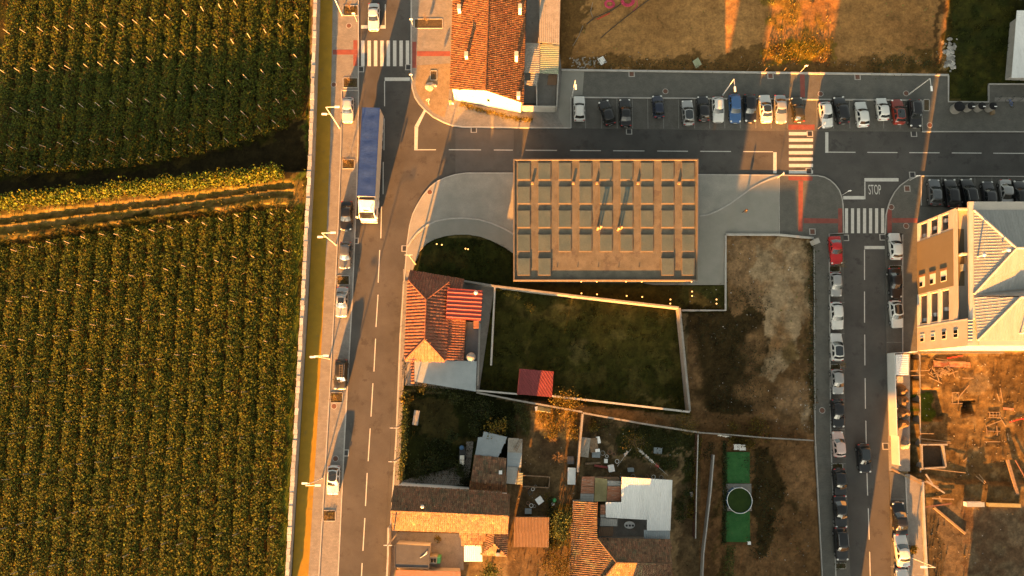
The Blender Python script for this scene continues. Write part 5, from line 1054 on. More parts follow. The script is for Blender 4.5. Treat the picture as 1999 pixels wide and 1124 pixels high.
def leaves(pts, size, g, tintlo=.5, tinthi=1.6, flat=.55, asp=.75, warm=.15):
    """one four-cornered leaf at each point"""
    N = len(pts); a = g.uniform(0, 2 * np.pi, N); tl = g.normal(0, flat, N); ro = g.normal(0, flat, N); s = size * g.uniform(.6, 1.35, N)
    u = np.stack([np.cos(a) * np.cos(tl), np.sin(a) * np.cos(tl), np.sin(tl)], 1); w = np.stack([-np.sin(a) * np.cos(ro), np.cos(a) * np.cos(ro), np.sin(ro)], 1) * asp
    V = np.stack([pts - u * s[:, None] * .5, pts + w * s[:, None] * .5, pts + u * s[:, None] * .5, pts - w * s[:, None] * .5], 1)
    V[:, 1, 2] += .07 * s; V[:, 3, 2] += .07 * s
    t = g.uniform(tintlo, tinthi, N); wm_ = 1 + g.normal(0, warm, N)
    return V.reshape(-1, 3), np.arange(N * 4).reshape(-1, 4), np.stack([t * wm_, t, t * np.clip(2 - wm_, .4, 1.6)], 1)
def leafobj(name, pts, size, m, parent, g, **k):
    v, f, t = leaves(pts, size, g, **k); off = np.array(parent_off(parent)) if parent is not None else 0
    return link(name, fast_mesh(name, v - off, f, t), M[m], parent, kind='stuff')
# ---- vine rows, both fields. rows run up the slope, about 2.5 m apart
ORD = ['first', 'second', 'third', 'fourth', 'fifth', 'sixth', 'seventh', 'eighth', 'ninth', 'tenth', 'eleventh', 'twelfth', 'thirteenth', 'fourteenth', 'fifteenth', 'sixteenth', 'seventeenth', 'eighteenth', 'nineteenth', 'twentieth', 'twenty-first', 'twenty-second']
pm = MB(); pm.box((0, 0, 1.25), (.085, .085, 2.6)); POSTM = pm.mesh('post'); POSTM.materials.append(M['post'])
def vine_row(x, ya, yb, field, k, seed, zg, posts, thin=1.0):
    g = np.random.default_rng(seed); t = empty('vine_row', (x, ya, zg), 0, f'{ORD[k]} vine row from the stone wall in the {field} vineyard', 'vine row', f'{field} vineyard rows')
    n = int((yb - ya) * 165 * thin); y = g.uniform(ya, yb, n); c = .22 * np.sin(y * 1.3 + seed) + .14 * np.sin(y * 3.1 + 2 * seed); dens = vnoise(y, np.full(n, x), 1.6, seed)
    q_ = g.uniform(-1, 1, n); q_ = np.sign(q_) * np.abs(q_) ** .9; z = zg + .30 + (1.2 - .55 * q_ ** 2) * g.beta(3.2, 1.3, n)
    wd = .98 + .30 * vnoise(y, np.full(n, x + 40.0), .9, seed + 9); px_ = x + .12 + c * .6 + q_ * wd + g.normal(0, .10, n); keep = g.random(n) < .55 + .6 * dens
    leafobj('foliage', np.stack([px_, y, z], 1)[keep], .27, 'vine', t, g, tintlo=.5, tinthi=1.3, flat=.26, warm=.16)
    ca = MB()
    for q in np.arange(ya, yb, .9): ca.tube((x + g.normal(0, .15), q, zg + .5), (x + g.normal(0, .45), q + g.normal(0, .5), zg + 1.6 + g.uniform(0, .6)), .02, .008, 3, False)
    ca.build('cane', M['twig'], t, kind='stuff')
    for py in posts:
        if ya + .5 < py < yb - .3: o = link('post', POSTM, None, t, (0 + g.normal(0, .06), py - ya, 0)); o.rotation_euler = (g.normal(0, .05), g.normal(0, .05), 0)
trk = lambda x: 0
xr0 = P(560, 640, -1).x
def ytrack(x, lo):                                                 # plan y of the farm track's edge at plan x
    px = CX + FPX * x / (H * _c + 20 * _s); return P(px, (np.interp(px, [-200, 0, 300, 530, 580], [506, 476, 430, 402, 402]) if lo else np.interp(px, [-200, 0, 250, 430, 520, 580], [362, 345, 326, 288, 258, 225]))).y
k = 0
for i in range(19):
    x = xr0 - i * 2.52
    yt = ytrack(x, True); ph = (i * 37 % 11) * .06
    vine_row(x, -30.0, yt - .4, 'lower', i, 100 + i, -1.15, [yt - 1.0 - ph] + [yt - 6.9 - 6.55 * j - ph - i * .10 for j in range(7)])
    yu = ytrack(x, False)
    if i < 19: vine_row(x - .3, yu + .5, 64.0, 'upper', i, 200 + i, -1.8, [yu + 1.2, yu + 4.6 - i * .0] + [yu + 10.5 + 6.6 * j for j in range(6)])
# trellis row along the bank above the farm track: this tall row shades the upper vineyard
tre = empty('trellis_row', P(280, 372), 0, 'tall yellow lit trellised vine row along the farm track', 'vine row'); g = np.random.default_rng(5)
a, b_ = P(-330, 437), P(556, 344); n = 26000; u = g.random(n); zz = g.beta(1.5, 1.25, n) * 3.7
pts = np.stack([a.x + (b_.x - a.x) * u, a.y + (b_.y - a.y) * u + .5 * np.sin(u * 60) * .3, np.full(n, -.2)], 1); pts[:, 1] += g.normal(0, .42, n) ; pts[:, 2] += zz
leafobj('foliage', pts, .36, 'vine', tre, g, tintlo=.5, tinthi=2.2, flat=.7, warm=.2)
for i in range(22):
    p = a.lerp(b_, (i + .5) / 22); o = MB(); o.box((p.x, p.y - .3, 1.5), (.1, .1, 3.6)); o.build('post', M['bark'], tre)
# ---- trees and shrubs
def plant(name, px, py, rx, h, m, label, cat='shrub', n=900, group=None, ry=None, z=None, trunk=.06, size=.22, base=.25, bare=False, seed=0, tl=(.45, 1.6)):
    g = np.random.default_rng(seed + int(px) * 7 + int(py)); p = G(px, py) if z is None else P(px, py, z); ry = ry or rx
    t = empty(name, p, 0, label, cat, group)
    st = MB(); st.tube((p.x, p.y, p.z - .15), (p.x + g.normal(0, .05), p.y, p.z + h * .55), trunk, trunk * .6, 7)
    lim = []
    for i in range(9 if not bare else 22):
        a_ = g.uniform(0, 6.28); r_ = g.uniform(.45, .95); e = Vector((p.x + rx * r_ * math.cos(a_), p.y + ry * r_ * math.sin(a_), p.z + h * g.uniform(.55, .98))); s0 = Vector((p.x, p.y, p.z + h * g.uniform(.15, .5)))
        st.tube(s0, e, trunk * .45, trunk * .12, 4, False); lim.append((s0, e))
        if bare:
            for _ in range(4): f_ = s0.lerp(e, g.uniform(.4, .95)); st.tube(f_, f_ + Vector((g.normal(0, .3), g.normal(0, .3), g.uniform(.05, .45))), trunk * .2, trunk * .08, 3, False)
    st.build('trunk', M['twig' if bare else 'bark'], t, kind=None)
    if n:
        cl = [(e.x, e.y, e.z) for s0, e in lim] + [(p.x + g.normal(0, rx * .35), p.y + g.normal(0, ry * .35), p.z + h * g.uniform(base, 1)) for _ in range(7)]
        cl = np.array(cl); k_ = g.integers(0, len(cl), n); pts = cl[k_] + g.normal(0, 1, (n, 3)) * np.array([rx * .30, ry * .30, h * .16]); pts[:, 2] = np.clip(pts[:, 2], p.z + .05, p.z + h * 1.12)
        leafobj('crown', pts, size, m, t, g, tintlo=tl[0], tinthi=tl[1], flat=.9)
    return t
plant('autumn_tree', 1333, 823, 1.35, 2.6, 'yleaf', 'feathery yellow tree outside the corner of the walled plot', 'tree', 900, bare=True, size=.14)
plant('autumn_tree', 1103, 786, 1.7, 3.0, 'yleaf', 'loose yellowing tree by the wall beside the crimson shed', 'tree', 1500, size=.2)
plant('bush', 1428, 836, .9, 1.3, 'yleaf', 'small dry golden bush behind the long garden wall', 'bush', 350, size=.15)
plant('bush', 1478, 838, 1.7, 1.7, 'yleaf', 'wide golden bush behind the wall above the artificial lawn', 'bush', 900, size=.17)
plant('bare_tree', 1233, 862, 1.7, 2.6, 'yleaf', 'brown nearly bare tree holding the clothes line', 'tree', 500, bare=True, size=.16)
plant('loquat_tree', 968, 838, 1.5, 3.2, 'yleaf', 'bright yellow leaved tree over the blue grey sheet roof', 'tree', 420, size=.26, tl=(.7, 1.9))
plant('citrus_tree', 1096, 1005, 1.3, 2.8, 'leaf', 'leafy citrus tree beside the brown shed, upper of two', 'tree', 1300, size=.2, tl=(.5, 2.6)); plant('citrus_tree', 1093, 1040, 1.2, 2.6, 'leaf', 'leafy citrus tree beside the brown shed, lower of two', 'tree', 1100, size=.2, tl=(.5, 2.6))
plant('olive_tree', 1092, 1098, 2.0, 3.6, 'yleaf', 'grey golden olive tree at the bottom edge beside the hipped house', 'tree', 2200, size=.16, tl=(.3, .9)); plant('bush', 958, 1112, 1.2, 1.6, 'leaf', 'bright green bush at the bottom edge under the kitchen wing', 'bush', 900, tl=(.8, 2.4))
plant('yucca', 795, 779, .75, 1.2, 'yleaf', 'spiky pale yucca at the garden corner by the pavement', 'plant', 260, size=.4, tl=(.7, 1.5))
plant('bush', 855, 1049, .5, .9, 'yleaf', 'round yellow pot bush in the farmhouse courtyard', 'bush', 250, size=.14, tl=(.8, 1.7)); plant('bush', 911, 937, .65, 1.1, 'leaf', 'dark round bush at the end of the cobbled path', 'bush', 350, tl=(.2, .7))
for i, (x, y, r_) in enumerate(((892, 775, 1.0), (880, 850, .8), (940, 800, 1.4), (925, 835, .9), (1005, 830, 1.4), (1018, 800, 1.1), (900, 915, 1.0), (850, 900, 1.2), (820, 915, 1.2))):
    plant('garden_bush', x, y, r_, 1.4, 'leaf', f'{ORD[i]} dark shrub of the shaded garden, counted clockwise from the blue grey roof', 'shrub', 650, 'shrubs of the shaded garden', size=.2, tl=(.3, 1.3))
for i, (x, y) in enumerate(((974, 565), (991, 573), (1010, 578), (1034, 600))):
    plant('flowering_shrub', x, y, .45 + .15 * (i == 3), .8, 'yleaf', ['yellow shrub in the very corner of the walled plot', 'second yellow shrub from the corner of the walled plot', 'third yellow shrub from the corner of the walled plot', 'largest yellow shrub in the walled plot, apart from the rest'][i], 'shrub', 220, 'yellow shrubs in the walled plot', size=.17, tl=(.9, 2.2))
for i, (x, y) in enumerate(((1305, 905), (1341, 915), (1340, 965), (1328, 985), (1155, 830), (1325, 1008))):
    plant('yard_bush', x, y, .8, 1.0, 'leaf' if i != 4 else 'yleaf', ['dark bush in the fork of the trodden paths', 'dark bush between the path and the fence hedge', 'small round bush below the fork of the paths', 'round bush right of the white barn roof', 'yellow green shrub in the walled corner of the yard', 'low bush right of the lavender lean-to'][i], 'bush', 380, 'bushes in the yard with paths', size=.18, tl=(.4, 1.6))
for i, (x, y, r_) in enumerate(((1060, 815, 1.2), (1085, 820, 1.3), (1110, 815, 1.1), (1075, 840, 1.1), (1118, 845, 1.1))):
    plant('sunlit_shrub', x, y, r_, 1.3, 'yleaf', ['sunlit golden shrub under the pale board on the wall', 'sunlit golden shrub, middle of the tangled clump', 'sunlit golden shrub nearest the yard wall corner', 'sunlit golden shrub above the white dead branch', 'sunlit dry shrub beside the leaning pole'][i], 'shrub', 520, 'tangle of sunlit shrubs in the back yard', size=.17, tl=(.4, 1.5))
plant('dead_bush', 1078, 855, .8, 1.0, 'yleaf', 'pale dead branch in the sunlit back yard', 'bush', 0, bare=True); plant('dead_bush', 1088, 892, 1.0, 1.3, 'yleaf', 'star shaped bare sapling in the back yard', 'bush', 0, bare=True)
plant('verge_bush', 1779, 1071, .5, .7, 'yleaf', 'spiky yellow plant between two cars by the lower right lamp', 'plant', 160, size=.3, tl=(.9, 1.7), z=.12)
# hedges as single things
def hedge(name, pl, w, h, m, label, dens=160, z=None, tl=(.4, 1.6), size=.2):
    g = np.random.default_rng(int(pl[0][0] + pl[0][1])); q = [P(x, y) for x, y in pl]; t = empty(name, (q[0].x, q[0].y, 0), 0, label, 'hedge'); P_ = []; st = MB()
    for a, b_ in zip(q, q[1:]):
        L = (b_ - a).length; n = int(L * dens); u = g.random(n); d = (b_ - a).normalized(); c = g.normal(0, w * .42, n); hh = h * (.75 + .4 * vnoise(u * L, np.zeros(n), 1.2, 3)); 
        P_.append(np.stack([a.x + (b_.x - a.x) * u - d.y * c, a.y + (b_.y - a.y) * u + d.x * c, g.beta(1.6, 1.1, n) * hh], 1))
        for e in np.arange(.3, L, .9): p = a + d * float(e); st.tube((p.x, p.y, -.15), (p.x, p.y, h * .7), .03, .015, 5, False)
    leafobj('foliage', np.concatenate(P_), size, m, t, g, tintlo=tl[0], tinthi=tl[1], flat=.9); st.build('stem', M['bark'], t, kind='stuff')
hedge('hedge', [(796, 762), (791, 830), (787, 905), (785, 935)], .75, 1.7, 'leaf', 'clipped hedge along the left street pavement beside the shaded garden', tl=(.4, 2.4))
hedge('hedge', [(805, 756), (850, 760), (920, 772)], .8, 1.3, 'leaf', 'dark hedge under the blue grey roof of the red house', tl=(.3, 1.1))
hedge('hedge', [(810, 920), (850, 915), (890, 905)], 1.2, .9, 'leaf', 'low dark hedge above the cobbled path', tl=(.25, 1.0))
hedge('hedge', [(1362, 852), (1357, 900), (1352, 960), (1343, 1010)], .6, 1.3, 'yleaf', 'ragged yellow hedge along the rusty fence', tl=(.3, 1.5))
hedge('hedge', [(1424, 1062), (1418, 1124), (1414, 1180)], .9, 1.1, 'leaf', 'ragged green hedge below the artificial lawn', tl=(.6, 2.4))
hedge('hedge', [(1413, 860), (1413, 985), (1411, 1060)], .4, .7, 'leaf', 'narrow dark hedge left of the artificial lawn', tl=(.25, 1.2))
hedge('hedge', [(1420, 858), (1470, 868)], .8, 1.0, 'yleaf', 'sunlit hedge above the artificial lawn behind the white chairs', tl=(.4, 1.5))
hedge('hedge', [(898, 203), (935, 215), (1000, 232), (1040, 236)], .5, .55, 'yleaf', 'flowering strip under the white gable wall', tl=(.5, 2.0), dens=120)
hedge('hedge', [(1077, 970), (1074, 1068)], .4, .8, 'leaf', 'dark hedge line beside the brown shed', tl=(.25, 1.0))
hedge('scrub', [(1470, 885), (1480, 940), (1500, 985), (1486, 1040), (1478, 1090)], 2.4, .7, 'leaf', 'low dark scrub right of the artificial lawn and pool', 60, tl=(.2, .9))
hedge('scrub', [(1352, 640), (1400, 655), (1452, 670), (1478, 740), (1440, 790), (1385, 770)], 4.5, .6, 'leaf', 'low dark scrub spreading over the dirt lot beside the walled plot', 70, tl=(.15, .7))
hedge('scrub', [(1425, 575), (1470, 585), (1490, 610)], 2.5, .5, 'leaf', 'patch of dark scrub at the pale kerb corner of the dirt lot', 60, tl=(.15, .7))
hedge('scrub', [(1215, 842), (1290, 856), (1345, 866)], 2.6, .9, 'leaf', 'dense dark shrubbery below the garden wall of the yard', 110, tl=(.25, 1.2))
hedge('scrub', [(1150, 822), (1190, 830)], 1.6, .6, 'leaf', 'low shrubs in the wall corner of the yard with paths', 90, tl=(.3, 1.3))
hedge('scrub', [(1385, 862), (1382, 900)], 1.0, .5, 'leaf', 'dark weeds between the rusty fence and the low wall', 70, tl=(.2, .9))
hedge('scrub', [(830, 870), (880, 875), (860, 900)], 2.6, .8, 'leaf', 'dark vegetable bed in the lower half of the shaded garden', 90, tl=(.2, 1.0))
hedge('scrub', [(905, 790), (960, 800), (985, 830)], 2.2, .9, 'leaf', 'dark overgrown patch above the blue grey sheet roof', 90, tl=(.2, 1.0))
hedge('scrub', [(1582, 480), (1584, 600), (1583, 700), (1586, 800)], .8, .5, 'leaf', 'weedy strip along the pavement edge of the dirt lot', 50, tl=(.2, 1.1))
hedge('scrub', [(1500, 98), (1560, 96), (1625, 104)], 2.2, .6, 'yleaf', 'yellow green weeds in the sunlit band of the north lot', 80, tl=(.4, 1.6))
hedge('scrub', [(1140, 128), (1300, 126), (1480, 128)], 1.2, .35, 'leaf', 'thin weeds along the kerb of the north lot', 22, tl=(.2, 1.1))
hedge('scrub', [(1690, 130), (1770, 122), (1845, 125)], 1.8, .6, 'leaf', 'dark weeds in the right corner of the north lot', 60, tl=(.2, 1.1))
hedge('scrub', [(1068, 960), (1078, 1075), (1060, 1110)], 1.2, .7, 'yleaf', 'tangled greenery beside the brown shed and olive tree', 90, tl=(.3, 1.3))
# ---- weeds and tufts over rough ground, one mass
g = np.random.default_rng(9); N = 260000
xs = g.uniform(-90, 90, N); ys = g.uniform(-32, 66, N); zz_, vg, cc = gz(xs, ys); cl_ = vnoise(xs, ys, 1.1, 77); lum = cc.sum(1)
k = (g.random(N) < vg * np.clip((cl_ - .25) * 1.9, .08, 1)); k &= ~((xs < P(560, 500).x + 1.2) & (g.random(N) < .45))
xs, ys, zz_, cc = xs[k], ys[k], zz_[k], cc[k]; n = len(xs); hgt = g.uniform(.08, .34, n) * (.6 + cl_[k]); a = g.uniform(0, 6.28, n); w = g.uniform(.05, .12, n); ln = g.normal(0, .12, (n, 2))
V = np.stack([np.stack([xs - np.cos(a) * w, ys - np.sin(a) * w, zz_ - .03], 1), np.stack([xs + np.cos(a) * w, ys + np.sin(a) * w, zz_ - .03], 1), np.stack([xs + ln[:, 0] + np.cos(a) * w * .3, ys + ln[:, 1] + np.sin(a) * w * .3, zz_ + hgt], 1), np.stack([xs + ln[:, 0] - np.cos(a) * w * .3, ys + ln[:, 1], zz_ + hgt], 1)], 1)
tn = np.clip(cc / np.array([.034, .036, .008]) * g.uniform(.6, 1.5, n)[:, None], .2, 4)
tag(link('weeds', fast_mesh('weeds', V.reshape(-1, 3), np.arange(n * 4).reshape(-1, 4), tn), M['grassb']), 'rough weeds and grass tufts over the open ground', 'weeds', None, 'stuff')
# ================================================================ walls, street furniture, small things
# ---- long stone-capped wall between the cycle path and the vineyard
ww = empty('boundary_wall', P(600, 560), 0, 'long white stone capped wall between the ochre cycle path and vineyard', 'wall')
WT = [(619.5, -40), (619, 0), (610, 280), (595, 580), (580, 850), (564, 1124), (560, 1190)]; WH = [2.15, 2.15, 2.1, 2.0, 1.7, 1.35, 1.3]
def wt(py): xs_, ys_, hs_ = [a for a, _ in WT], [b for _, b in WT], WH; h = float(np.interp(py, ys_, hs_)); return P(float(np.interp(py, ys_, xs_)), py, h), h
body = MB(); ys_ = list(range(-40, 1191, 41))
for a, b_ in zip(ys_, ys_[1:]): (p, h1), (q, h2) = wt(a), wt(b_); body.seg((p.x - .27, p.y), (q.x - .27, q.y), .40, -2.2, h1 - .1, -2.2, h2 - .1)
body.build('wall_body', M['plaster'], ww)
y = -40.0; g = random.Random(3)
while y < 1190:
    st = g.uniform(9, 16); (p, h1), (q, h2) = wt(y), wt(y + st - .6); b = MB(); b.tint = g.uniform(.7, 1.15); w = g.uniform(.46, .6); b.seg((p.x - .27 + g.uniform(-.05, .05), p.y), (q.x - .27 + g.uniform(-.05, .05), q.y), w, h1 - .1, h1 + g.uniform(.0, .1)); b.build('stone', M['stone'], ww); y += st
M['stone'].node_tree.nodes['Principled BSDF'].inputs['Roughness'].default_value = .9
def wall(name, pts, h, w, m, label, cap=True, cat='wall', z0=-.6, slope=None):
    """pts are the spots where the photograph shows the wall's top"""
    q = [P(x, y, h) for x, y in pts]; e = empty(name, (q[0].x, q[0].y, 0), 0, label, cat)
    for a, b_ in zip(q, q[1:]):
        b = MB(); b.seg(a, b_, w, z0, h - (.08 if cap else 0)); b.build('wall_panel', M[m], e)
        if cap:
            L = (b_ - a).length; n = max(1, int(L / 2.4))
            for i in range(n): c_, d_ = a.lerp(b_, i / n), a.lerp(b_, (i + .985) / n); b = MB(); b.seg(c_, d_, w + .04, h - .08, h); b.build('coping', M['conc'] if m == 'conc' else M['kerb'], e)
    return e
wall('plot_wall', [(905, 548), (966, 558), (1140, 579), (1326, 600)], 2.0, .22, 'conc', 'pale block wall on the north side of the walled grass plot, facing the pavilion')
wall('plot_wall', [(1327, 601), (1336, 690), (1347, 803)], 2.1, .26, 'conc', 'pale block wall on the east side of the walled grass plot')
wall('plot_wall', [(930, 762), (1010, 769)], 2.0, .2, 'white', 'short white wall piece left of the crimson shed'); wall('plot_wall', [(1078, 773), (1200, 787), (1347, 804)], 2.7, .22, 'white', 'white wall on the south side of the grass plot, right of the crimson shed')
wall('plot_wall', [(966, 559), (958.5, 712)], 1.9, .2, 'white', 'white wall along the concrete lane on the west side of the plot')
wall('yard_wall', [(936, 630), (932, 752)], 1.8, .15, 'white', 'thin white wall between the red house terrace and the lane')
wall('garden_wall', [(930, 766), (1007, 781), (1137, 804)], 1.9, .2, 'conc', 'grey garden wall running behind the sunlit shrubs of the back yard')
wall('garden_wall', [(1138, 806), (1250, 826), (1370, 845)], 2.0, .2, 'conc', 'grey garden wall above the dark yard with trodden paths'); wall('garden_wall', [(1371, 845), (1430, 849), (1500, 855), (1589, 860)], 2.1, .12, 'conc', 'thin grey wall crossing the dirt lot to the right street')
wall('yard_wall', [(1138, 808), (1133, 860), (1128, 922)], 2.0, .22, 'conc', 'stained wall between the two back yards')
wall('panel_fence', [(1363, 848), (1360, 950), (1358, 1052)], 1.6, .1, 'rust', 'rusty panel fence right of the yard with paths', True, 'fence'); wall('low_wall', [(1394, 888), (1388, 960), (1374, 1080), (1370, 1170)], 1.2, .12, 'plaster', 'low grey wall along the narrow dirt strip left of the artificial lawn')
wall('street_wall', [(758, 1030), (757, 1090), (753, 1170)], 2.2, .2, 'cream', 'cream front wall of the courtyard by the left street')
# ---- street lamps
def lamp_post(px, py, h, arm, label, group, second=None):
    p = P(px, py, .12); e = empty('street_lamp', p, 0, label, 'street lamp', group); t = (p.x, p.y, h); ax, ay = arm
    b = MB(); b.tube((p.x, p.y, .1), (p.x, p.y, .45), .11, .11, 10); b.build('base', M['steel'], e)
    b = MB(); b.tube((p.x, p.y, .45), t, .085, .055, 10); b.build('pole', M['steel'], e)
    b = MB(); b.tube(t, (p.x + ax, p.y + ay, h + .05), .05, .04, 8); b.build('arm', M['steel'], e)
    def head(ax, ay, z):
        l_ = math.hypot(ax, ay); dx, dy = ax / l_, ay / l_; b = MB(); b.box((p.x + ax + dx * .3, p.y + ay + dy * .3, z + .04), (.26 if abs(dx) < .5 else .75, .75 if abs(dx) < .5 else .26, .1), 0 if min(abs(dx), abs(dy)) < .01 else 0); hd = b.build('lamp_head', M['whitemetal'], e); b = MB(); b.box((p.x + ax + dx * .3, p.y + ay + dy * .3, z - .025), (.18, .18, .03)); b.build('lens', M['head'], hd)
    head(ax, ay, h + .05)
    if second:
        z2, a2 = second; b = MB(); b.tube((p.x, p.y, z2), (p.x + a2[0], p.y + a2[1], z2 + .03), .04, .035, 8); b.build('arm', M['steel'], e); head(a2[0], a2[1], z2 + .03)
for px, py, lb in ((668, 30, 'tall steel street lamp at the top of the cycle path'), (663, 250, 'tall steel street lamp beside the rear of the truck'), (656, 478, 'tall steel street lamp next to the parked grey hatchback'), (643, 700, 'tall steel street lamp next to the ladder carrying car'), (629, 933, 'tall steel street lamp next to the lowest parked car of the left street')):
    lamp_post(px, py, 8.0, (1.3, .02), lb, 'tall lamps along the left street', (5.6, (-.55, -.02)))
for px, py, arm, lb in ((1117, 187, (.02, -.8), 'street lamp at the first bay of the north parking row'), (1411, 185, (.02, -1.3), 'street lamp above the white and blue parked cars'), (1774, 184, (.02, -1.3), 'street lamp near the end of the north parking row'), (1779, 1088, (-1.3, .05), 'street lamp at the lower right pavement')):
    lamp_post(px, py, 5.6, arm, lb, 'lower lamps along the side streets')
# ---- utility poles with cables
UP = [((811, 515), 7.2, 'wooden utility pole at the garden above the red house'), ((789, 640), 7.2, 'wooden utility pole in front of the red house'), ((783, 831), 6.5, 'wooden utility pole beside the clipped hedge'), ((782, 892), 7.0, 'wooden utility pole at the end of the hedge'), ((776, 1041), 8.0, 'wooden utility pole in front of the farmhouse')]
tops = []
for (px, py), h, lb in UP:
    if px == 789: continue
    p = P(px, py, .1); e = empty('utility_pole', p, 0, lb, 'utility pole', 'utility poles on the left street'); b = MB(); b.tube((p.x, p.y, 0), (p.x, p.y, h), .12, .08, 10); b.build('pole', M['asbestos'], e); b = MB(); b.box((p.x, p.y, h - .3), (1.1, .09, .1)); b.build('crossarm', M['steel'], e); tops.append(Vector((p.x, p.y, h - .22)))
for i, (a, b_) in enumerate(zip(tops, tops[1:])):
    for s in (-.45, .45):
        q = []
        for k in range(9): u = k / 8; v = a.lerp(b_, u); q.append((v.x + s, v.y, v.z - .5 * 4 * u * (1 - u)))
        b = MB(); b.path(q, .014, 4); b.build('overhead_cable', M['dark'], None, label=f"{'street side' if s < 0 else 'garden side'} overhead cable of the {('upper', 'middle', 'lower')[i]} span of utility poles", cat='cable', group='overhead cables')
# ---- road signs
M['signblue'] = mat('blue_sign', (.03, .12, .42), (.03, .12, .42), .4, 3, 9, .02); M['signred'] = mat('red_sign', (.45, .02, .02), (.45, .02, .02), .4, 3, 9, .02)
def sign(px, py, h, shape, m, label, face=(0, -1), size=.62, tilt=.0):
    p = P(px, py, .12); e = empty('road_sign', p, 0, label, 'road sign', 'road signs at the crossings'); b = MB(); b.tube((p.x, p.y, 0), (p.x, p.y, h), .032, .032, 8); b.build('pole', M['steel'], e)
    ang = math.atan2(face[1], face[0]) + math.pi / 2; n = {'round': 18, 'square': 4, 'triangle': 3, 'stop': 8}[shape]; d = Vector((face[0], face[1], 0)); r_ = Vector((-face[1], face[0], 0)); c_ = Vector((p.x, p.y, h - size * .4)) + d * .05
    for k, (sz, mm, dep, nm) in enumerate(((size / 2, 'whitemetal', 0, 'plate'), (size / 2 * .82, m, .012, 'sign_face'))):
        rot = {'square': math.pi / 4, 'triangle': math.pi / 2, 'stop': math.pi / 8}.get(shape, 0); f = [c_ + d * dep + r_ * (sz * math.cos(2 * math.pi * i / n + rot)) + Vector((0, 0, sz * math.sin(2 * math.pi * i / n + rot))) for i in range(n)]
        b = MB(); b.add(f + [v - d * .01 for v in f], [tuple(range(n)), tuple(range(2 * n - 1, n - 1, -1))] + [(i, n + i, n + (i + 1) % n, (i + 1) % n) for i in range(n)]); b.build(nm, M[mm], e)
sign(806, 158, 2.6, 'square', 'signblue', 'square blue crossing sign at the white gabled house corner, above the junction'); sign(806.5, 52, 2.6, 'square', 'signblue', 'square blue crossing sign above the top zebra crossing'); sign(697, 42, 2.8, 'square', 'signblue', 'square blue sign by the top planter bed of the cycle path')
sign(838, 205, 2.4, 'stop', 'signred', 'red stop sign on the sand patch', (.3, -.95)); sign(1562, 141, 2.6, 'square', 'signblue', 'square blue crossing sign on the kerb above the parking row'); sign(1518, 347, 2.6, 'square', 'signblue', 'square blue crossing sign at the end of the curved plaza edge', (1, 0)); sign(1645, 380, 2.6, 'square', 'whitemetal', 'white sign at the corner above the lower zebra crossing'); sign(1776, 352, 2.5, 'stop', 'signred', 'red stop sign at the corner by the apartment block', (0, 1))
sign(1597, 251, 2.6, 'square', 'signblue', 'square blue crossing sign beside the slanting white hatchback', (1, 0))
for i, x in enumerate((1458, 1493, 1530)): p = P(x, 138, .3); b = MB(); b.tube((p.x, p.y, .1), (p.x, p.y, 1.25), .035, .03, 8); b.lathe((p.x, p.y, 1.25), [(.045, 0), (.03, .06)], 8); b.build('marker_post', M['wood'], None, label=['pale marker post on the kerb above the black boxy car', 'pale marker post on the kerb above the white saloon', 'pale marker post on the kerb above the silver saloon'][i], cat='post', group='marker posts on the north kerb')
# ---- covers in the paving
def cover(px, py, z, rnd, where, r=.36):
    p = P(px, py, z); e = empty('manhole_cover' if rnd else 'drain_grate', p, 0, (f'round rust brown manhole cover {where}' if rnd else f'square dark drain grate {where}'), 'manhole cover' if rnd else 'drain grate', 'covers in the paving'); b = MB()
    if rnd: b.lathe((p.x, p.y, z - .03), [(r + .09, 0), (r + .09, .034)], 20); b.build('frame', M['kerb'], e); b = MB(); b.lathe((p.x, p.y, z), [(r, 0), (r, .012)], 20); b.build('lid', M['rust'], e)
    else: b.box((p.x, p.y, z - .01), (.95, .95, .03)); b.build('frame', M['kerb'], e); b = MB(); b.box((p.x, p.y, z + .002), (.66, .72, .03)); b.build('grate', M['dark'] if z < .1 else M['rust'], e)
for a in ((681, 50, .12, 'by the top planter bed'), (651.5, 165, .12, 'at the cycle path edge above the first parked car'), (839, 375, .13, 'on the plaza corner'), (652, 793, .03, 'below the planter under the olive car'), (655, 895, .03, 'above the lowest car of the left street'), (1299, 178, .12, 'above the empty bay of the navy hatchback'), (1769, 182, .12, 'at the right lamp of the north pavement'), (1602, 183, .12, 'at the sunlit strip end'), (1815, 244, .12, 'right of the last black car in the north row'), (1740, 404, .13, 'at the red strip of the apartment corner'), (1769, 441, .12, 'near the apartment corner'), (1605, 801, .12, 'on the pavement beside the dirt lot')): cover(a[0], a[1], a[2], True, a[3])
for a in ((925, 253, .0, 'below the white gabled house'), (1228, 256.5, .0, 'below the black saloon bay'), (1233, 144, .12, 'on the kerb above the black cars'), (1504, 148, .12, 'on the kerb above the white saloon'), (1581, 261, .0, 'beside the sunlit zebra crossing'), (1674, 150, .12, 'on the kerb above the white hatchbacks'), (1784, 261, .0, 'below the last black car'), (705, 135, .0, 'left of the top zebra crossing'), (797, 131, .0, 'right of the top zebra crossing'), (694, 470, .0, 'opposite the grey hatchback'), (790, 485, .0, 'at the plaza kerb of the left street'), (1579, 334, .0, 'at the foot of the sunlit zebra crossing'), (1781, 341, .0, 'at the corner beside the stop line'), (1651, 464, .0, 'beside the red coupe'), (1723, 463, .0, 'beside the white hatchback at the apartment corner'), (1586, 452, .12, 'at the end of the pale wall by the red strip'), (1771, 368, .12, 'on the apartment corner pavement'), (674.5, 884, .0, 'above the lowest car of the left street'), (1729, 871, .0, 'below the white hoarding')): cover(a[0], a[1], a[2] + .004, False, a[3])
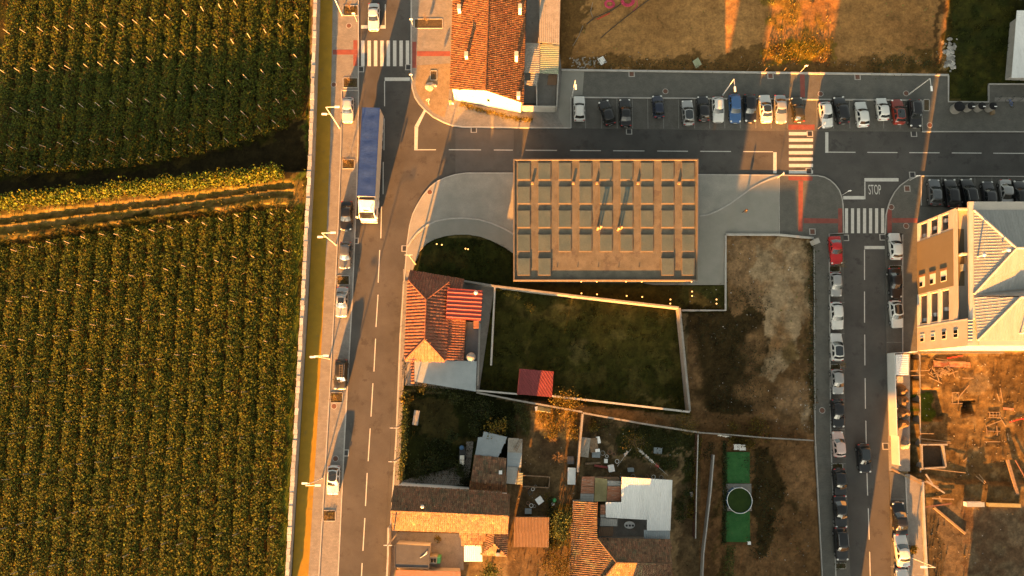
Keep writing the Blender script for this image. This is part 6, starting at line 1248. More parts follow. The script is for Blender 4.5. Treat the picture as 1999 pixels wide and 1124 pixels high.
# ---- planter beds
M['bedsoil'] = mat('bed_soil', (.05, .036, .018), (.075, .052, .025), .95, 3, 10, .25, .6, 10)
def bed(x0, y0, x1, y1, z, label, tree=None, grass=True):
    e = empty('planter_bed', P((x0 + x1) / 2, (y0 + y1) / 2, z), 0, label, 'planter', 'planter beds along the streets'); q = PP([(x0, y0), (x1, y0), (x1, y1), (x0, y1)], z)
    for a, b_ in zip(q, q[1:] + q[:1]): d = (b_ - a).normalized() * .06; b = MB(); b.seg(a + d, b_ - d, .1, z - .05, z + .06); b.build('edging', M['kerb'], e)
    b = MB(); b.prism(inset(q, .08), z - .05, z + .02); b.build('soil', M['bedsoil'], e)
    if tree is not None: g = np.random.default_rng(int(x0 + y0)); c = P((x0 + x1) / 2, (y0 + y1) / 2, z); leafobj('ground_cover', np.stack([c.x + g.uniform(-.8, .8, 90), c.y + g.uniform(-.5, .5, 90), z + g.uniform(.02, .2, 90)], 1), .16, tree, e, g, tintlo=.3, tinthi=1.4)
for a in ((670, 11, 699, 30, .12, 'planter bed at the top of the cycle path pavement', 'yleaf'), (670, 152, 698.5, 171, .12, 'planter bed above the pearl white hatchback', 'yleaf'), (668, 311, 692, 329, .03, 'planter bed beside the middle of the truck', 'yleaf'), (658, 538, 682, 556, .03, 'planter bed between the grey and the sunroofed car', 'yleaf'), (645, 766, 669, 786, .03, 'planter bed below the olive car with ladder', 'yleaf'), (631, 996, 655, 1017, .03, 'planter bed below the lowest car of the left street', 'yleaf'), (809, 37, 864, 55, .12, 'long planter bed beside the top house roof', None), (1803, 194, 1814, 216, .12, 'narrow brown planter bed at the end of the north row', None),
          (1619, 519, 1640, 530, .012, 'planter bed below the red coupe', 'leaf'), (1619, 711, 1641, 722, .012, 'planter bed above the small silver hatchback', 'leaf'), (1621, 905, 1645, 916, .012, 'planter bed below the pinkish white car', 'leaf'), (1628, 1099, 1651, 1110, .012, 'planter bed at the lower end of the right street', 'leaf'), (1736, 518, 1760, 529, .03, 'planter bed between the white and black car by the tan facade', 'leaf'), (1745, 1101, 1768, 1109, .03, 'planter bed below the white saloon at the lower right', None), (840, 138, 853, 156, .128, 'small framed bed in the sand patch', None)): bed(*a[:6], a[6])
for x, y, lb in ((684, 20, 'thin bare sapling in the top planter bed'), (684, 162, 'thin bare sapling above the pearl white hatchback'), (834, 46, 'thin golden sapling in the long planter by the top house'), (678, 320, 'thin bare sapling beside the truck'), (668, 547, 'thin bare sapling above the sunroofed saloon'), (656, 776, 'thin bare sapling below the olive car'), (641, 1006, 'thin bare sapling at the lowest planter of the left street'), (1633, 520, 'small sapling below the red coupe'), (1636, 713, 'small sapling above the small silver hatchback')):
    plant('sapling', x, y, .5, 2.3, 'yleaf', lb, 'sapling', 45, 'saplings in the planter beds', z=.05, bare=True, trunk=.025, size=.13)
p = P(839, 169, .12); b = MB(); b.blob((p.x, p.y, .2), (.75, .7, .3), 1, 5, 7, 12, .2); b.blob((p.x + .8, p.y + .2, .12), (.35, .3, .2), 1, 6, 5, 9, .2); b.build('stone_heap', M['rubble'], None, label='heap of earth and stones in the sand patch', cat='heap', kind=None)
M['lidblack'] = mat('black_plastic_lid', (.008, .008, .009), (.012, .012, .013), .6, 3, 10, .1, spec=.15)
# ---- waste bins and bicycle stand at the top right
for i, (x, y, r_) in enumerate(((1863, 214, .78), (1886, 213, .56), (1906.5, 213, .56), (1928, 213, .56))):
    p = P(x, y, .12); e = empty('waste_bin', p, 0, ['widest round waste container by the dark grass', 'second round waste container from the left by the dark grass', 'third round waste container from the left by the dark grass', 'round waste container beside the bicycle stand'][i], 'bin', 'round waste containers'); b = MB(); b.lathe((p.x, p.y, .12), [(r_ * .95, 0), (r_, .1), (r_, 1.15), (r_ * 1.03, 1.2)], 24); b.build('body', M['plaster'], e, True); b = MB(); b.lathe((p.x, p.y, 1.33), [(r_ * 1.03, 0), (r_ * 1.0, .12), (r_ * .6, .25), (r_ * .1, .28)], 24); ld_ = b.build('lid', M['lidblack'], e, True)
    if i: b = MB(); b.box((p.x + .2, p.y - .18, 1.58), (.4, .12, .08)); b.build('handle', M['whitemetal'], ld_)
p = P(1935, 221, .12); b = MB(); b.box((p.x, p.y, .4), (.45, .6, .56)); b.build('cardboard_box', M['wood'], None, label='cardboard box left beside the last waste container', cat='box')
sheet('pale_slab', [(1941, 190.5), (1999, 190.5), (2005, 198.5), (1940.5, 198.5)], .128, 'walk', .03)
for i, x in enumerate((1947, 1972, 1990)):
    p = P(x, 194, .13); b = MB(); b.path([(p.x - .1, p.y - .25, .13), (p.x - .1, p.y - .25, .9), (p.x + .25, p.y + .25, .9), (p.x + .25, p.y + .25, .13)], .03, 8); b.build('bicycle_stand', M['dark'], None, label=['steel hoop bicycle stand nearest the waste containers', 'steel hoop bicycle stand with a bicycle beside it', 'steel hoop bicycle stand nearest the frame edge'][i], cat='bicycle stand', group='hoops of the bicycle stand')
bx, by = P(1968, 203, .12)[:2]; bi = empty('bicycle', (bx, by, .12), R(35), 'dark bicycle leaning at the hoop stand', 'bicycle')
for yy_ in (-.52, .52):
    b = MB(); [b.tube((0, yy_ + .33 * math.cos(t), .34 + .33 * math.sin(t)), (0, yy_ + .33 * math.cos(t + .52), .34 + .33 * math.sin(t + .52)), .022, .022, 5) for t in np.arange(0, 6.28, .5236)]; link('wheel', b.mesh('wheel'), M['tyre'], bi)
b = MB(); b.path([(0, -.52, .34), (0, -.12, .3), (0, .42, .78), (0, -.18, .8), (0, -.52, .34)], .02, 6); b.tube((0, -.12, .3), (0, -.2, .92), .02); b.tube((0, .52, .34), (0, .4, .98), .02); link('frame', b.mesh('frame'), M['signblue'], bi); b = MB(); b.box((0, -.2, .95), (.14, .26, .06)); link('saddle', b.mesh('saddle'), M['dark'], bi); b = MB(); b.tube((-.28, .36, 1.0), (.28, .36, 1.0), .018); link('handlebar', b.mesh('handlebar'), M['dark'], bi)
# ---- garden lights
for i, (x, y, w_) in enumerate(((853, 477, 'left of the left pair on the round lawn'), (863, 478.5, 'right of the left pair on the round lawn'), (909, 486, 'left of the right pair on the round lawn'), (914, 487, 'right of the right pair on the round lawn'), (1134.7, 573, 'first from the left in the row below the pavilion'), (1165, 575, 'second from the left in the row below the pavilion'), (1222.7, 578, 'third from the left in the row below the pavilion'), (1253, 580, 'fourth from the left in the row below the pavilion'), (1308, 585, 'upper of the pair above the plot corner'), (1307.5, 593, 'lower of the pair above the plot corner'), (1350, 569.5, 'upper of the middle pair right of the plot'), (1350, 578, 'lower of the middle pair right of the plot'), (1397.6, 585, 'upper of the last pair by the pale kerb'), (1397.6, 593, 'lower of the last pair by the pale kerb'))):
    p = G(x, y); e = empty('garden_spotlight', p, 0, 'glowing garden spotlight, ' + w_, 'spotlight', 'garden spotlights round the pavilion'); b = MB(); b.lathe((p.x, p.y, p.z - .05), [(.10, 0), (.13, .3), (.13, .34)], 12); b.build('housing', M['dark'], e); b = MB(); b.lathe((p.x, p.y, p.z + .29), [(.11, 0), (.11, .03), (.05, .05)], 12); b.build('lens', M['lamp'], e)
# ---- pool garden
M['turf'] = mat('artificial_turf', (.016, .085, .018), (.030, .11, .028), .95, 1.2, 18, .2, .5, 40, blotch=((.05, .10, .035), 1.5, .6)); M['water'] = mat('green_pool_water', (.012, .028, .003), (.020, .04, .004), .35, 1.2, 6, .1, spec=.15); M['poolblue'] = mat('pool_wall', (.03, .08, .17), (.05, .12, .22), .5, 2, 9, .1)
for i, q in enumerate(([(1415, 882), (1463, 882), (1463, 943), (1413, 943)], [(1414, 998), (1463, 998), (1464, 1058), (1412, 1057)])):
    b = MB(); b.prism(PP(q), -.05, .16); b.build('artificial_lawn', M['turf'], None, label=['strip of artificial lawn above the round pool', 'strip of artificial lawn below the round pool'][i], cat='artificial lawn')
sheet('pool_base', [(1411, 944), (1466, 944), (1467, 997), (1412, 997)], .14, 'conc')
p = P(1442, 976, .6); e = empty('round_pool', (p.x, p.y, .14), 0, 'round above ground pool with green water between the artificial lawns', 'pool'); n_ = 28
b = MB(); R_ = 1.72
for k in range(n_):
    t0, t1 = 2 * math.pi * k / n_, 2 * math.pi * (k + 1) / n_; b.seg((p.x + R_ * math.cos(t0), p.y + R_ * math.sin(t0)), (p.x + R_ * math.cos(t1), p.y + R_ * math.sin(t1)), .05, .1, 1.05)
b.build('pool_wall', M['poolblue'], e); b = MB(); q = [(p.x + (R_ + .02) * math.cos(2 * math.pi * k / n_), p.y + (R_ + .02) * math.sin(2 * math.pi * k / n_), 1.07) for k in range(n_ + 1)]; b.path(q, .035, 6); b.build('rim', M['whitemetal'], e)
b = MB(); b.lathe((p.x, p.y, .15), [(R_ - .04, 0), (R_ - .04, .72)], n_); b.build('water', M['water'], e)
for k in range(10): t0 = 2 * math.pi * k / 10; b = MB(); b.tube((p.x + (R_ + .07) * math.cos(t0), p.y + (R_ + .07) * math.sin(t0), .1), (p.x + (R_ + .07) * math.cos(t0), p.y + (R_ + .07) * math.sin(t0), 1.06), .035, .035, 6); b.build('support', M['whitemetal'], e)
def slat_seat(px, py, label, n=6, w=.75, L=1.1):
    c = P(px, py, .4); z0 = .02; e = empty('garden_chair', (c.x, c.y, z0), 0, label, 'chair', 'white slatted garden chairs')
    for i in range(n): b = MB(); b.box((c.x, c.y - L * .2 + i * L * .62 / n, z0 + .42), (w, L * .5 / n, .03)); b.build('slat', M['whitemetal'], e)
    b = MB(); b.box((c.x, c.y + L * .45, z0 + .75), (w, .05, .65)); b.build('backrest', M['whitemetal'], e)
    for sx in (-1, 1):
        for sy in (-.22, .42): b = MB(); b.box((c.x + sx * w * .45, c.y + sy * L, z0 + .2), (.05, .05, .42)); b.build('leg', M['whitemetal'], e)
        b = MB(); b.box((c.x + sx * w * .5, c.y + .1, z0 + .62), (.06, L * .7, .03)); b.build('armrest', M['whitemetal'], e)
slat_seat(1438, 874, 'white slatted garden chair, left of the pair above the lawn'); slat_seat(1449, 875, 'white slatted garden chair, right of the pair above the lawn')
p = P(1461, 1059, .2); e = empty('stool', p, 0, 'small white stool at the end of the lower artificial lawn', 'stool'); b = MB(); b.box((p.x, p.y, .58), (.42, .42, .05)); b.build('seat', M['whitemetal'], e); [MB().box((p.x + sx * .17, p.y + sy * .17, .36), (.04, .04, .42)).build('leg', M['whitemetal'], e) for sx in (-1, 1) for sy in (-1, 1)]
def clothes(name, pts, label): 
    e = empty(name, (P(*pts[0])[0], P(*pts[0])[1], 0), 0, label, 'laundry'); a, b_ = P(*pts[0], 1.9), P(*pts[1], 1.9); q = MB(); q.path([a.lerp(b_, k / 6) - Vector((0, 0, .25 * 4 * (k / 6) * (1 - k / 6))) for k in range(7)], .012, 4); q.build('line', M['whitemetal'], e); return e, a, b_
M['clothwhite'] = mat('white_cloth', (.5, .49, .46), (.55, .54, .51), .9, 2, 9, .05); M['clothred'] = mat('red_cloth', (.4, .05, .04), (.45, .06, .05), .9, 2, 9, .05)
def garment(e, a, b_, t0, t1, m, drop=.5):
    q = MB(); n = 5; V = []
    for k in range(n + 1):
        u = t0 + (t1 - t0) * k / n; v = a.lerp(b_, u); z = 1.9 - .25 * 4 * u * (1 - u); d = (b_ - a).normalized(); w_ = .07 * math.sin(k * 2.1 + t0 * 20); V += [(v.x - d.y * .02, v.y + d.x * .02, z), (v.x - d.y * (.18 + w_), v.y + d.x * (.18 + w_), z - drop), (v.x + d.y * (.16 - w_), v.y - d.x * (.16 - w_), z - drop * .9)]
    q.add(V, [(3 * k, 3 * k + 3, 3 * k + 4, 3 * k + 1) for k in range(n)] + [(3 * k + 2, 3 * k + 5, 3 * k + 3, 3 * k) for k in range(n)]); q.build('garment', M[m], e)
e, a, b_ = clothes('clothes_line', ((1244, 874), (1304, 928)), 'clothes line with white and red washing below the bare tree'); garment(e, a, b_, .08, .24, 'clothwhite'); garment(e, a, b_, .28, .40, 'clothwhite'); garment(e, a, b_, .42, .55, 'clothwhite'); garment(e, a, b_, .62, .72, 'clothred', .6)
e, a, b_ = clothes('clothes_line', ((1232, 876), (1205, 910)), 'short clothes line with one white garment left of the bare tree'); garment(e, a, b_, .18, .42, 'clothwhite', .7)
e, a, b_ = clothes('clothes_line', ((1400, 848), (1428, 853)), 'two white cloths hanging by the thin grey wall'); garment(e, a, b_, .15, .42, 'clothwhite', .8); garment(e, a, b_, .5, .85, 'clothwhite', .8)
# ---- odds and ends of the yards
def boxthing(name, px, py, size, m, label, cat, rz=0, z=None, legs=False, lid=None):
    p = G(px, py) if z is None else P(px, py, z); e = empty(name, p, 0, label, cat); b = MB(); b.box((p.x, p.y, p.z + size[2] / 2 - .03), size, R(rz), 0, .97); b.build('body', M[m], e); b = MB(); b.box((p.x, p.y, p.z + size[2]), (size[0] * 1.04, size[1] * 1.04, .06), R(rz)); b.build('lid', M[lid or m], e); return e
boxthing('storage_chest', 1115, 928, (1.05, 2.2, .8), 'whitesheet', 'white ribbed storage chest beside the yard wall', 'chest', -2); boxthing('green_bin', 1113, 897, (.9, 1.0, .9), 'darkroof', 'dark square bin above the white storage chest', 'bin'); boxthing('stone_trough', 813, 815, (.75, 2.0, .5), 'plaster', 'pale trough lying in the shaded garden', 'trough', -8); boxthing('electric_cabinet', 1587, 474, (.8, .75, 1.3), 'plaster', 'pale grey street cabinet turned at the dirt lot corner', 'cabinet', 22); boxthing('gas_box', 932, 742, (.45, .85, 1.2), 'plaster', 'small grey cabinet at the lane wall', 'cabinet')
boxthing('cool_box', 1050, 797, (.8, .6, .4), 'whitemetal', 'white box by the wall left of the pale board', 'box', 10); p = G(1062, 796); b = MB(); b.box((p.x, p.y, .95), (1.9, .06, 1.3), R(-10), .9); b.build('pale_board', M['greensheet'], None, label='pale board leaning on the wall above the sunlit shrubs', cat='board')
pots = ((1190, 882), (1184, 890), (1176, 884), (1160, 860), (1198, 886), (1204, 900), (1235, 929), (1250, 930), (1262, 929), (1275, 930), (1290, 931), (1023, 947), (1030, 950), (1040, 954), (1045, 949), (1035, 960), (1031, 981), (1037, 986), (1043, 987))
for i, (x, y) in enumerate(pots):
    p = G(x, y); g = random.Random(i); r_ = g.uniform(.2, .34); e = empty('plant_pot', p, 0, f"{('terracotta', 'white', 'grey', 'dark')[i % 4]} pot, {ORD[i]} of the pots strewn from the benches to the brown shed", 'pot', 'pots and tubs in the back yards'); b = MB(); b.lathe((p.x, p.y, p.z - .04), [(r_ * .7, 0), (r_, .35), (r_ * 1.06, .38), (r_ * .9, .38), (r_ * .85, .3)], 14); b.build('pot', M[('terracotta', 'whitemetal', 'plaster', 'darkroof')[i % 4]], e); b = MB(); b.lathe((p.x, p.y, p.z + .24), [(r_ * .84, 0), (r_ * .84, .04)], 14); b.build('soil', M['bedsoil'], e)
p = P(1228.8, 1024.6, .75); e = empty('garden_table', (p.x, p.y, .05), 0, 'white oval table with dark pots in the small courtyard', 'table'); b = MB(); q = [(p.x + .75 * math.cos(t), p.y + .5 * math.sin(t)) for t in np.arange(0, 6.28, .3142)]; b.prism(q, .74, .79); b.build('tabletop', M['whitemetal'], e)
for sx in (-.4, .4):
    for sy in (-.25, .25): MB().box((p.x + sx, p.y + sy, .4), (.06, .06, .7)).build('leg', M['whitemetal'], e)
for k, dx in enumerate((-.42, .02, .45)): b = MB(); b.lathe((p.x + dx, p.y - .05, .79), [(.1, 0), (.15, .16), (.13, .16)], 12); b.build('plant_pot', M['darkroof'], None, label=['dark pot at the left end of the oval table', 'dark pot in the middle of the oval table', 'dark pot at the right end of the oval table'][k], cat='pot')
# workbench clutter beside the yard wall
for i, (x, y, sx, sy, h, m, lb) in enumerate(((1141, 872, 1.2, 2.6, .9, 'asbestos', 'brown board bench along the yard wall'), (1158, 868, 1.1, 1.9, .8, 'wooddk', 'dark wooden bench next to the board bench'), (1163, 886, 1.1, .9, .5, 'bluesheet', 'grey tub with clutter beside the benches'), (1167, 858, .5, .9, .7, 'whitemetal', 'white basin at the end of the benches'), (1165, 878, .6, .4, .95, 'whitemetal', 'white box on the yard benches'), (1182, 899, .45, .55, .5, 'whitemetal', 'white crate below the benches'), (1192, 913, .8, .9, .8, 'whitemetal', 'white machine above the tarpaulin lean-to'), (1230, 916, .8, .5, .8, 'bluesheet', 'grey metal stand above the white barn roof'), (1283, 879, 1.1, .8, .5, 'bluesheet', 'grey crumpled wheelbarrow in the dark yard'), (1348, 963, .4, .6, .9, 'plaster', 'pale box by the rusty fence'))):
    boxthing('yard_item' if 0 else ('workbench' if i < 2 else 'yard_box'), x, y, (sx, sy, h), m, lb, 'bench' if i < 2 else 'box', (i * 13) % 20 - 8)
for i, (x0_, y0_, x1_, y1_, lb) in enumerate(((1160, 908, 1186, 912, 'red board lying above the tarpaulin lean-to'), (1142, 905, 1172, 903, 'dark board lying below the yard benches'))): a, b_ = G(x0_, y0_), G(x1_, y1_); b = MB(); b.seg(a, b_, .3, .1, .3); b.build('board', M['redsheet' if i == 0 else 'wooddk'], None, label=lb, cat='board')
pn = empty('animal_pen', P(1047, 938), 0, 'low dark animal pen in the back yard', 'pen'); q = PP([(1020, 927), (1073, 930), (1071, 951), (1019, 948)]); [MB().seg(a, b_, .1, -.1, .7).build('pen_wall', M['wooddk'], pn) for a, b_ in zip(q, q[1:] + q[:1])]
for i, (x, y, lb) in enumerate(((1053, 976, 'white slatted crate lying in the back yard'), (1031, 997, 'grey crate with a white cover above the brown shed'))): boxthing('crate', x, y, (.9, .9 if i == 0 else .7, .35), 'whitemetal' if i == 0 else 'bluesheet', lb, 'crate', 35 if i == 0 else 0)
p = G(1082, 975); b = MB(); b.lathe((p.x, p.y, p.z - .03), [(.26, 0), (.3, .3), (.28, .8), (.1, .85)], 14); b.build('barrel', mat('green_plastic', (.03, .2, .06), (.04, .24, .08), .5, 2, 9, .05), None, True, 'green plastic barrel beside the citrus trees', 'barrel'); p = G(1079, 983); b = MB(); b.lathe((p.x, p.y, p.z - .03), [(.22, 0), (.25, .5), (.1, .6)], 12); b.build('canister', M['whitemetal'], None, True, 'white canister next to the green barrel', 'canister')
gt = empty('garden_trailer', P(903, 890), 0, 'small dark garden trailer with a cream box by the cobbled path', 'trailer'); c = P(903, 890); MB().box((c.x, c.y, .5), (.85, 2.6, .15)).build('bed', M['dark'], gt); MB().box((c.x, c.y - .5, .85), (.6, 1.3, .55)).build('cargo_box', M['shutter'], gt)
for sx in (-1, 1): b = MB(); b.tube((c.x + sx * .45 - .08, c.y - .2, .3), (c.x + sx * .45 + .08, c.y - .2, .3), .3, .3, 14); b.build('wheel', M['tyre'], gt)
p = P(902, 873); b = MB(); b.lathe((p.x, p.y, -.05), [(.3, 0), (.32, .85), (.28, .9)], 16); b.build('barrel', M['poolblue'], None, True, 'blue barrel in front of the garden trailer', 'barrel')
# ladder on the corrugated shed
l2 = empty('ladder', P(1011, 866), 0, 'dark ladder lying across the pale corrugated shed roof', 'ladder'); a, b_ = P(1017, 858, 2.5), P(1005, 880, 2.62); d = (b_ - a).normalized(); nn = Vector((-d.y, d.x, 0))
for s in (-.2, .2): b = MB(); b.tube(a + nn * s, b_ + nn * s, .03, .03, 6); b.build('rail', M['wooddk'], l2)
for k in range(6): c = a.lerp(b_, (k + .5) / 6); b = MB(); b.tube(c - nn * .2, c + nn * .2, .02, .02, 5); b.build('rung', M['wooddk'], l2)
# cobbled path: every cobble its own lump
cb_poly = [(788, 938), (830, 926), (880, 915), (900, 905), (910, 880), (911, 862), (924, 862), (920, 900), (912, 946), (850, 948), (788, 946)]
sheet('cobbled_path', cb_poly, .03, 'conc'); cp = bpy.data.objects['cobbled_path']; g = random.Random(8); b = MB(); n_c = 0
xs_ = np.arange(788, 926, 3.9)
for j, yv in enumerate(np.arange(862, 950, 3.6)):
    for x in xs_ + (1.9 if j % 2 else 0):
        x_, y_ = x + g.uniform(-.7, .7), yv + g.uniform(-.6, .6)
        if not bool(inpoly(np.array([x_]), np.array([y_]), cb_poly)[0]): continue
        p = P(x_, y_, .03); r_ = g.uniform(.10, .145); n = 6; t0 = g.uniform(0, 1); b.tint = g.uniform(.5, 1.25)
        V = [(p.x + r_ * math.cos(t0 + k * 1.047) * g.uniform(.85, 1.1), p.y + r_ * math.sin(t0 + k * 1.047) * g.uniform(.85, 1.1), .03) for k in range(n)]; top = [(p.x + (v[0] - p.x) * .7, p.y + (v[1] - p.y) * .7, .085 + g.uniform(0, .02)) for v in V]
        b.add(V + top, [tuple(range(n, 2 * n))] + [(k, (k + 1) % n, n + (k + 1) % n, n + k) for k in range(n)])
M['cobble'] = mat('cobble', (.14, .115, .09), (.18, .15, .12), .9, 3, 12, .15, tint=True); b.build('cobble', M['cobble'], cp, kind='stuff')
# ================================================================ building site, lots, people
hd = empty('hoarding', P(1740, 800), 0, 'tall white hoarding along the building site and right street', 'fence')
hp = [(1732, 690), (1733, 742), (1735, 797), (1736.5, 850)]
for a, b_ in zip(hp, hp[1:]): MB().seg(P(*a), P(*b_), .1, 0, 2.0).build('panel', M['white'], hd)
MB().seg(P(1739.5, 850.5), P(1741, 905), .1, 0, 2.0).build('panel', M['white'], hd); MB().seg(P(1732.5, 690.5), P(1776, 687.5), .1, 0, 2.0).build('panel', M['white'], hd)
for x, y in hp + [(1741, 905)]: p = P(x, y); MB().box((p.x + .12, p.y, 1.05), (.1, .1, 2.1)).build('post', M['steel'], hd)
e = empty('site_container', P(1759, 712), 0, 'white roofed site container behind the hoarding', 'container'); q = PP([(1749, 692.5), (1774, 692.5), (1773.5, 732), (1749, 732)], 2.3); prismp(e, 'wall', inset(q, .08), .03, 2.25, M['whitesheet']); r_ = slabp(e, 'roof', q, .06, M['whitesheet']); ribs(r_, q, M['whitesheet'], .3, .12, .035, 'corrugation', (1, 0, 0))
e = empty('material_shelter', P(1756, 742), 0, 'small corrugated sheet shelter below the white site container', 'shelter'); q = PP([(1749.5, 734.5), (1763, 735), (1763, 747.5), (1749.5, 747.5)], 1.6); r_ = slabp(e, 'roof', q, .05, M['asbestos']); ribs(r_, q, M['asbestos'], .22, .14, .05, 'corrugation'); [MB().box((p.x, p.y, .8), (.08, .08, 1.5)).build('post', M['wood'], e) for p in inset(q, .2)]
M['pile'] = mat('heaped_earth', (.085, .052, .026), (.11, .07, .035), .95, 2, 8, .3, .9, 8)
for i, (x, y, rx, ry) in enumerate(((1760, 762, .85, .8), (1761, 783, .9, .95), (1761, 806, .95, .9), (1761, 827, .9, .7), (1766, 866, .65, .8))):
    p = P(x, y, .05); b = MB(); b.blob((p.x, p.y, .0), (rx, ry, 1.0), -1, i, 8, 16, .3); b.build('earth_heap', M['pile' if i < 4 else 'conc'], None, True, ['brown earth heap nearest the corrugated shelter', 'second brown earth heap behind the hoarding', 'third brown earth heap behind the hoarding', 'fourth brown earth heap behind the hoarding', 'grey heap at the hoarding gap'][i], 'heap', 'heaps behind the hoarding')
e = empty('foundation_wall', P(1795, 800), 0, 'concrete foundation wall along the dark trench of the building site', 'wall')
for k, (a, b_) in enumerate((((1795.5, 690), (1796, 770)), ((1796, 770.6), (1796.5, 850)), ((1796.5, 850.6), (1797, 922)))): MB().seg(P(*a, -.1), P(*b_, -.1), .2, -2.5, -.1).build('wall_panel', M['conc'], e)
e = empty('pit_frame', P(1818, 890), 0, 'concrete pit frame with timber shuttering in the building site', 'formwork')
for a, b_ in (((1798, 868), (1850, 868)), ((1798, 915), (1846, 912)), ((1842, 869), (1847, 911)), ((1800, 869), (1801, 914))): MB().seg(P(*a, .3), P(*b_, .3), .2, -1.2, .3).build('beam', M['conc'], e)
M['pitdark'] = mat('dark_earth', (.02, .013, .007), (.03, .02, .01), .95, 2, 8, .3); MB().prism(PP([(1803, 872), (1840, 872), (1844, 909), (1804, 911)], -.3), -.42, -.3).build('pit_floor', M['pitdark'], e)  # pit floor in a much darker brown than the soil around it
def plank(x0_, y0_, x1_, y1_, w, z, m, label, th=.05, cat='plank', group='timber on the building site', dz=0, name='plank'):
    a, b_ = G(x0_, y0_), G(x1_, y1_); zz = max(a.z, b_.z) + z; b = MB(); b.seg(a, b_, w, zz, zz + th, zz + dz, zz + th + dz); return b.build(name, M[m], None, label=label, cat=cat, group=group)
PL = [((1820, 704, 1848, 708), 'thin plank at the top left of the timber heap'), ((1825, 700, 1850, 703), 'thin plank leaning over the rusty beam heap'), ((1829, 705, 1885, 706), 'long pale plank above the rust brown board'), ((1776, 724, 1812, 723), 'plank lying across the trench by the site container'), ((1776, 733, 1788, 733), 'short plank on the trench wall below the container'), ((1812, 736, 1838, 748), 'slanting pale plank above the green pool of grass'), ((1852, 729, 1870, 724), 'short plank right of the chopped wood'), ((1867, 779, 1891, 752), 'leaning pale plank beside the wooden frame'), ((1952, 757, 1957, 786), 'upright pale plank right of the dark hole, longer one'), ((1946, 769, 1950, 783), 'upright short plank right of the dark hole'), ((1924, 832, 1955, 820), 'slanting plank below the small ladder frame'), ((1950, 812, 1963, 832), 'plank crossing the debris below the ladder frame'), ((1921, 862, 1952, 862), 'short pale beam lying flat below the trestle'), ((1798, 846, 1818, 846), 'reddish plank on the wall above the shuttering'), ((1798, 856, 1850, 862), 'long shuttering plank over the pit frame, upper'), ((1798, 863, 1856, 865), 'long shuttering plank over the pit frame, lower'), ((1797, 913, 1880, 922), 'long pale plank along the lower pit edge'), ((1900, 928, 1922, 944), 'pale plank lying by the earth bank'), ((1906, 925, 1924, 942), 'second plank by the earth bank'), ((1878, 738, 1900, 738), 'thin grey plank by the blue speck'), ((1966, 845, 1969, 861), 'short stake below the red cable'), ((1880, 900, 1888, 893), 'thin stick above the earth bank')]
for q, lb in PL: plank(*q, .12, .04, 'wood', lb)
plank(1822, 711, 1893, 712, .75, .02, 'rustsheet', 'broad rust brown board on the building site', .12, 'board'); plank(1958, 797, 1978, 799, .3, .02, 'rustsheet', 'short rust brown board at the right of the site', .1, 'board')
for q, lb, m_ in (((1738, 914, 1800, 945), 'long pale plank of the barrier across the pavement end', 'wood'), ((1741, 917, 1803, 947), 'second long plank of the barrier across the pavement end', 'wood'), ((1786, 921, 1818, 944), 'grey board behind the plank barrier', 'conc'), ((1806, 938, 1842, 962), 'wide pale board beyond the plank barrier', 'conc'), ((1790, 935, 1830, 950), 'dark board beneath the plank barrier', 'wooddk'), ((1817, 972, 1860, 974), 'thin rail on the trestle below the barrier', 'wood'), ((1831, 968, 1836, 978), 'cross bar of the trestle below the barrier', 'wood'), ((1804, 989, 1855, 982), 'rusty strip at the top of the lower dirt area', 'rust')): plank(*q, .2, .25, m_, lb, .06, 'board' if 'board' in lb else 'plank', 'plank barrier at the pavement end')
plank(1822, 990, 1883, 1041, .3, .02, 'wood', 'slanting pale log lying in the lower dirt area', .2, 'log', 'timber on the building site', name='log'); plank(1925, 984, 1988, 986, .5, .02, 'tarp', 'yellow barrier element lying at the lower building site', .5, 'barrier', 'barriers at the lower building site', name='barrier'); boxthing('site_barrier', 1897, 983, (2.4, .6, .8), 'whitemetal', 'white and blue barrier element at the lower building site', 'barrier', 0, None, False, 'bluesheet')
plank(1960, 896, 1985, 965, .4, .05, 'wooddk', 'long concrete rail with bolts at the right of the site', .2, 'beam', None, name='beam'); plank(1976, 897, 2010, 950, .12, .05, 'rust', 'thin rusty rail beside the concrete one', .1, 'rail', None, name='rail')
fr = empty('wooden_frame', G(1863, 778), 0, 'wooden frame lying left of the dark hole', 'frame')
for q in ((1857, 766, 1872, 766), (1856, 788, 1878, 787), (1858, 767, 1858, 787), (1870, 767, 1870, 787)): a, b_ = G(q[0], q[1]), G(q[2], q[3]); MB().seg(a, b_, .1, max(a.z, b_.z) + .02, max(a.z, b_.z) + .12).build('bar', M['wood'], fr)
fr = empty('shuttering_frame', G(1940, 810), 0, 'small orange ladder frame lying right of the dark hole', 'frame')
for q in ((1928, 804.5, 1950, 804.5), (1928, 815, 1950, 815), (1931, 805, 1931, 815), (1937.5, 805, 1937.5, 815), (1944, 805, 1944, 815), (1949.5, 805, 1949.5, 815), (1931, 810, 1949, 810)): a, b_ = G(q[0], q[1]), G(q[2], q[3]); MB().seg(a, b_, .1, max(a.z, b_.z) + .05, max(a.z, b_.z) + .14).build('bar', M['wood'], fr)
fr = empty('trestle', G(1936, 842), 0, 'thin wooden trestle lying below the ladder frame', 'trestle')
for q in ((1925, 834, 1926, 850), (1945, 831, 1946, 850), (1925, 841, 1952, 842)): a, b_ = G(q[0], q[1]), G(q[2], q[3]); MB().seg(a, b_, .1, max(a.z, b_.z) + .03, max(a.z, b_.z) + .12).build('bar', M['wooddk'], fr)
g = random.Random(4); b = MB()
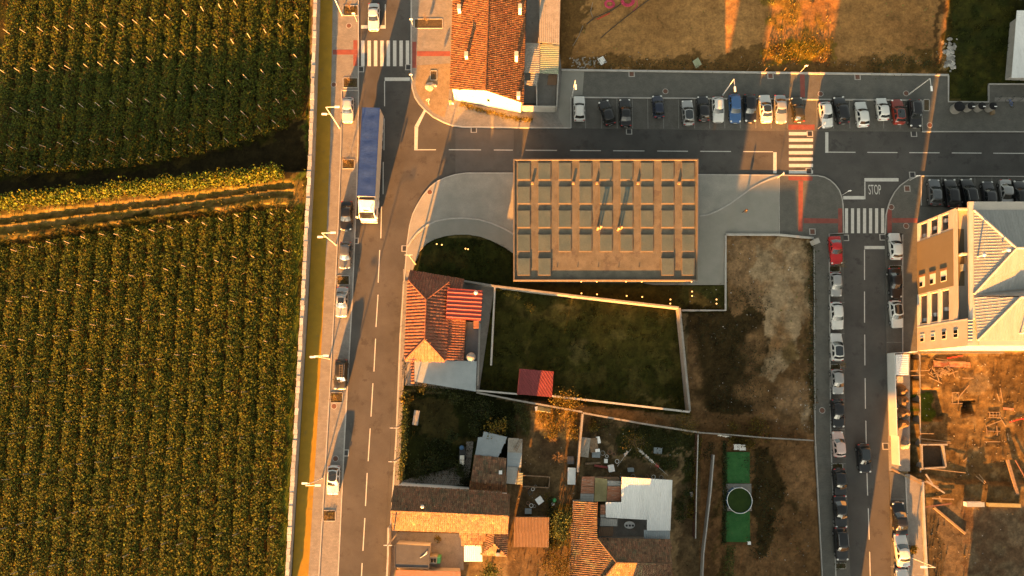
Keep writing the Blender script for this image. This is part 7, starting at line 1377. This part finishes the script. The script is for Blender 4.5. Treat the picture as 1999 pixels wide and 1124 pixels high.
for k in range(46):
    x, y = g.gauss(1836, 11), g.gauss(724, 6); p = G(x, y); a_ = g.uniform(0, 3.14); l_ = g.uniform(.2, .6); d = Vector((math.cos(a_), math.sin(a_), 0)) * l_; z = p.z + g.uniform(.05, .3); b.seg(p - d, p + d, .09, z, z + .05)
tag(b.build('offcuts', M['wood'], kind='stuff'), 'heap of chopped pale timber offcuts on the building site', 'timber')
b = MB(); b.path([G(1970, 824) + Vector((0, 0, .1)), G(1985, 819) + Vector((0, 0, .12)), G(2010, 815) + Vector((0, 0, .1))], .05, 6); b.build('cable', M['signred'], None, label='red cable at the right edge of the building site', cat='cable'); b = MB(); b.path([G(1848, 699) + Vector((0, 0, .1)), G(1878, 694) + Vector((0, 0, .15))], .06, 6); b.build('cable', M['signred'], None, label='red pipe above the timber heap of the building site', cat='pipe')
# ---- hose coils and rubbish in the north lot
M['pink'] = mat('pink_corrugated_hose', (.42, .03, .075), (.48, .05, .1), .5, 3, 30, .12)
def coil(px, py, r0, n, label, m='pink', seed=0):
    p = G(px, py); b = MB(); g = random.Random(seed)
    for k in range(n):
        rr = r0 * (1 - .12 * (k % 4)); z = p.z + .08 + .1 * (k // 4); q = [(p.x + rr * math.cos(t) + g.uniform(-.03, .03), p.y + rr * .9 * math.sin(t), z) for t in np.arange(0, 6.6, .35)]; b.path(q, .055, 5)
    b.build('hose_coil', M[m], None, True, label, 'hose')
coil(1225, 2, 1.05, 8, 'large coil of pink hose at the top of the dirt lot'); coil(1190, 8, .8, 4, 'smaller tangled coil of pink hose left of the large one', 'pink', 3); 
def pipe(pts, r, m, label, cat='pipe'): b = MB(); b.path([G(x, y) + Vector((0, 0, r + .03)) for x, y in pts], r, 6); return b.build('pipe' if cat == 'pipe' else 'hose', M[m], None, label=label, cat=cat)
pipe([(1172, 75), (1195, 55), (1220, 35), (1262, 3), (1290, -15)], .06, 'dark', 'long black pipe lying across the dirt lot below the pink hose'); pipe([(1145, 48), (1160, 35), (1195, 20), (1212, 8)], .07, 'dark', 'black pipe under the pink hose coils'); pipe([(1165, 38), (1178, 32), (1190, 26)], .06, 'signred', 'red hose end beside the black pipe', 'hose'); pipe([(1243, 0), (1244, 12), (1236, 22)], .055, 'pink', 'loose pink hose end right of the large coil', 'hose'); pipe([(1157, 5), (1153, 22), (1157, 34)], .03, 'zinc', 'thin grey wire loop left of the pink hose', 'hose'); pipe([(1138, 50), (1130, 70), (1118, 90)], .03, 'zinc', 'thin grey wire along the lean-to side of the dirt lot', 'hose')
e = empty('pallet', G(1175, 119), 0, 'white pallet thrown by the kerb of the dirt lot', 'pallet'); c = G(1175, 119); d = Vector((math.cos(.5), math.sin(.5), 0)); nn = Vector((-d.y, d.x, 0))
for k in range(6): b = MB(); b.seg(c - d * .5 + nn * (-.5 + k * .2), c + d * .5 + nn * (-.5 + k * .2), .13, c.z + .12, c.z + .16); b.build('slat', M['whitemetal'], e)
for k in (-1, 0, 1): b = MB(); b.seg(c - nn * .58 + d * .42 * k, c + nn * .58 + d * .42 * k, .1, c.z - .03, c.z + .12); b.build('bearer', M['wood'], e)
c = G(1360, 124); b = MB(); b.box((c.x, c.y, c.z + .25), (1.1, 1.2, .06), R(35), .35); b.build('board', M['greensheet'], None, label='green board lying at the kerb of the dirt lot', cat='board')
g = random.Random(12); b = MB()
for k in range(70): x, y = g.gauss(1140, 15), g.gauss(121, 6); p = G(x, y); b.box((p.x, p.y, p.z + .06), (g.uniform(.06, .3), g.uniform(.06, .25), .1), g.uniform(0, 3), g.uniform(-.3, .3))
tag(b.build('rubbish', M['asbestos'], kind='stuff'), 'heap of pale rubbish by the kerb corner of the dirt lot', 'rubbish')
b = MB()
for k in range(90): x, y = g.gauss(1855, 4), g.gauss(95 + (k % 3) * 12, 10); p = G(x, y); s_ = g.uniform(.12, .4); b.tint = g.uniform(.5, 1.1); b.blob((p.x, p.y, p.z + s_ * .2), (s_, s_, s_ * .6), 1, k, 4, 6, .3)
tag(b.build('rubble', M['stone'], kind='stuff'), 'strip of pale stones between the dirt lot and the dark grass', 'rubble')
b = MB(); zones = ((1120, 100, 1840, 136, 110), (1345, 470, 1588, 850, 170), (1480, 870, 1600, 1120, 60), (1800, 695, 1995, 930, 150), (1810, 1000, 1995, 1120, 25), (1140, 820, 1360, 930, 50), (1010, 800, 1130, 990, 50), (1560, 730, 1585, 840, 60), (620, 900, 621, 901, 0), (10, 20, 560, 1110, 40))
for x0_, y0_, x1_, y1_, n in zones:
    for k in range(n):
        p = G(g.uniform(x0_, x1_), g.uniform(y0_, y1_)); s_ = g.uniform(.04, .12); b.tint = g.uniform(.2, .7) if g.random() < .85 else 1.4; b.box((p.x, p.y, p.z + s_ * .2), (s_ * g.uniform(.6, 1.8), s_, s_ * .7), g.uniform(0, 3), g.uniform(-.5, .5), .8)
tag(b.build('litter', M['stone'], kind='stuff'), 'scattered stones and scraps of litter over the open lots', 'litter')
# ---- people
M['skin'] = mat('skin', (.30, .18, .12), (.33, .2, .135), .6, 5, 20, .04, obj=True); M['hair'] = mat('hair', (.02, .013, .009), (.03, .018, .012), .6, 5, 30, .2, obj=True)
def skinmesh(verts, edges, sub=1):
    me = bpy.data.meshes.new('figure'); me.from_pydata([v[0] for v in verts], edges, []); o = bpy.data.objects.new('figure_source', me); col.objects.link(o)
    md = o.modifiers.new('skin', 'SKIN'); 
    for i, v in enumerate(verts): r_ = v[1]; me.skin_vertices[0].data[i].radius = (r_, r_) if not isinstance(r_, tuple) else r_; me.skin_vertices[0].data[i].use_root = (i == 0)
    md.use_smooth_shade = True; s_ = o.modifiers.new('sub', 'SUBSURF'); s_.levels = sub; s_.render_levels = sub
    dg = bpy.context.evaluated_depsgraph_get(); r_ = bpy.data.meshes.new_from_object(o.evaluated_get(dg)); bpy.data.objects.remove(o); return r_
def person(px, py, rz, label, top, legs, stride=.16, bag=None):
    p = P(px, py, .12); t = empty('person', (p.x, p.y, .125), rz, label, 'person')
    V = [((0, 0, .95), (.155, .115)), ((0, 0, 1.15), (.15, .105)), ((0, .01, 1.38), (.185, .115)), ((0, .01, 1.48), .06), ((0, .03, 1.56), .058), ((0, .04, 1.64), .095), ((0, .03, 1.73), .07)]; E = [(0, 1), (1, 2), (2, 3), (3, 4), (4, 5), (5, 6)]
    for s in (-1, 1):
        y = stride * s; b0 = len(V); V += [((s * .09, 0, .88), .085), ((s * .095, y * .7 + .03, .50), .062), ((s * .10, y * 1.2 - .02, .10), .042), ((s * .105, y * 1.2 + .11, .04), .04)]; E += [(0, b0), (b0, b0 + 1), (b0 + 1, b0 + 2), (b0 + 2, b0 + 3)]
        b1 = len(V); V += [((s * .185, .01, 1.40), .06), ((s * .235, -.03 - y * .3, 1.14), .045), ((s * .245, .05 - y * .8, .90), .034), ((s * .245, .06 - y * .85, .83), (.018, .036))]; E += [(2, b1), (b1, b1 + 1), (b1 + 1, b1 + 2), (b1 + 2, b1 + 3)]
        for k, (dx, L) in enumerate(((-.028, .07), (-.009, .08), (.010, .078), (.027, .062))): b2 = len(V); V += [((s * .245 + 0, .06 - y * .85 + dx, .79), .009), ((s * .242, .07 - y * .85 + dx, .79 - L * .6), .008), ((s * .235, .075 - y * .85 + dx * .9, .79 - L), .007)]; E += [(b1 + 3, b2), (b2, b2 + 1), (b2 + 1, b2 + 2)]
        b3 = len(V); V += [((s * .235, .10 - y * .85, .81), .010), ((s * .228, .115 - y * .85, .775), .008)]; E += [(b1 + 3, b3), (b3, b3 + 1)]
    me = skinmesh(V, E); n = len(me.polygons); c = np.empty(n * 3); me.polygons.foreach_get('center', c); c = c.reshape(-1, 3)
    mi = np.where(c[:, 2] < .10, 3, np.where(c[:, 2] < .93, 1, np.where(c[:, 2] < 1.47, 2, 0))); mi = np.where((np.abs(c[:, 0]) > .2) & (c[:, 2] < .93), 0, mi); me.polygons.foreach_set('material_index', mi.astype(np.int32)); bo = link('body', me, [M['skin'], legs, top, M['trim']], t)
    b = MB(); b.blob((0, .008, 1.715), (.115, .12, .12), 1, 3, 7, 12, .05); link('hair', b.mesh('hair', smooth=True), M['hair'], t)
    b = MB(); b.blob((0, .137, 1.635), (.012, .02, .02), 1, 1, 4, 6, .02); link('nose', b.mesh('nose', smooth=True), M['skin'], t)
    for s in (-1, 1): b = MB(); b.blob((s * .035, .128, 1.665), (.013, .008, .008), 1, 1, 4, 6, .02); link('eye', b.mesh('eye'), M['dark'], t); b = MB(); b.blob((s * .098, .04, 1.645), (.012, .02, .03), 1, 1, 4, 6, .02); link('ear', b.mesh('ear'), M['skin'], t)
    if bag: b = MB(); v = Vector((p.x + bag[0], p.y + bag[1], .5)); b.blob((v.x, v.y, .55), (.2, .13, .24), 1, 3, 7, 10, .12); b.tube((v.x - .08, v.y, .76), (v.x, v.y, .88), .015); b.tube((v.x + .08, v.y, .76), (v.x, v.y, .88), .015); b.build('shopping_bag', M['clothwhite'], None, True, 'white shopping bag carried beside the white gabled house', 'bag')
person(1451, 415, R(-60), 'person in dark clothes walking across the plaza beside the pavilion', mat('dark_jacket', (.012, .011, .012), (.016, .015, .016), .8, 5, 20, .05, obj=True), mat('dark_trousers', (.010, .010, .013), (.014, .014, .018), .8, 5, 20, .05, obj=True))
person(880, 203.5, R(180), 'person in pale trousers with a bag at the white gable corner', mat('tan_jacket', (.30, .15, .04), (.34, .17, .05), .8, 5, 20, .05, obj=True), mat('pale_trousers', (.5, .46, .4), (.54, .5, .44), .8, 5, 20, .05, obj=True), .12, (.33, -.05))
